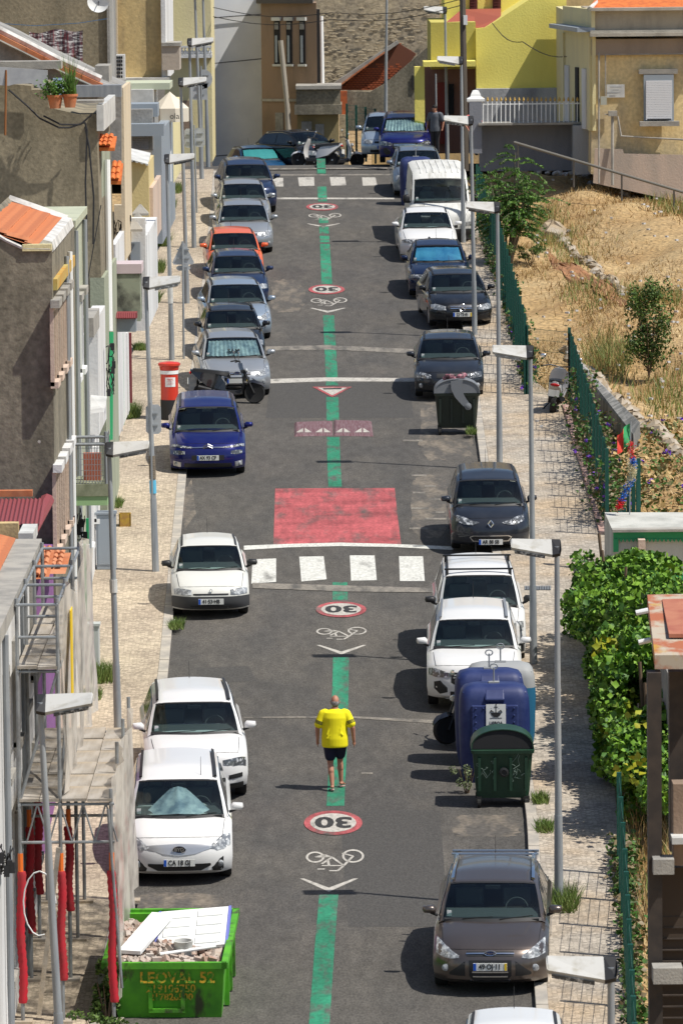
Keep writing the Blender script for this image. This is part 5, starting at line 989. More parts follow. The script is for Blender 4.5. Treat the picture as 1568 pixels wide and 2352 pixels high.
t = T('utility_pole', 'dark wooden utility pole between the yellow house and the lamps', 'utility pole', P(1068, 390, 203)); MB().tube(P(1068, 392, 203), P(1061, -60, 203), .13, .10).build('shaft', mat('dark_wood_pole', (.09, .075, .06), .9), t, world=True); w0, w1 = wbox(1064, 34, 1073, 56, 202.7, .2); MB().box(w0, w1).build('white_box', WHITE, t, world=True)
for lb, pl_ in (('thin overhead cable crossing before the yellow wall', [(1130, 52, 206), (1200, 95, 205), (1324, 126, 199)]), ('thin overhead cable sagging over the stone gable', [(490, 16, 222), (760, 28, 215), (1062, -4, 203)]), ('second thin overhead cable below the first over the street end', [(490, 37, 222), (760, 44, 214), (1062, 10, 203)])):
    pp = [P(*q) for q in pl_]; cc = []
    for a, b in zip(pp, pp[1:]): cc += [a+(b-a)*(i/6)+Vector((0, 0, -.25*math.sin(math.pi*i/6))) for i in range(6)]
    tag(MB().path(cc+[pp[-1]], .018, 4).build('overhead_cable', CABLE), lb, 'cable')
# ---------------------------------------------------------------- signs
SGB = mat('sign_back', (.42, .44, .46), .5, c2=(.33, .35, .36), s2=3)
def signpost(label, bx, by, tx, ty, plates, D=None, r=.03):
    b = G(bx, by, PH) if D is None else P(bx, by, D); D = depth(b); e = P(tx, ty, D); e.y = b.y; t = T('road_sign', label, 'road sign', b)
    MB().tube((0, 0, 0), e-b, r).build('post', GALV, t)
    for kd, x0, y0, x1, y1 in plates:
        w0, w1 = wbox(x0, y0, x1, y1, D, .03); o = Vector((0, (b.y-w0[1])-r-.04, 0)); cx, cz = (w0[0]+w1[0])/2, (w0[2]+w1[2])/2
        if kd == 'tri': pts = [Vector((w0[0]+.04, w0[1], w0[2])), Vector((w1[0]-.04, w0[1], w0[2])), Vector((w1[0], w0[1], w0[2]+.06)), Vector((cx+.04, w0[1], w1[2])), Vector((cx-.04, w0[1], w1[2])), Vector((w0[0], w0[1], w0[2]+.06))]
        elif kd == 'disc': pts = [Vector((cx+(w1[0]-w0[0])/2*math.cos(a), w0[1], cz+(w1[2]-w0[2])/2*math.sin(a))) for a in np.linspace(0, 2*math.pi, 24, endpoint=False)]
        else: k = .06; pts = [Vector((x, w0[1], z)) for x, z in ((w0[0]+k, w0[2]), (w1[0]-k, w0[2]), (w1[0], w0[2]+k), (w1[0], w1[2]-k), (w1[0]-k, w1[2]), (w0[0]+k, w1[2]), (w0[0], w1[2]-k), (w0[0], w0[2]+k))]
        oo = Vector((0, b.y-w0[1]+r+.01, 0)); pl = MB().prism([p+oo for p in pts], (0, .02, 0)).build('sign_plate', SGB, t, world=True)
        for z_ in (.3, .7): zz = w0[2]+(w1[2]-w0[2])*z_; MB().box((cx-(w1[0]-w0[0])*.28, b.y+r-.02, zz-.02), (cx+(w1[0]-w0[0])*.28, b.y+r+.01, zz+.02)).build('bracket', GALV, pl, world=True)
    return t
signpost('back of a triangular road sign with small plate on the left pavement', 422, 824, 420, 552, [('tri', 396, 556, 446, 606), ('rect', 405, 608, 438, 620)])
signpost('back of a rounded grey sign fixed to the lamp left of the blue people carrier', 353, 1313, 347, 920, [('rect', 336, 926, 371, 994)])
signpost('round sign back above a pale rectangular plate at the top left', 466, 400, 462, 150, [('disc', 450, 158, 488, 202), ('rect', 441, 186, 477, 228)])
signpost('pair of pale direction plates on a thin striped post at the top left', 452, 488, 446, 285, [('rect', 424, 294, 446, 338), ('rect', 448, 292, 471, 336)])
signpost('slim whitish post beside the yellow house porch', 1003, 330, 1000, 168, [], D=206)
# post box
b = G(390, 962, PH); RED = mat('post_box_red', (.55, .035, .015), .45, coat=.5); t = T('post_box', 'red cylindrical post box with white band and black base', 'post box', b)
MB().lathe((0, 0, 0), [(.235, 0), (.235, .5)], 28).build('base', BLACK, t, smooth=True); MB().lathe((0, 0, 0), [(.225, .5), (.225, 1.27), (.01, 1.275)], 28).build('body', RED, t, smooth=True)
MB().lathe((0, 0, 0), [(.235, 1.16), (.235, 1.25)], 28).build('white_band', WHITE, t, smooth=True); MB().lathe((0, 0, 0), [(.235, 1.26), (.255, 1.36), (.285, 1.38), (.285, 1.43), (.24, 1.455), (.10, 1.475), (.01, 1.48)], 28).build('cap', RED, t, smooth=True)
n_ = MB(); n_.loft([[Vector((.231*math.sin(a), -.231*math.cos(a), z)) for z in (.84, 1.08)] for a in np.linspace(-.45, .75, 8)], cap=False, closed=False); nn = n_.build('notice', WHITE, t)
for i in range(5): MB().cbox((.02+.02*(i % 2), -.2375, 1.04-i*.035), (.15, .004, .008 if i else .02)).build('print_line', mat('print_red', (.5, .1, .08)), nn)
# cabinets and box
for lb, x0, y0, x1, y1, m_, d_ in (('tall blue-grey utility cabinet against the green edged wall', 221, 1181, 266, 1310, SHEETB, .4), ('smaller light grey utility cabinet beside the draped scaffold net', 196, 1438, 228, 1546, mat('cabinet_grey', (.45, .47, .46), .5), .35)):
    b = G((x0+x1)/2, y1, PH); D = depth(b); w0, w1 = wbox(x0, y0, x1, y1, D, d_); t = T('utility_cabinet', lb, 'cabinet', b); MB().box(w0, w1).build('casing', m_, t, world=True, bevel=.02); MB().box((w0[0]-.02, w0[1]-.03, w1[2]), (w1[0]+.02, w1[1]+.02, w1[2]+.05)).build('lid', m_, t, world=True)
    MB().box((w0[0]+.04, w0[1]-.012, w0[2]+.12), (w1[0]-.04, w0[1]-.002, w1[2]-.1)).build('door', m_, t, world=True)
b = G(286, 1210, PH); D = depth(b); w0, w1 = wbox(273, 1180, 300, 1210, D, .3); t = T('cardboard_box', 'open brown and yellow cardboard fruit box on the left pavement', 'box', b)
m_ = MB(); m_.box(w0, (w1[0], w0[1]+.02, w1[2])); m_.box((w0[0], w1[1]-.02, w0[2]), w1); m_.box(w0, (w0[0]+.02, w1[1], w1[2])); m_.box((w1[0]-.02, w0[1], w0[2]), w1); m_.build('box', mat('cardboard', (.35, .20, .06), .9, c2=(.5, .33, .04), s2=7), t, world=True)
# speed cushion
RUB = mat('worn_red_rubber', (.12, .055, .065), .8, c2=(.19, .13, .14), s2=8, st=(4, .3, 1))
t = T('speed_cushion', 'worn purplish-red rubber speed cushion with white arrow marks', 'speed cushion', G(765, 990))
for x0, x1 in ((676, 764), (766, 854)):
    g = [G(x0, 1003 if x0 < 700 else 1001), G(x1+(3 if x1 > 800 else 0), 1003 if x1 > 800 else 1001), G(x1-1, 969), G(x0, 972 if x0 < 700 else 967)]; c = sum(g, Vector())/4; q = [v+Vector((0, 0, .004)) for v in g]; k = [v+(c-v)*.12+Vector((0, 0, .055)) for v in g]
    md = MB().loft([q, k]).build('module', RUB, t, world=True)
    for i in range(2):
        for s_ in (-1, 1):
            xc = x0+22+i*44; a_ = [(xc+s_*2, 988), (xc+s_*2, 998), (xc+s_*18, 998)]; mm = MB(); gg = [G(*p) for p in a_]; mm.prism([Vector((p.x, p.y, p.z+.057)) for p in gg], (0, 0, .004)).build('white_triangle', MW, md, world=True)
# ---------------------------------------------------------------- bins
DG = mat('bin_green', (.012, .045, .026), .45, c2=(.02, .06, .035), s2=2); DGR = mat('bin_dark', (.022, .032, .025), .45); LG = mat('lid_grey', (.17, .18, .195), .5)
def wheelie(label, bx, by, lidm, bodym, arm=None, open_=.0, W=1.12, graf=False):
    b = G(bx, by); t = T('rubbish_container', label, 'rubbish container', b); t.rotation_euler = (0, 0, 0); hw = W/2; d = .72
    def rr(hx, y0, y1, z, k=.06): return [Vector(p) for p in ((-hx+k, y0, z), (hx-k, y0, z), (hx, y0+k, z), (hx, y1-k, z), (hx-k, y1, z), (-hx+k, y1, z), (-hx, y1-k, z), (-hx, y0+k, z))]
    MB().loft([rr(hw*.84, .10, d-.06, .18), rr(hw*.87, .06, d-.03, .3), rr(hw*.97, .0, d+.02, .98), rr(hw*.985, -.01, d+.03, 1.0)]).build('body', bodym, t, smooth=True, angle=30)
    MB().loft([rr(hw*1.02, -.04, d+.06, 1.0, .05), rr(hw*1.04, -.05, d+.07, 1.06, .05)]).build('rim', bodym, t, smooth=True)
    for x in (-.38, -.13, .13, .38): MB().cbox((x*W, .012, .62), (.05, .05, .6), Matrix.Rotation(.07, 3, 'X')).build('rib', bodym, t)
    for sx in (-1, 1):
        for y in (.12, .6): MB().tube((sx*hw*.78-.03, y, .09), (sx*hw*.78+.03, y, .09), .09, n=14).build('wheel', TYRE, t); MB().cbox((sx*hw*.78, y, .16), (.10, .10, .10)).build('castor', GALV if False else BLACK, t)
    # arched lid: a half barrel lying front to back, its end plate towards the viewer
    n = 14; R = hw*1.03; hh = .36
    def arcp(y, k=1, dz=0): return [Vector((-R*k*math.cos(math.pi*i/n), y, 1.07+hh*k*math.sin(math.pi*i/n)**.8+dz)) for i in range(n+1)]
    y0, y1 = (-.05+open_*.35), d+.07
    m_ = MB(); A = arcp(y0), arcp(y1), arcp(y1, .96), arcp(y0, .96); vs = [p for r in A for p in r]; fs = []
    for k in range(4):
        k2 = (k+1) % 4
        for i in range(n): fs.append((k*(n+1)+i, k*(n+1)+i+1, k2*(n+1)+i+1, k2*(n+1)+i))
    m_.add(vs, fs).build('lid', lidm, t, smooth=True, angle=30)
    en = arcp(y0+.02, .97); MB().prism(en, (0, .02, 0)).build('lid_end', lidm if not open_ else DARK, t); en = arcp(y1-.03, .97); MB().prism(en, (0, .02, 0)).build('lid_back', lidm, t)
    if arm:
        ps = [(0, 1.40), (-.02, 1.2), (.06, 1.0), (.16, .86), (.25, .76)]; ws = [.16, .13, .11, .09, .08]; L_, R_ = [], []
        for (x, z), w_ in zip(ps, ws): L_.append(Vector((x-w_, -.10, z-.03))); R_.append(Vector((x+w_, -.10, z+.03)))
        MB().loft([[l, r_, r_+Vector((0, .05, 0)), l+Vector((0, .05, 0))] for l, r_ in zip(L_, R_)]).build('lifting_arm', LG, t, smooth=False); MB().lathe((.27, -.13, .74), [(.09, .06), (.09, 0), (.03, -.02)], 16, 'y').build('arm_boss', LG, t)
    MB().lathe((0.02 if not arm else .2, -.0, .66 if not arm else .84), [(.085, .08), (.085, -.03), (.05, -.04), (.045, -.02), (.01, -.02)], 16, 'y').build('trunnion', BLACK, t)
    if graf:
        g = MB(); rnd = random.Random(4)
        for cx in (-.3, .32):
            for k in range(7):
                p = [Vector((cx+rnd.uniform(-.14, .14), -.012, .78+rnd.uniform(-.14, .14)))]
                for j in range(3): q = p[-1]+Vector((rnd.uniform(-.12, .12), 0, rnd.uniform(-.12, .12))); p.append(Vector((max(cx-.17, min(cx+.17, q.x)), .03+(.98-q.z)*.075-.035, q.z)))
                g.path(p, .004, 4)
        g.build('graffiti', mat('grey_chalk', (.25, .33, .28)), t)
    return t
wheelie('dark green rubbish container with scratched graffiti and an arched open lid', 1155, 1858, DG, DG, open_=.35, W=1.1, graf=True)
tb = wheelie('dark rubbish bin with light grey arched lid and curved grey arm', 1050, 1000, LG, DGR, arm=True, W=1.12)
mm = MB(); 
for k in range(9): mm.ell((-.25+.05*k, .1+random.uniform(0, .3), 1.42+.08*math.sin(k)), (.12, .1, .07), 7, 5)
q_ = mm.build('waste_bag', mat('pink_black_bag', (.02, .02, .02), .5, c2=(.5, .2, .25), s2=8)); q_.location = tb.location; tag(q_, 'crumpled pink and black bags sticking out of the grey-lidded bin', 'waste bag')
CBL = mat('container_blue', (.012, .024, .105), .55, c2=(.03, .045, .14), s2=3); CT = mat('container_teal', (.02, .12, .22), .5); CG = mat('container_grey', (.30, .31, .31), .6)
def igloo(label, bx, by, m_, top, W=1.3, H=1.62, sign=False, d=.9):
    b = G(bx, by); t = T('recycling_container', label, 'recycling container', b); hw = W/2
    def rr(hx, y0, y1, z, k=.18):
        out = []
        for cx, cy, a0 in ((hx-k, y0+k, -90), (hx-k, y1-k, 0), (-hx+k, y1-k, 90), (-hx+k, y0+k, 180)):
            for j in range(4): a = math.radians(a0+j*30); out.append(Vector((cx+k*math.cos(a), cy+k*math.sin(a), z)))
        return out
    MB().loft([rr(hw*.88, .06, d-.06, 0), rr(hw*.96, .0, d, .3), rr(hw, 0, d, 1.0), rr(hw*.99, .01, d-.01, H-.44)]).build('body', m_, t, smooth=True)
    MB().loft([rr(hw*.99, .01, d-.01, H-.44), rr(hw*.975, .02, d-.02, H-.26), rr(hw*.93, .05, d-.05, H-.13), rr(hw*.84, .12, d-.12, H-.05, .14), rr(hw*.6, .24, d-.24, H, .1)]).build('dome', top, t, smooth=True)
    for sg in (-1, 1):
        for j in range(4): MB().tube((sg*hw*.52, .14+j*.16, H-.07), (sg*hw*.88, .14+j*.16, H-.15), .03, n=6).build('dome_rib', top, t)
    MB().cbox((0, .10, H-.22), (.36, .2, .25), Matrix.Rotation(-.7, 3, 'X')).build('saddle', top, t, bevel=.03)
    MB().tube((0, d/2, H-.05), (0, d/2, H+.28), .015).path([Vector((.07*math.cos(a), d/2, H+.30+.05*math.sin(a))) for a in np.linspace(0, 6.28, 10)], .013, 5).build('lifting_hook', GALV, t); MB().cbox((0, d/2, H+.0), (.2, .16, .05)).build('hook_plate', CG, t)
    if sign:
        MB().cbox((0, -.015, 1.0), (.86, .06, .9)).build('front_panel', m_, t, bevel=.025)
        for i in range(6):
            for j in range(6):
                if 1 <= i <= 4 and j < 5: continue
                MB().ell((-.35+i*.14, -.045, .74+j*.13), (.022, .02, .022), 6, 4).build('stud', m_, t)
        sg_ = MB().cbox((0.02, -.055, 1.26), (.36, .012, .42)).build('sign', PLATE, t); c = Vector((.02, -.063, 1.32)); q = MB()
        q.prism([c+Vector((x, 0, z)) for x, z in ((-.10, 0), (.10, 0), (.08, -.05), (.035, -.085), (-.035, -.085), (-.08, -.05))], (0, -.003, 0)); q.cbox(c+Vector((0, -.001, .06)), (.014, .003, .14)); q.cbox(c+Vector((0, -.001, .10)), (.07, .003, .012)); q.ell(c+Vector((0, 0, .14)), (.014, .003, .014), 6, 4)
        for s_ in (-1, 1): q.prism([c+Vector((s_*x, 0, z)) for x, z in ((.03, .01), (.09, .05), (.12, .0), (.10, .0), (.085, .02))], (0, -.003, 0))
        q.box((-.09, c.y-.003, c.z-.105), (.13, c.y, c.z-.097)); q.build('ship_emblem', INK, sg_); lettering('LISBOA', .075, Matrix.Translation((.02, -.064, 1.125)) @ FRONT, INK, sg_, bold=.001)
    return t
g0 = G(1137, 1803)
igloo('front blue recycling container with a white LISBOA ship sign', 1137, 1800, CBL, CBL, sign=True, H=1.8)
igloo('second blue recycling container directly behind the signed one', 1126, 1762, CBL, CBL, H=1.78)
igloo('teal recycling container with faded grey dome behind the two blue ones', 1152, 1730, CT, CG, H=1.66)
igloo('blue recycling container half hidden between the tall van and the pale hatchback', 956, 472, CBL, CBL, W=1.1)
# ---------------------------------------------------------------- skip full of rubble
SG = mat('skip_green', (.10, .38, .02), .6, c2=(.06, .25, .02), s2=2.2, c3=(.05, .06, .025), s3=3, k3=(.54, .64), st3=(1, 1, .4)); b = G(380, 2338); t = T('skip', 'green skip with faded yellow lettering filled with rubble', 'skip', b, rot=(BETA, 0, math.radians(-2)))
W0, L0, H0 = 1.86, 3.2, .86; hw = W0/2
out = [(-hw+.20, .0, 0), (hw-.06, 0, 0), (hw-.1, L0, 0), (-hw+.20, L0, 0)]; top = [(-hw, -.12, H0), (hw, -.12, H0), (hw+.02, L0+.15, H0), (-hw, L0+.15, H0)]
o_ = [Vector(p) for p in out]; tp = [Vector(p) for p in top]; cen = sum(tp, Vector())/4; ti = [p+(Vector((cen.x, cen.y, p.z))-p)*.07 for p in tp]; bi = [Vector((p.x*.9, p.y, .2)) for p in ti]
MB().add(o_+tp+ti+bi, [(0, 1, 5, 4), (1, 2, 6, 5), (2, 3, 7, 6), (3, 0, 4, 7), (4, 5, 9, 8), (5, 6, 10, 9), (6, 7, 11, 10), (7, 4, 8, 11), (8, 9, 13, 12), (9, 10, 14, 13), (10, 11, 15, 14), (11, 8, 12, 15), (0, 3, 2, 1)]).build('body', SG, t)
mm = MB(); 
for a, b_ in zip(tp, tp[1:]+tp[:1]): mm.cbox((a+b_)/2, ((abs(b_.x-a.x)+.08), (abs(b_.y-a.y)+.08), .10))
mm.build('rim', SG, t); MB().box((-.25, -.10, .12), (-.19, .06, .5)).box((.25, -.10, .12), (.31, .06, .5)).box((-.25, -.10, .10), (.31, -.02, .16)).build('hook_bracket', SG, t)
for y in (.7, 1.6, 2.5): MB().cbox((hw-.01, y, .42), (.08, .08, .8)).build('side_rib', SG, t)
YP = mat('faded_yellow_paint', (.58, .33, .02), .7, c2=(.08, .26, .02), s2=12, k=(.47, .56)); tl = Matrix.Translation((.2, -.125, .66)) @ Matrix.Rotation(math.radians(90-7), 4, 'X')
lettering('LEOVAL 52', .24, tl, YP, t, bold=.006); lettering('219106750', .17, Matrix.Translation((.1, -.095, .48)) @ Matrix.Rotation(math.radians(83), 4, 'X'), YP, t, bold=.004); lettering('217826500', .15, Matrix.Translation((.1, -.072, .34)) @ Matrix.Rotation(math.radians(83), 4, 'X'), YP, t, bold=.004)
def skipobj(name, mb, m_, lb, cat, kind=None, **k):
    o = mb.build(name, m_, **k); o.matrix_world = Matrix.Translation(b) @ Matrix.Rotation(math.radians(-2), 4, 'Z') @ Matrix.Rotation(BETA, 4, 'X'); tag(o, lb, cat, kind=kind); return o
rb = MB(); nx_ = 16; rr = []
for j in range(22):
    rr.append([Vector((-hw*.9+1.8*hw*i/nx_, .12+2.9*j/21, .68+.16*math.sin(i*.7)*math.cos(j*.5)+random.uniform(-.05, .05)+(.12 if j > 16 else 0))) for i in range(nx_+1)])
rb.loft(rr, cap=False, closed=False)
for k in range(1100):
    x, y = random.uniform(-hw*.88, hw*.85), random.uniform(.1, L0-.2); s_ = random.uniform(.03, .10)
    if x > 0 and y > 1.2: continue
    rb.cbox((x, y, .76+.16*math.sin((x+hw)*5)*math.cos(y*3.6)*.6+random.uniform(-.03, .08)), (s_*random.uniform(.8, 2.2), s_, s_*random.uniform(.5, 1.1)), Matrix.Rotation(random.uniform(0, 3), 3, (random.random(), random.random(), .5)))
skipobj('rubble', rb, mat('rubble', (.42, .36, .31), .95, c2=(.30, .17, .12), s2=4, c3=(.5, .47, .43), s3=2.2), 'grey and pinkish broken rubble heaped in the skip', 'rubble', kind='stuff')
R = Matrix.Rotation(-.08, 3, 'Y') @ Matrix.Rotation(.14, 3, 'X'); dr = MB().cbox((.33, 1.95, .92), (1.1, 1.6, .05), R)
o = skipobj('discarded_door', dr, WHITE, 'pair of white panelled shutters with blue edges lying in the skip', 'door')
for i in range(2):
    for j in range(4): MB().cbox(Vector((.33, 1.95, .92))+R @ Vector((-.26+i*.52, -.57+j*.38, .035)), (.40, .28, .02), R).build('door_panel', PLATE, o)
MB().cbox(Vector((.33, 1.95, .92))+R @ Vector((-.56, 0, 0)), (.04, 1.6, .07), R).build('blue_edge', mat('edge_blue', (.15, .17, .5)), o); MB().cbox(Vector((.33, 1.95, .92))+R @ Vector((.56, 0, 0)), (.04, 1.6, .07), R).build('blue_edge', MATS['edge_blue'], o)
R2 = Matrix.Rotation(-.25, 3, 'Z') @ Matrix.Rotation(.12, 3, 'X'); skipobj('board', MB().cbox((-.38, 1.5, .97), (.36, 1.7, .06), R2), WHITE, 'clean white board leaning across the rubble', 'board')
skipobj('bucket', MB().lathe((.25, .75, .78), [(.12, 0), (.15, .24), (.16, .26), (.13, .26), (.1, .05)], 18), SHEETW, 'dusty white bucket lying among the rubble', 'bucket', smooth=True)
skipobj('pipe_offcut', MB().tube((-.1, .5, .88), (.75, .8, .93), .03), WHITE, 'thin white pipe offcut beside the bucket', 'pipe')
# ---------------------------------------------------------------- scaffolding
sc_ = T('scaffolding', 'steel scaffolding with plank decks against the white house at lower left', 'scaffolding', G(180, 2060)); XS = (-4.98, -4.36, -3.58); zL = P(200, 1865, 88).z; zU = P(84, 1553, 88).z
YS = (88.0, 90.6, 93.2, 95.8)
REDP = mat('red_sleeve', (.48, .015, .03), .6, c2=(.35, .03, .035), s2=3); ORG = mat('orange_band', (.75, .16, .02), .5)
for i, X in enumerate(XS):
    for j, y in enumerate(YS):
        zt = (zU+1.1 if i < 2 else zL+(.55 if j else .2)); g_ = zr(y)+PH; st_ = MB().tube((X, y, g_), (X, y, zt), .030, n=8).build('standard', STEEL, sc_, world=True, smooth=True); MB().cbox((X, y, g_+.01), (.3, .3, .04)).build('base_board', WOOD, st_, world=True)
        if j in (0, 1, 2) and not (i == 1 and j == 2):
            z0_, z1_ = g_+(.75 if i != 1 else 1.1)-(.0 if j else .45), g_+2.45-(.0 if j else .1); s_ = MB(); n__ = 34; rr = []
            for q in range(n__+1): z = z0_+(z1_-z0_)*q/n__; r_ = .062+.012*(q % 2); xo = .016*math.sin(q*.25+j+i); rr.append([Vector((X+xo+r_*math.cos(a), y+r_*math.sin(a), z)) for a in np.linspace(0, 2*math.pi, 9, endpoint=False)])
            s_.loft(rr).build('red_sleeve', REDP, st_, world=True, smooth=True); MB().tube((X, y, z1_), (X, y, z1_+.28), .04).build('orange_band', ORG, st_, world=True)
def tb_(nm, a, b, r=.024, m_=STEEL): return MB().tube(a, b, r, n=7).build(nm, m_, sc_, world=True, smooth=True)
for y in YS:
    for z in (zL-.03, zL-.62): tb_('ledger', (XS[0], y, z), (XS[2]+.05, y, z))
    if y in (88.0,):
        for k in range(8):
            x0 = XS[0]+.1+k*.175; tb_('lattice_brace', (x0, y, zL-.03 if k % 2 else zL-.62), (x0+.17, y, zL-.62 if k % 2 else zL-.03), .014)
    for z in (zU-.03, zU+.5, zU+1.0): tb_('ledger', (XS[0], y, z), (XS[1], y, z))
for X in XS:
    tb_('guard_rail', (X, YS[0]-.1, zL-.03), (X, YS[-1], zL-.03), .026)
    if X < -4: tb_('guard_rail', (X, YS[0]-.1, zU+1.0), (X, YS[-1], zU+1.0)); tb_('guard_rail', (X, YS[0]-.1, zU-.03), (X, YS[-1], zU-.03))
for a, b_ in (((XS[1], 88, zL+.1), (XS[1], 93.2, zU)), ((XS[0], 88, zL), (XS[1], 88, zU)), ((-3.62, 87.9, zL-.1), (-3.45, 88.0, zL-2.9))): tb_('brace', a, b_)
pn = MB().box((0, 0, 0), (.33, 1.26, .045)).build('plank', WOOD, sc_); first = True
for X0, nn_, z in ((XS[1]+.03, 2, zL), (XS[0]+.0, 2, zU), (XS[0]+.0, 2, zL)):
    wd = ((XS[2]-XS[1])/2 if X0 > -4.4 else (XS[1]-XS[0])/2)
    for i in range(nn_):
        for j in range(6):
            o = pn if first else pn.copy()
            if not first: C.objects.link(o)
            first = False; o.parent = sc_; o.scale = ((wd-.012)/.33, 1, 1); o.location = Vector((X0+i*wd, YS[0]-.05+j*1.3, z+random.uniform(0, .02)))-OFF[sc_.name]; o.rotation_euler = (0, 0, random.uniform(-.008, .008))
for k, (x, yy_, z) in enumerate(((.0, 0, 0),)): pass
# plastic net sheets
def net(label, X, y0, y1, zf0, zf1, al):
    m_ = bpy.data.materials.get('plastic_net')
    if not m_:
        m_ = bpy.data.materials.new('plastic_net'); m_.use_nodes = True; n = m_.node_tree; L = n.links; b_ = n.nodes['Principled BSDF']; b_.inputs['Base Color'].default_value = (.62, .57, .5, 1); b_.inputs['Roughness'].default_value = .5
        tc = n.nodes.new('ShaderNodeTexCoord'); t_ = n.nodes.new('ShaderNodeTexNoise'); t_.inputs['Scale'].default_value = 2.2; L.new(tc.outputs['Object'], t_.inputs[0]); r = n.nodes.new('ShaderNodeMapRange'); r.inputs[1].default_value = .35; r.inputs[2].default_value = .65; r.inputs[3].default_value = .35; r.inputs[4].default_value = .85; L.new(t_.outputs[0], r.inputs[0]); L.new(r.outputs[0], b_.inputs['Alpha'])
    rr = []
    for j in range(26):
        q = j/25; y = y0+(y1-y0)*q; rr.append([Vector((X+.05*math.sin(j*1.1+k*.5)+.03*math.sin(j*2.7), y, zf0(y)+(zf1(y)-zf0(y))*k/10)) for k in range(11)])
    o = MB().loft(rr, cap=False, closed=False).build('safety_net', m_, smooth=True); tag(o, label, 'safety net')
net('dusty translucent plastic net draped over the upper scaffold side', XS[1]+.06, 88.2, 99.5, lambda y: zL+.1-(y-88)*.02, lambda y: zU+.9+.25*math.sin(y), 1)
net('translucent plastic net hanging down the kerb side of the scaffold', XS[2]+.06, 88, 95.9, lambda y: zr(y)+.4, lambda y: zL+.35+.1*math.sin(y*2), 1)
o = MB().cbox((XS[1]+.14, 89.6, zL+2.0), (.02, .5, 1.6)).build('yellow_sign', YEL); tag(o, 'bright yellow strip hanging on the scaffold net', 'banner')
tag(MB().cbox(P(112, 2140, 88.4), (.07, .05, 2.6), Matrix.Rotation(.13, 3, 'Y')).build('timber', WOOD), 'bare timber leaning between the red sleeved posts', 'timber')
o = MB().path([Vector((XS[0]+.3+.25*math.cos(a), 87.7, zr(88)+2.0+.5*math.sin(a))) for a in np.linspace(0, 5, 14)], .012, 5).build('cable_loop', WHITE); tag(o, 'loop of white cable hanging from the red sleeved posts', 'cable')
# ------------------------------------------------------------------ scooters
def scooter(label, loc, yaw, bodym, style=0, slope=0, leanang=.12):
    t = T('scooter', label, 'scooter'); r = .26
    for nm, x in (('wheel', .66), ('wheel', -.62)):
        w_ = MB(); w_.lathe((0, 0, 0), [(r-.08, -.045), (r-.02, -.055), (r, -.02), (r, .02), (r-.02, .055), (r-.08, .045)], 22, 'y'); o = w_.build(nm, TYRE, t, smooth=True); o.location = (x, 0, r)
        s_ = MB(); s_.lathe((0, 0, 0), [(.03, -.05), (.03, .05)], 10, 'y')
        for k in range(5): a = k*1.2566; s_.cbox((.1*math.cos(a), 0, .1*math.sin(a)), (.16, .03, .03), Matrix.Rotation(-a, 3, 'Y'))
        s_.build('rim', RIM if style else BLACK, o)
    def sec(pts): return [[Vector((x, sy*w_, z)) for sy, z in ((-1, z0), (-.9, z1), (0, z1+.02), (.9, z1), (1, z0), (0, z0-.02))] for x, w_, z0, z1 in pts]
    MB().loft(sec([(-.95, .04, .80, .84), (-.8, .11, .66, .80), (-.5, .15, .42, .76), (-.2, .15, .34, .70), (-.05, .12, .30, .50)])).build('tail_body', bodym, t, smooth=True)
    MB().loft(sec([(-.88, .10, .80, .86), (-.6, .15, .76, .84), (-.25, .15, .72, .80), (.02, .10, .66, .76), (.06, .06, .62, .66)])).build('seat', BLACK, t, smooth=True)
    MB().loft(sec([(-.1, .14, .22, .32), (.25, .14, .22, .30), (.36, .12, .25, .36)])).build('footboard', BLACK, t, smooth=True)
    MB().loft([[Vector((x0+d, w_*s_, z)) for s_, d in ((-1, -.03), (0, .05), (1, -.03), (0, -.07))] for x0, w_, z in ((.36, .14, .28), (.42, .19, .5), (.40, .2, .72), (.32, .17, .9), (.30, .10, 1.0))]).build('front_shield', bodym, t, smooth=True)
    MB().loft([[Vector((x, s_*w_, z+q)) for s_, q in ((-1, -.04), (0, .03), (1, -.04), (0, -.06))] for x, w_, z in ((.42, .05, .50), (.62, .08, .56), (.84, .06, .50), (.92, .03, .42))]).build('mudguard', bodym, t, smooth=True)
    MB().tube((.66, .07, .26), (.40, .06, .8), .022).tube((.66, -.07, .26), (.40, -.06, .8), .022).build('fork', BLACK, t)
    h_ = MB(); h_.path([Vector(p) for p in ((.12, -.34, 1.03), (.24, -.2, 1.06), (.30, 0, 1.02), (.24, .2, 1.06), (.12, .34, 1.03))], .018, 6); hb = h_.build('handlebar', BLACK, t)
    for s_ in (-1, 1):
        MB().tube((.22, s_*.22, 1.06), (.20, s_*.34, 1.24), .008).build('mirror_stalk', BLACK, hb); MB().ell((.20, s_*.36, 1.27), (.02, .07, .05), 10, 6).build('mirror', CHROME, hb, smooth=True)
    MB().ell((.46, 0, .82), (.05, .12, .06), 12, 8).build('headlight', LENS, t, smooth=True); MB().ell((-.95, 0, .76), (.03, .10, .04), 10, 6).build('tail_light', mat('tail_red', (.4, .01, .01), .2), t, smooth=True)
    MB().cbox((-1.0, 0, .56), (.01, .22, .16)).build('number_plate', PLATE, t); MB().tube((-.3, -.14, .30), (-.72, -.17, .40), .05, .06, 10).build('exhaust', BLACK, t, smooth=True)
    MB().tube((-.1, .1, .2), (-.12, .22, .0), .015).build('side_stand', BLACK, t); MB().lathe((-.3, 0, .34), [(.13, -.13), (.15, 0), (.13, .13)], 12, 'y').build('engine', BLACK, t, smooth=True)
    t.matrix_world = Matrix.Translation(loc) @ Matrix.Rotation(slope, 4, 'X') @ Matrix.Rotation(yaw, 4, 'Z') @ Matrix.Rotation(leanang, 4, 'X') @ Matrix.Diagonal((1.05, 1.3, 1.05, 1)); return t
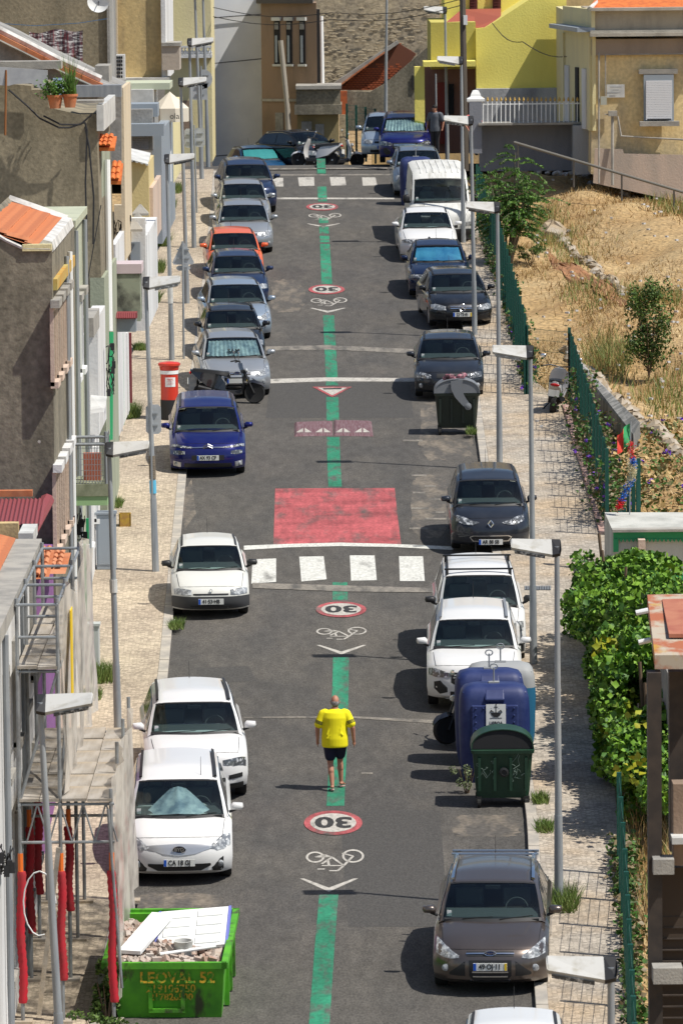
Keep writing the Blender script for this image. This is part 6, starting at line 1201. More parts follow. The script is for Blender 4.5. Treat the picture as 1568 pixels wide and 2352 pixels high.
GLB = mat('gloss_black', (.012, .012, .014), .25, coat=1)
g = G(524, 926); scooter('glossy black scooter parked crosswise before the silver hatchback', g+Vector((0, 0, .0)), -.12, GLB, 0, leanang=-.1)
g = G(1275, 945, PH); sw = scooter('white and black scooter seen from behind beside the green fence', g+Vector((0, .6, 0)), math.pi/2-.12, paint('scooter_white', (.6, .6, .6)), 1, BETA)
g = G(1100, 1704); scooter('dark scooter squeezed behind the blue recycling containers', g+Vector((0, 0, 0)), math.pi+.5, GLB, 0)
p = P(778, 378, 214); scooter('white scooter with upright black front at the top of the street', Vector((p.x, p.y, zr(p.y))), .25, paint('scooter_white', (.6, .6, .6)), 1)
p = P(725, 378, 213); scooter('low white scooter with reddish tail beside the black hatchback', Vector((p.x, p.y, zr(p.y))), math.pi-.35, paint('scooter_white', (.6, .6, .6)), 1)
# ------------------------------------------------------------------ people
SKIN = mat('skin', (.42, .20, .13), .55, c2=(.36, .16, .10), s2=8)
def cap(mb, a, b, ra, rb, n=12, fl=1.0, caps=True):
    a, b = Vector(a), Vector(b); d = b-a; L_ = d.length; d.normalize(); X = Vector((1, 0, 0)); u = (X-d*X.dot(d)); u = u.normalized() if u.length > .1 else d.orthogonal().normalized(); v = d.cross(u); rr = []
    ks = [(-.9, .42), (-.6, .8), (0, 1)]+[(q, 1) for q in ()]
    for k, s_ in ((-.95, .3), (-.75, .66), (-.4, .92), (0, 1)): rr.append((a+d*(k*ra), ra*s_))
    for k, s_ in ((0, 1), (.4, .92), (.75, .66), (.95, .3)): rr.append((b+d*(k*rb), rb*s_))
    mb.loft([[c+u*math.cos(t_)*r+v*math.sin(t_)*r*fl for t_ in np.linspace(0, 2*math.pi, n, endpoint=False)] for c, r in rr])
def rings(mb, rs, n=20):  # (x, y, z, rx, ry)
    mb.loft([[Vector((x+rx*math.cos(a), y+ry*math.sin(a), z)) for a in np.linspace(0, 2*math.pi, n, endpoint=False)] for x, y, z, rx, ry in rs])
def person(label, loc, yaw, top_m, bot_m, hair_m, pose, H=1.75, vox=.009, shorts=True, bald=False, stripes=False, build=1.0, sandals=None):
    t = T('person', label, 'person'); J = pose; body = MB()
    hd = Vector(J['head'])
    body.ell(hd, (.077, .098, .118), 16, 12); body.ell(hd+Vector((0, .02, -.05)), (.06, .085, .08), 12, 8)
    body.ell(hd+Vector((0, .105, -.02)), (.016, .022, .028), 8, 6)
    for s_ in (-1, 1): body.ell(hd+Vector((s_*.080, -.005, -.01)), (.014, .022, .034), 8, 6)
    cap(body, hd+Vector((0, -.03, -.09)), J['neck'], .058, .066)
    rings(body, [(0, -.01, .88, .13*build, .10), (0, 0, .98, .165*build, .125*build), (0, 0, 1.12, .155*build, .12*build), (0, 0, 1.30, .17*build, .12), (0, 0, 1.42, .16, .10), (0, 0, 1.48, .08, .07)])
    for s_, k in ((-1, 'l'), (1, 'r')):
        sh, el, wr = Vector(J[k+'sh']), Vector(J[k+'el']), Vector(J[k+'wr']); cap(body, sh, el, .058, .043); cap(body, el, wr, .045, .029)
        d = (wr-el).normalized(); pal = wr+d*.055; cap(body, wr+d*.01, pal, .027, .034, fl=.62)
        side_ = Vector((-s_, .0, 0)); fw = Vector((0, 1, 0)); bent = (d+side_*.35).normalized()
        for i, (o, L_) in enumerate(((.030, .068), (.010, .078), (-.010, .072), (-.029, .058))):
            p0 = pal+fw*o+d*.01; p1 = p0+(d+fw*o*2).normalized()*L_*.5; p2 = p1+(bent).normalized()*L_*.5; cap(body, p0, p1, .0095, .009, 8); cap(body, p1, p2, .009, .0075, 8)
        q0 = wr+d*.02+fw*.02; q1 = q0+(d+fw*.9+side_*.2).normalized()*.045; cap(body, q0, q1, .012, .011, 8); cap(body, q1, q1+(d*1.2+side_*.3).normalized()*.03, .0105, .009, 8)
        hp, kn, an, to = [Vector(J[k+q]) for q in ('hp', 'kn', 'an', 'to')]; cap(body, hp, kn, .088*build, .056, 14); cap(body, kn, kn+(an-kn)*.35+Vector((0, -.012, 0)), .053, .057, 14); cap(body, kn+(an-kn)*.35, an, .056, .036, 14)
        cap(body, an+Vector((0, -.03, -.03)), an+(to-an)*.5, .036, .034, fl=.8); cap(body, an+(to-an)*.4, to, .036, .026, fl=.6)
        for i in range(5): cap(body, to+Vector(((i-2)*.016, 0, 0)), to+Vector(((i-2)*.017, .03-.004*abs(i-(1 if s_ < 0 else 3)), -.004)), .009, .008, 6)
    remesh(body, vox, 'body', SKIN, t)
    hr = MB()
    if bald:
        for s_ in (-1, 1): hr.ell(hd+Vector((s_*.066, -.02, -.005)), (.018, .055, .05), 10, 8)
        hr.ell(hd+Vector((0, -.075, -.035)), (.068, .034, .062), 14, 8)
    else: hr.ell(hd+Vector((0, -.012, .03)), (.088, .105, .105), 14, 10); hr.ell(hd+Vector((0, -.06, -.04)), (.075, .055, .09), 12, 8)
    remesh(hr, .008, 'hair', hair_m, t)
    sh = MB(); b_ = build
    rings(sh, [(0, 0, .79, .19*b_, .15*b_), (0, 0, .82, .198*b_, .157*b_), (0, 0, .95, .20*b_, .16*b_), (0, 0, 1.05, .195*b_, .15*b_), (0, 0, 1.2, .19*b_, .145*b_), (0, 0, 1.33, .205*b_, .145*b_), (0, 0, 1.43, .19*b_, .12*b_), (0, -.01, 1.47, .12, .09), (0, -.01, 1.492, .075, .07)], 26)
    for s_, k in ((-1, 'l'), (1, 'r')): a, b2 = Vector(J[k+'sh']), Vector(J[k+'el']); cap(sh, a+Vector((-s_*.04, 0, .01)), a+(b2-a)*.25, .085, .082, 14); cap(sh, a, a+(b2-a)*.72, .080, .086, 14)
    for k in range(9): 
        a0 = random.uniform(-.16, .16); cap(sh, (a0, -.136*b_, .84+random.uniform(0, .25)), (a0*.4+random.uniform(-.1, .1), -.122*b_, 1.12+random.uniform(0, .22)), .016, .006, 8)
    so_ = remesh(sh, .010, 'shirt', top_m, t, it=8)
    if stripes:
        for s_, k in ((-1, 'l'), (1, 'r')):
            a, b2 = Vector(J[k+'sh']), Vector(J[k+'el']); d = (b2-a).normalized()
            for q in (.52, .60, .68): c = a+(b2-a)*q; MB().tube(c-d*.006, c+d*.006, .0885, n=20).build('sleeve_stripe', INK, so_)
    pn_ = MB(); rings(pn_, [(0, 0, .84, .16*b_, .13*b_), (0, 0, .96, .178*b_, .14*b_), (0, 0, 1.0, .165*b_, .13*b_)])
    for s_, k in ((-1, 'l'), (1, 'r')): hp, kn, an = Vector(J[k+'hp']), Vector(J[k+'kn']), Vector(J[k+'an']); cap(pn_, hp, hp+(kn-hp)*(.66 if shorts else 1), .112*b_, .102 if shorts else .075, 16); (None if shorts else cap(pn_, kn, kn+(an-kn)*.92, .073, .06, 14))
    remesh(pn_, .011, 'shorts' if shorts else 'trousers', bot_m, t)
    for k in ('l', 'r'):
        an, to = Vector(J[k+'an']), Vector(J[k+'to']); d = (to-an); d.z = to.z-(an.z-.05); ctr = an+Vector((0, -.05, -.07)); e = to+Vector((0, .05, -.03)); u = Vector((1, 0, 0)); m_ = MB()
        m_.loft([[c+u*(-w_), c+u*w_, c+u*w_+Vector((0, 0, -.018)), c-u*w_+Vector((0, 0, -.018))] for c, w_ in ((ctr, .025), (ctr+(e-ctr)*.15, .038), (ctr+(e-ctr)*.5, .036), (ctr+(e-ctr)*.8, .046), (e, .03))]); sd = m_.build('sandal' if sandals else 'shoe', sandals or BLACK, t, bevel=.004)
        if not sandals: 
            q = MB(); cap(q, an+Vector((0, -.02, -.03)), to, .05, .042, fl=.8); q.build('shoe_upper', BLACK, sd, smooth=True)
    t.matrix_world = Matrix.Translation(loc) @ Matrix.Rotation(yaw, 4, 'Z') @ Matrix.Scale(H/1.75, 4); return t
POSE = dict(head=(.01, .035, 1.615), neck=(0, -.01, 1.47), lsh=(-.215, -.01, 1.40), lel=(-.315, -.03, 1.14), lwr=(-.315, .06, .90), rsh=(.215, -.01, 1.40), rel=(.325, -.06, 1.15), rwr=(.345, -.01, .90),
    lhp=(-.09, 0, .89), lkn=(-.085, .03, .48), lan=(-.055, -.12, .10), lto=(-.065, .04, .035), rhp=(.095, 0, .89), rkn=(.09, .20, .51), ran=(.105, .22, .115), rto=(.15, .38, .05))
g = G(770, 1818); person('barefoot-looking bald man in yellow T-shirt and navy shorts walking away along the green line', g+Vector((0, .1, .01+.005)), .0, mat('yellow_cotton', (.80, .71, .006), .85), mat('navy_cotton', (.008, .01, .03), .8), mat('grey_hair', (.10, .09, .085), .8, c2=(.25, .24, .23), s2=30), POSE, bald=True, stripes=True, build=1.22, sandals=mat('pink_sandal', (.5, .33, .30), .6))
P2 = dict(POSE); P2.update(lkn=(-.09, .02, .48), lan=(-.09, 0, .09), lto=(-.1, .12, .035), rkn=(.09, .02, .48), ran=(.09, 0, .09), rto=(.1, .12, .035), rwr=(.26, .16, .92))
p = P(1087, 355, 199); person('person in a coral pink top beside the white capped gate pier', Vector((p.x, p.y, p.z)), math.pi+.4, mat('coral_top', (.62, .13, .12), .8), mat('cream_cloth', (.5, .42, .34), .8), mat('brown_hair', (.12, .06, .03), .8), P2, H=1.62, vox=.02, shorts=False)
p = P(1000, 352, 204); person('dark clothed person standing in the yellow house porch', Vector((p.x, p.y, p.z)), math.pi-.5, mat('grey_top', (.10, .11, .13), .8), mat('dark_trousers', (.02, .02, .025), .8), mat('black_hair', (.012, .01, .01), .8), P2, H=1.72, vox=.02, shorts=False)
# ------------------------------------------------------------------ green fences
FG = mat('fence_green', (.008, .075, .055), .5); 
def fence(label, pts, hgt, step=2.0, wires=True, base=PH, screen=False, dv=.10, rv=.004, rh=.006):
    t = T('fence', label, 'fence', pts[0])
    for (a, b) in zip(pts, pts[1:]):
        a, b = Vector(a), Vector(b); n = max(1, round((b-a).length/step)); zf = lambda p: K*p.y+base
        for i in range(n):
            p = a+(b-a)*(i/n); q = a+(b-a)*((i+1)/n); z = max(zf(p), zf(q))-.1*0; d = (q-p); d.z = 0
            MB().box((p.x-.04, p.y-.04, zf(p)-.3), (p.x+.04, p.y+.04, max(zf(p), zf(q))+hgt+.06)).build('post', FG, t, world=True)
            m_ = MB(); zb_ = z+.05; zt = z+hgt; L_ = d.length; u = d.normalized(); nn = Vector((-u.y, u.x, 0)); k = int(L_/dv)
            def bar(p0, p1, r): 
                e = (p1-p0).normalized(); s_ = nn*r; v_ = e.cross(nn).normalized()*r; m_.add([p0+s_, p0+v_, p0-s_, p0-v_, p1+s_, p1+v_, p1-s_, p1-v_], [(0, 1, 5, 4), (1, 2, 6, 5), (2, 3, 7, 6), (3, 0, 4, 7)])
            for j in range(1, k): c = p+u*(L_*j/k); bar(Vector((c.x, c.y, zb_)), Vector((c.x, c.y, zt)), rv)
            for j in range(int(hgt/.28)+1): zz = zb_+min(j*.28, hgt-.06); bar(Vector((p.x, p.y, zz)), Vector((q.x, q.y, zz)), rh)
            m_.build('mesh_panel', FG, t, world=True, recalc=False)
    p = Vector(pts[-1]); MB().box((p.x-.04, p.y-.04, K*p.y+base-.3), (p.x+.04, p.y+.04, K*p.y+base+hgt+.06)).build('post', FG, t, world=True); return t
A0, A1, A2, A3 = G(1206, 905, PH), G(1170, 760, PH), G(1138, 640, PH), G(1096, 520, PH)
fence('green mesh fence along the upper right pavement, overgrown with creeper', [A0, A1, A2, A3], 1.95, 1.7)
fence('short green mesh fence crossing behind the white scooter', [A0+Vector((.05, 0, 0)), G(1308, 925, PH)], 1.75, 1.3, dv=.06, rv=.004, rh=.005)
fence('green mesh fence running from the scooter down to the white and green wall', [G(1308, 925, PH), G(1350, 1065, PH), G(1394, 1228, PH)], 1.9, 1.7)
fence('green mesh fence at the lower right edge of the pavement', [G(1422, 2010, PH), G(1436, 2200, PH), G(1452, 2500, PH), G(1462, 2700, PH)], 1.7, 1.7)
fence('green mesh fence at the street end before the ruined shed', [P(797, 352, 219), P(862, 345, 217)], 1.7, .9, base=-.9); 
t = T('flag_gate', 'green board gate below the flag on the right', 'gate', G(1440, 1240)); 
for i in range(5):
    w0, w1 = wbox(1418+i*10.5, 1100+i*0+(70 if i < 2 else 0)-i*4, 1427+i*10.5, 1225, 127+i*.1, .04); MB().box(w0, w1).build('board', FG, t, world=True)
w0, w1 = wbox(1462, 1052, 1471, 1225, 127, .1); MB().box(w0, w1).build('post', FG, t, world=True)
# brick edging at the foot of the fence
t = T('brick_edging', 'pinkish brick edging at the foot of the green fence', 'edging', G(1350, 1065, PH)); a, b = G(1300, 930, PH), G(1388, 1228, PH); one = None
n = int((b-a).length/.24)
for i in range(n):
    p = a+(b-a)*((i+.5)/n)
    if one is None: one = MB().box((-.11, -.11, -.05), (.11, .11, .06)).build('brick', mat('pink_brick', (.42, .24, .20), .9, c2=(.45, .40, .35), s2=3), t); o = one
    else: o = one.copy(); C.objects.link(o)
    o.parent = t; o.location = p-OFF[t.name]; o.rotation_euler = (BETA, 0, random.uniform(-.05, .05))
# flag and tinsel
b = P(1445, 1225, 126.5); t = T('flag', 'green and red flag on a short pole above the fence', 'flag', b); q = P(1448, 968, 126.5); MB().tube(b, q, .012).build('pole', GALV, t, world=True)
for nm, m_, x0, x1 in (('green_field', mat('flag_green', (.03, .30, .10), .7), 0, .4), ('red_field', mat('flag_red', (.65, .05, .03), .7), .4, 1)):
    rr = []
    for i in range(6): s_ = x0+(x1-x0)*i/5; rr.append([P(1446-s_*30-4*math.sin(s_*6), 972+s_*28+k*(11-s_*1.5)*1.15, 126.5+.05*math.sin(s_*8+k)) for k in range(5)])
    MB().loft(rr, cap=False, closed=False).build(nm, m_, t, world=True, smooth=True)
def tinsel(label, pl_, cols, D=126.3):
    t = T('tinsel_garland', label, 'garland', P(pl_[0][0], pl_[0][1], D)); ct = []
    pts = [P(x, y, D) for x, y in pl_]; k_ = len(pts)-1
    for s_ in range(k_):
        n_ = 260; q = rng.uniform(0, 1, n_)[:, None]; base_ = np.array(pts[s_])*(1-q)+np.array(pts[s_+1])*q; ct = base_+rng.normal(size=(n_, 3))*.035
        leaves('tinsel', cols[s_ % len(cols)], t, ct, .06, world=True, ar=.25, kind='stuff')
tR, tB, tY = mat('tinsel_red', (.7, .02, .03), .3), mat('tinsel_blue', (.02, .16, .6), .3), mat('tinsel_cream', (.6, .55, .35), .4)
tinsel('red, blue and cream tinsel garland hanging over the green gate', [(1447, 1012), (1452, 1055), (1456, 1068), (1452, 1102), (1440, 1120), (1426, 1150), (1421, 1168)], [tR, tB, tY, tB, tB, tR])
tinsel('cream strand of tinsel beside the blue garland', [(1444, 1060), (1450, 1095), (1434, 1130)], [tY])
# white and green wall, roof slab and near building at the right edge
t = T('green_trimmed_wall', 'white house wall with green scalloped trim on the right', 'house', P(1500, 1290, 123)); D = 123
poly('wall', stucco('aged_white', (.50, .50, .46), (.36, .36, .32), (.26, .27, .25)), [(1408, 1222), (1640, 1222), (1640, 1600), (1408, 1600)], D, 4, t)
for x0, y0, x1, y1 in ((1408, 1222, 1640, 1238), (1408, 1238, 1420, 1268), (1480, 1320, 1640, 1340)): w0, w1 = wbox(x0, y0, x1, y1, D-.05, .1); MB().box(w0, w1).build('green_trim', GRNP, t, world=True)
one = None
for i in range(17):
    g_ = [P(1421+i*9.4, 1238, D-.06), P(1430.4+i*9.4, 1238, D-.06), P(1425.7+i*9.4, 1246, D-.06)]; MB().prism(g_, (0, .05, 0)).build('scallop', GRNP, t, world=True)
w0, w1 = wbox(1406, 1216, 1640, 1222, D-.2, .4); MB().box(w0, w1).build('coping', CONC, t, world=True); w0, w1 = wbox(1466, 1240, 1482, 1304, D-.4, .4); MB().box(w0, w1).build('chimney', PINK, t, world=True); w0, w1 = wbox(1455, 1300, 1480, 1420, D-.4, .4); MB().box(w0, w1).build('side_wall', WHR, t, world=True); w0, w1 = wbox(1480, 1340, 1640, 1372, D-.2, 3); MB().box(w0, w1).build('base_band', CONC, t, world=True)
D = 74; t = T('near_balcony_building', 'blurred dark brown building with rusty roof slab at the lower right edge', 'building', P(1540, 1900, D)); DKB = mat('dark_brown_steel', (.035, .028, .024), .7, c2=(.06, .045, .035), s2=4)
a, b_ = P(1482, 1395, D+3.4), P(1484, 1395, D+3.4); q = [P(1486, 1366, D+3.2), P(1680, 1362, D+3.2), P(1680, 1505, D), P(1503, 1505, D)]; MB().prism(q, (0, 0, -.18)).build('roof_slab', mat('rusty_slab', (.42, .36, .28), .9, c2=(.36, .12, .06), s2=2.0, k=(.45, .55), c3=(.45, .28, .04), s3=1.6, k3=(.58, .68)), t, world=True)
MB().prism([P(1520, 1385, D+2.9), P(1680, 1380, D+2.9), P(1680, 1465, D+.8), P(1536, 1465, D+.8)], (0, 0, .05)).build('red_roof_patch', mat('faded_red_roof', (.34, .11, .07), .8, c2=(.42, .17, .10), s2=3), t, world=True)
for x0, y0, x1, y1, m_, dd, dp in ((1489, 1540, 1520, 2420, DKB, .2, .3), (1537, 1540, 1640, 1960, DKB, 1.2, .3), (1505, 1990, 1640, 2380, mat('brown_mesh_panel', (.07, .05, .035), .9), .9, .2), (1500, 1975, 1548, 2010, CONC, -.1, .4), (1500, 2225, 1568, 2262, CONC, -.1, .4), (1546, 1800, 1640, 1990, BRN, .3, .4), (1543, 1925, 1640, 1940, SHEETW, .0, .4)):
    w0, w1 = wbox(x0, y0, x1, y1, D+dd, dp); MB().box(w0, w1).build('column' if m_ is DKB else 'panel' if m_ is not CONC else 'ledge', m_, t, world=True)
for px, py in ((1474, 1405), (1480, 1473)): MB().tube(P(px-14, py+3, D+1.5), P(px+14, py-3, D+1.5), .035).build('white_pipe', WHITE, t, world=True)
for i in range(14): w0, w1 = wbox(1508, 2000+i*26, 1640, 2003+i*26, D+.85, .05); MB().box(w0, w1).build('mesh_rail', DKB, t, world=True)
# ------------------------------------------------------------------ vegetation
LV1, LV2, LV3 = leafmat('ivy_leaf', (.10, .22, .018), (.19, .34, .03)), leafmat('ivy_dark_leaf', (.035, .10, .012), (.06, .15, .02)), leafmat('ivy_yellow_leaf', (.34, .32, .02), (.20, .28, .02))
def blob(n, c, r, shell=.55):
    v = rng.normal(size=(n, 3)); v /= np.linalg.norm(v, axis=1)[:, None]; return np.array(c)+v*np.array(r)*(shell+(1-shell)*rng.uniform(0, 1, n)[:, None]**.5)
t = T('ivy_hedge', 'big bright green ivy mass overhanging the right pavement', 'hedge', G(1380, 1750)); cs = []
for k in range(135):
    y = rng.uniform(99.5, 118.5); q = (y-101.5)/17; X = rng.uniform(5.0, 6.6) ; hh = float(np.interp(q, [-.1, .25, .6, 1], [1.3, 2.75, 2.4, 1.5]))+(X-5)*.12; z = zr(y)+rng.uniform(.5, 1)*hh-(.0 if X > 4.9 else .3)
    cs.append(blob(420, (X+(.25*math.sin(y*1.3)), y, z), (.38, .6, .36), .35))
for k in range(50):
    y = rng.uniform(101.5, 118.5); cs.append(blob(200, (5.0+.2*math.sin(y), y, zr(y)+rng.uniform(.2, 1.9)), (.35, .6, .35), .3))
cs = np.concatenate(cs); rng.shuffle(cs); h2 = len(cs)//3; leaves('large_leaves', None, t, cs[:h2], .155, world=True, ar=.9, mats=[LV1, LV2, LV1], flat=1.4, kind='stuff'); leaves('foliage', None, t, cs[h2:], .115, world=True, ar=.8, mats=[LV1, LV1, LV2, LV2, leafmat('ivy_mid_leaf', (.06, .14, .02), (.22, .30, .04)), LV1, LV1], flat=.8)
cs = np.concatenate([blob(26, (rng.uniform(4.75, 5.5), rng.uniform(99.5, 108), zr(103)+rng.uniform(.9, 2.3)), (.35, .7, .3), .1) for _ in range(13)]); leaves('yellow_leaves', LV3, t, cs, .16, world=True, ar=.85)
mb = MB(); 
for k in range(9): y = 102+k*1.9; mb.tube((5.5, y, zr(y)-.2), (5.5+random.uniform(-.3, .3), y+.3, zr(y)+2.4), .05, .03)
mb.build('stems', mat('vine_stem', (.12, .08, .05), .9), t, world=True); tag(MB().box((5.7, 101, zr(101)-.5), (5.95, 119, zr(119)+1.6)).build('boundary_wall', CONC), 'low concrete wall buried under the ivy hedge', 'wall')
# tree of heaven
b = G(1165, 612); t = T('tree_of_heaven', 'young tree with long feathery green fronds beside the tall van', 'tree', b); TR = mat('young_bark', (.16, .14, .10), .9); tr = MB(); cs = []; sp = MB()
for k in range(9):
    a = rng.uniform(0, 6.28); top_ = Vector((math.cos(a)*rng.uniform(.2, 1.15), math.sin(a)*.6, rng.uniform(1.9, 3.6))); tr.tube((0, 0, -.2), top_*.5+Vector((.05, 0, .1)), .05, .03, 6).tube(top_*.5+Vector((.05, 0, .1)), top_, .03, .012, 6)
    for j in range(24):
        o = top_*rng.uniform(.45, 1.03)+Vector((rng.normal()*.1, rng.normal()*.1, 0)); a2 = rng.uniform(0, 6.28); d = Vector((math.cos(a2), math.sin(a2)*.8, rng.uniform(.1, .7))).normalized(); L_ = rng.uniform(.6, 1.0); prev = o
        for i in range(1, 13):
            q = i/12; c = o+d*L_*q+Vector((0, 0, -.42*q*q)); sd = d.cross(Vector((0, 0, 1))).normalized()
            for s_ in (-1, 1):
                for m_ in (.04, .08): cs.append(c+sd*s_*m_*(1.2-q*.6)+Vector((0, 0, -.015)))
            if i % 4 == 0: sp.tube(prev, c, .006, n=3, cap=False); prev = c
tr.build('trunk', TR, t, smooth=True); sp.build('leaf_stalks', TR, t, recalc=False); leaves('crown', None, t, np.array([tuple(c) for c in cs]), .105, mats=[leafmat('tree_leaf', (.09, .20, .025), (.14, .27, .04)), leafmat('tree_leaf_dark', (.03, .09, .015), (.05, .12, .02))], ar=.42, flat=1.2)
def bush(label, px, py, r, n, size=.07, mats=None, name='bush', cat='bush', up=1.0, D=None):
    b = G(px, py) if D is None else P(px, py, D); t = T(name, label, cat, b); L_ = leafmat('bush_leaf', (.07, .13, .02), (.13, .20, .04)); L2_ = leafmat('bush_leaf_dark', (.03, .07, .012), (.06, .10, .02)); cs = []
    for k in range(max(5, n//70)): cs.append(blob(70, (rng.normal()*r[0]*.45, rng.normal()*r[1]*.45, rng.uniform(.15, .95)*r[2]), (r[0]*.3, r[1]*.3, r[2]*.16), .2))
    leaves('foliage', None, t, np.concatenate(cs), size, mats=mats or [L_, L2_], flat=up); m_ = MB()
    for k in range(7): a = k*.9; m_.tube((0, 0, -.1), (math.cos(a)*r[0]*.5, math.sin(a)*r[1]*.5, r[2]*.7), .015, .006, 5)
    m_.build('stems', MATS.get('vine_stem', TR), t); return t
bush('tall green shrub growing alone on the dry slope at the right', 1490, 860, (.62, .6, 2.4), 4200, .09)
bush('green shrub tuft at the foot of the feathery tree', 1215, 610, (.5, .6, .6), 800)
bush('leafy weeds climbing between the tree and the fence', 1150, 640, (.5, 1.2, 1.0), 900, .06)
bush('grey-green flowering weed in front of the dark green container', 1072, 1822, (.30, .25, .62), 420, .05, mats=[leafmat('greyish_leaf', (.20, .24, .12), (.12, .16, .07))], name='weed', cat='weed')
bush('dark weeds growing under the left corner of the skip', 245, 2345, (.30, .35, .85), 900, .09); bush('weeds at the lower edge beside the skip', 232, 2400, (.5, .4, .5), 700, .07)
for i, (px, py, r, lb) in enumerate(((352, 620, .35, 'beside the garden wall'), (368, 560, .3, 'next to the garden gate posts'), (378, 480, .35, 'near the yellow annex'), (345, 690, .28, 'below the garden piers'), (300, 955, .25, 'opposite the red post box'), (236, 1560, .22, 'behind the small grey cabinet'), (210, 1600, .2, 'at the foot of the scaffold net'), (400, 440, .25, 'by the tall poles'), (322, 800, .2, 'before the green striped doors'), (262, 1160, .2, 'beside the blue-grey cabinet'), (1290, 2080, .25, 'round the foot of the lower right lamp'), (1082, 995, .12, 'under the grey-lidded bin'), (405, 1440, .16, 'in the gutter below the old white hatchback'), (1240, 1840, .14, 'right of the dark green container'), (1250, 1905, .15, 'on the kerb below the dark green container'))):
    b = G(px, py, PH); t = tag(blades('weed_tuft', None, None, np.clip(rng.normal(size=(int(650*r/.25), 3)), -1.7, 1.7)*np.array([r*.55, r*1.3, 0])+np.array([0, 0, .0]), .34 if r > .2 else .16, .022, lean=.4, mats=[leafmat('weed_green', (.10, .17, .03), (.2, .24, .07)), leafmat('bush_leaf', (.07, .13, .02), (.13, .20, .04))]), 'tuft of green weeds '+lb, 'weeds', 'weed tufts on the pavements'); t.location = b; t.rotation_euler = (BETA, 0, 0)
# creeper with purple flowers
VIO = mat('violet_petal', (.16, .05, .45), .6)
def creeper(label, pts, n, h, r, nf, D=None):
    g = [G(*p, PH) for p in pts]; t = T('creeper', label, 'creeper', g[0]); q = rng.uniform(0, len(g)-1.001, n); i = q.astype(int); f = (q-i)[:, None]; A = np.array([tuple(v) for v in g]); base_ = A[i]*(1-f)+A[i+1]*f
    off = np.stack([rng.normal(size=n)*r+.1, rng.normal(size=n)*.3, rng.uniform(.05, 1, n)*h*(.7+.3*np.sin(q*5))], 1); leaves('foliage', None, t, base_+off, .11, world=True, mats=[LV2, leafmat('bush_leaf_dark', (.03, .07, .012), (.06, .10, .02)), leafmat('dry_leaf', (.22, .17, .09), (.15, .11, .06))], ar=.8)
    k = rng.integers(0, n, nf); fl = np.repeat(base_[k]+off[k]+np.array([-.1, -.12, .03]), 5, axis=0)+rng.normal(size=(nf*5, 3))*.03; leaves('purple_flowers', VIO, t, fl, .085, world=True, ar=.9, kind='stuff')
creeper('leafy creeper with violet flowers on the lower green fence', [(1320, 960), (1345, 1040), (1375, 1130), (1398, 1215)], 5200, 1.5, .18, 34)
creeper('creeper with violet flowers spilling over the upper fence base', [(1207, 900), (1195, 830), (1178, 760), (1160, 700)], 2600, 1.0, .12, 26)
creeper('dry tangled stems on the upper fence beside the dark cars', [(1150, 680), (1125, 600), (1105, 540)], 2200, .9, .12, 2)
creeper('dry and green undergrowth along the lower right fence', [(1418, 1960), (1425, 2060), (1442, 2352), (1450, 2500)], 3800, .45, .10, 0)
# hillside ground cover, grass, litter, ledges
def hillpts(n, x0, x1, y0, y1): 
    g = []; 
    while len(g) < n:
        x, y = rng.uniform(x0, x1), rng.uniform(y0, y1)
        if x > RF(y)+.25: g.append((x, y, hill(x, y)))
    return np.array(g)
DRY = [leafmat('dry_straw', (.47, .33, .14), (.36, .24, .09)), leafmat('straw_pale', (.54, .41, .20), (.44, .32, .15)), leafmat('straw_brown', (.27, .155, .055), (.33, .20, .08))]
hp_ = hillpts(80000, 4.3, 17, 112, 203); nz = np.sin(hp_[:, 0]*1.7+hp_[:, 1]*.31)+np.sin(hp_[:, 0]*.6-hp_[:, 1]*.22+1)+rng.normal(size=len(hp_))*.8; hp_ = hp_[nz > .1]
blades('dry_grass', None, None, hp_, .17, .03, kind='stuff', lean=.5, mats=DRY); tag(bpy.data.objects['dry_grass'], 'dry straw coloured grass over the slope', 'grass')
hp_ = hillpts(9000, 4.8, 7.5, 70, 103); o = blades('tall_dry_grass', None, None, hp_, .55, .03, kind='stuff', lean=.3, mats=DRY+[leafmat('weed_green', (.10, .17, .03), (.2, .24, .07))]); tag(o, 'tall dry grass behind the lower right fence', 'grass')
def patchgrass(px, py, sx, sy, n, h, lb, nm='green_grass_patch'):
    g = G(px, py); v = np.stack([g.x+rng.normal(size=n)*sx, g.y+rng.normal(size=n)*sy, np.zeros(n)], 1); v[:, 2] = [hill(a, b_) for a, b_ in v[:, :2]]; o = blades(nm, None, None, v, h, .03, kind='stuff', lean=.3, mats=[leafmat('weed_green', (.10, .17, .03), (.2, .24, .07)), DRY[0]]); tag(o, lb, 'grass')
patchgrass(1395, 820, .3, 1.6, 1600, .55, 'bright green grass clump in the middle of the slope'); patchgrass(1490, 690, .5, 1.2, 1500, .4, 'green grass round the lone shrub'); patchgrass(1255, 520, .3, 2, 900, .4, 'green tufts beside the feathery tree'); patchgrass(1560, 480, .4, 2, 900, .45, 'green grass below the beige house')
cv = hillpts(7500, 6.3, 12, 126, 147); cv = cv[(cv[:, 0]-6 > (cv[:, 1]-126)*.02)]; cv[:, 2] += rng.uniform(0, .2, len(cv)); o = leaves('ground_creeper', None, None, cv, .13, mats=[LV2, leafmat('dusty_green_leaf', (.14, .17, .06), (.22, .20, .09)), DRY[0]], ar=.8, kind='stuff'); tag(o, 'low green creeper covering the bank above the green trimmed wall', 'ground cover')
k = rng.integers(0, len(cv), 110); o = leaves('bank_flowers', VIO, None, np.repeat(cv[k]+np.array([0, -.1, .1]), 5, axis=0)+rng.normal(size=(550, 3))*.03, .09, ar=.9, kind='stuff'); tag(o, 'violet flowers scattered over the creeper bank', 'flowers')
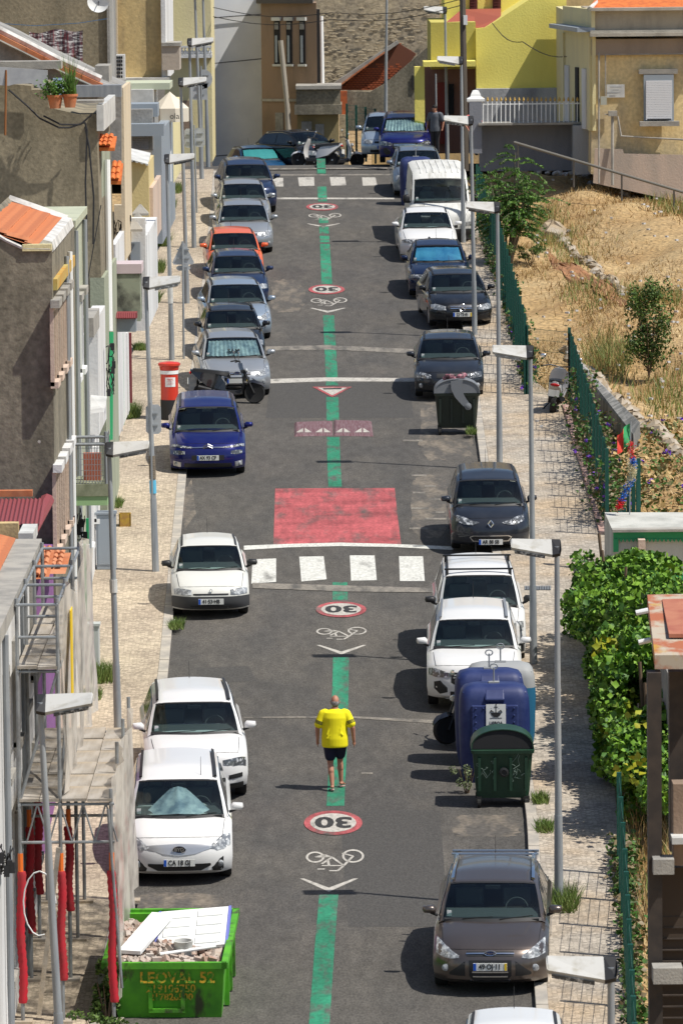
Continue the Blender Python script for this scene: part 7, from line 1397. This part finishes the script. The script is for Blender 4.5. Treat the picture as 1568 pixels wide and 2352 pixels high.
ROCK = mat('old_mortared_rock', (.34, .27, .18), .95, c2=(.24, .17, .10), s2=2.5, c3=(.44, .40, .34), s3=1.5, bump=1, bs=8)
def ledge(label, pts, w_, h_, m_=ROCK):
    t = T('retaining_wall', label, 'wall', G(*pts[0])); g = []
    for (x0, y0), (x1, y1) in zip(pts, pts[1:]):
        a, b_ = G(x0, y0), G(x1, y1); n_ = max(2, int((b_-a).length/.7))
        for i in range(n_):
            p = a+(b_-a)*((i+.5)/n_); s_ = Vector((w_*random.uniform(.8, 1.25), .55*random.uniform(.9, 1.2), h_*random.uniform(.8, 1.2))); q = MB(); q.ell((0, 0, 0), (s_.x*.62, s_.y, s_.z*.55), 7, 5); q.v = [(x*random.uniform(.7, 1.25), y*random.uniform(.75, 1.2), z*random.uniform(.6, 1.3)) for x, y, z in q.v]
            o = q.build('stone', m_, t); o.location = Vector((p.x, p.y, hill(p.x, p.y)+h_*.15))-OFF[t.name]; o.rotation_euler = (0, 0, random.uniform(-.4, .4))
ledge('upper ridge of pale rough masonry crossing the dry slope', [(1262, 508), (1290, 545), (1345, 590), (1395, 640), (1425, 690)], .30, .30)
ledge('lower broken masonry ledge from the scooter down the slope', [(1300, 800), (1345, 850), (1400, 915), (1460, 970), (1530, 1030), (1568, 1070)], .40, .36)
ledge('single pale boulder beside the feathery tree', [(1262, 520), (1275, 530)], .7, .7)
conc_w = MB().prism([G(1305, 880)+Vector((0, 0, .1)), G(1330, 890), G(1420, 990), G(1470, 1040), G(1455, 1050)+Vector((0, 0, -.2)), G(1345, 930)+Vector((0, 0, -.1))], (0, .1, .75)); tag(conc_w.build('concrete_wall_remnant', stucco('blotchy_white_concrete', (.36, .35, .33), (.17, .17, .16), s2=3, k=(.4, .55))), 'blotchy whitish concrete wall remnant beyond the white scooter', 'wall')
t = T('pipe_rail', 'thin dark rail on short posts across the top of the slope', 'rail', P(1180, 328, 192)); a, b_ = P(1180, 326, 192), P(1640, 462, 190); MB().tube(a, b_, .045).build('rail', mat('old_rail', (.16, .15, .13)), t, world=True)
for q in (.02, .3, .54, .8): p = a+(b_-a)*q; MB().tube(p, p+Vector((0, 0, -.9)), .03).build('post', MATS['old_rail'], t, world=True)
for lb, px, py, n_ in (('heap of white rubbish at the top of the slope', 1262, 402, 26), ('white plastic bag heap below the beige house', 1352, 412, 9), ('scattered white scraps under the pipe rail', 1440, 450, 7)):
    m_ = MB(); g = G(px, py)
    for k in range(n_): p = Vector((g.x+rng.normal()*.02*n_, g.y+rng.normal()*.8, 0)); p.z = hill(p.x, p.y)+.08; m_.ell(p, (rng.uniform(.06, .2), .12, rng.uniform(.05, .14)), 6, 4)
    tag(m_.build('litter', mat('white_plastic', (.62, .62, .62), .7, c2=(.4, .38, .35), s2=6)), lb, 'litter')
m_ = MB()
for k in range(110): px, py = rng.uniform(1230, 1568), rng.uniform(420, 1000); g = G(px, py); m_.cbox((g.x, g.y, hill(g.x, g.y)+.05+.12), (rng.uniform(.04, .12), .08, .05), Matrix.Rotation(rng.uniform(0, 3), 3, 'Z'))
o = m_.build('litter_scraps', MATS['white_plastic']); tag(o, 'many small white scraps strewn over the dry grass', 'litter', kind='stuff')
m_ = MB(); 
for q in ((402, 1432, .05), (405, 1442, .07), (395, 1450, .035)): g = G(q[0], q[1]); m_.ell(g+Vector((0, 0, .05)), (q[2], q[2], q[2]*.8), 8, 6)
tag(m_.build('litter', MATS['white_plastic']), 'white crumpled cups in the gutter below the old white hatchback', 'litter')
m_ = MB(); g = [G(1204, 1347, PH), G(1265, 1347, PH), G(1265, 1356, PH), G(1204, 1356, PH)]; t = tag(MB().add([v+Vector((0, 0, .004)) for v in g], [(0, 1, 2, 3)]).build('drain_grate', DARK), 'dark drain grate across the right pavement', 'drain')
for i in range(16): a = g[0]+(g[1]-g[0])*(i+.5)/16; b_ = g[3]+(g[2]-g[3])*(i+.5)/16; MB().tube(a+Vector((0, 0, .012)), b_+Vector((0, 0, .012)), .012, n=4).build('grate_bar', GALV, t)

# bare reddish earth bank between the two masonry ledges
m_ = MB(); gx = [G(1262+i*11, 600+i*7) for i in range(16)]; rr = []
for q in gx: rr.append([Vector((q.x+random.uniform(-.1, .1), q.y+dy, hill(q.x, q.y+dy)+.03+.05*math.sin(dy*3+q.x*4))) for dy in np.linspace(-3.2, 3.4, 12)])
o = m_.loft(rr, cap=False, closed=False).build('bare_earth', _fine(mat('red_earth', (.33, .16, .075), .95, c2=(.22, .11, .055), s2=3, bump=1, bs=6), .35, 12)); tag(o, kind='structure')
# tangles of service cables on the left facades
def tangle(label, x0, y0, x1, y1, D, n):
    m_ = MB(); r_ = random.Random(n)
    for k in range(n):
        a = (r_.uniform(x0, x1), r_.uniform(y0, y1)); p = [a]
        for j in range(4): p.append((min(x1, max(x0, p[-1][0]+r_.uniform(-10, 10))), min(y1, max(y0, p[-1][1]+r_.uniform(-25, 40)))))
        m_.path([P(x, y, D+r_.uniform(-.1, .3)) for x, y in p], .012, 4)
    for k in range(4): q = P(r_.uniform(x0, x1), r_.uniform(y0, y1), D-.1); m_.cbox(q, (.08, .08, .16))
    tag(m_.build('cable_tangle', CABLE, None), label, 'cable')
tangle('tangle of black service cables on the facade above the lean-to canopy', 236, 790, 262, 905, 129.5, 16)
tangle('tangle of cables and boxes beside the caged balcony foot', 168, 1160, 196, 1240, 113, 10)
tangle('loose wires around the cluttered garden piers', 262, 500, 300, 620, 149, 12)
tangle('wires on the corner of the white scaffolded house', 0, 1940, 40, 2010, 86, 9)
tag(MB().path([P(x, y, 129.6) for x, y in ((232, 470), (214, 570), (202, 640), (192, 760))], .015, 4).build('overhead_cable', CABLE), 'thin cable hanging down before the brown gable edge', 'cable')

patchgrass(1300, 560, .5, 3, 900, .3, 'greenish tufts along the upper masonry ledge'); patchgrass(1530, 900, .5, 2, 900, .35, 'greenish tufts on the right of the slope'); patchgrass(1350, 700, .4, 2, 500, .3, 'scattered green stalks below the red earth')
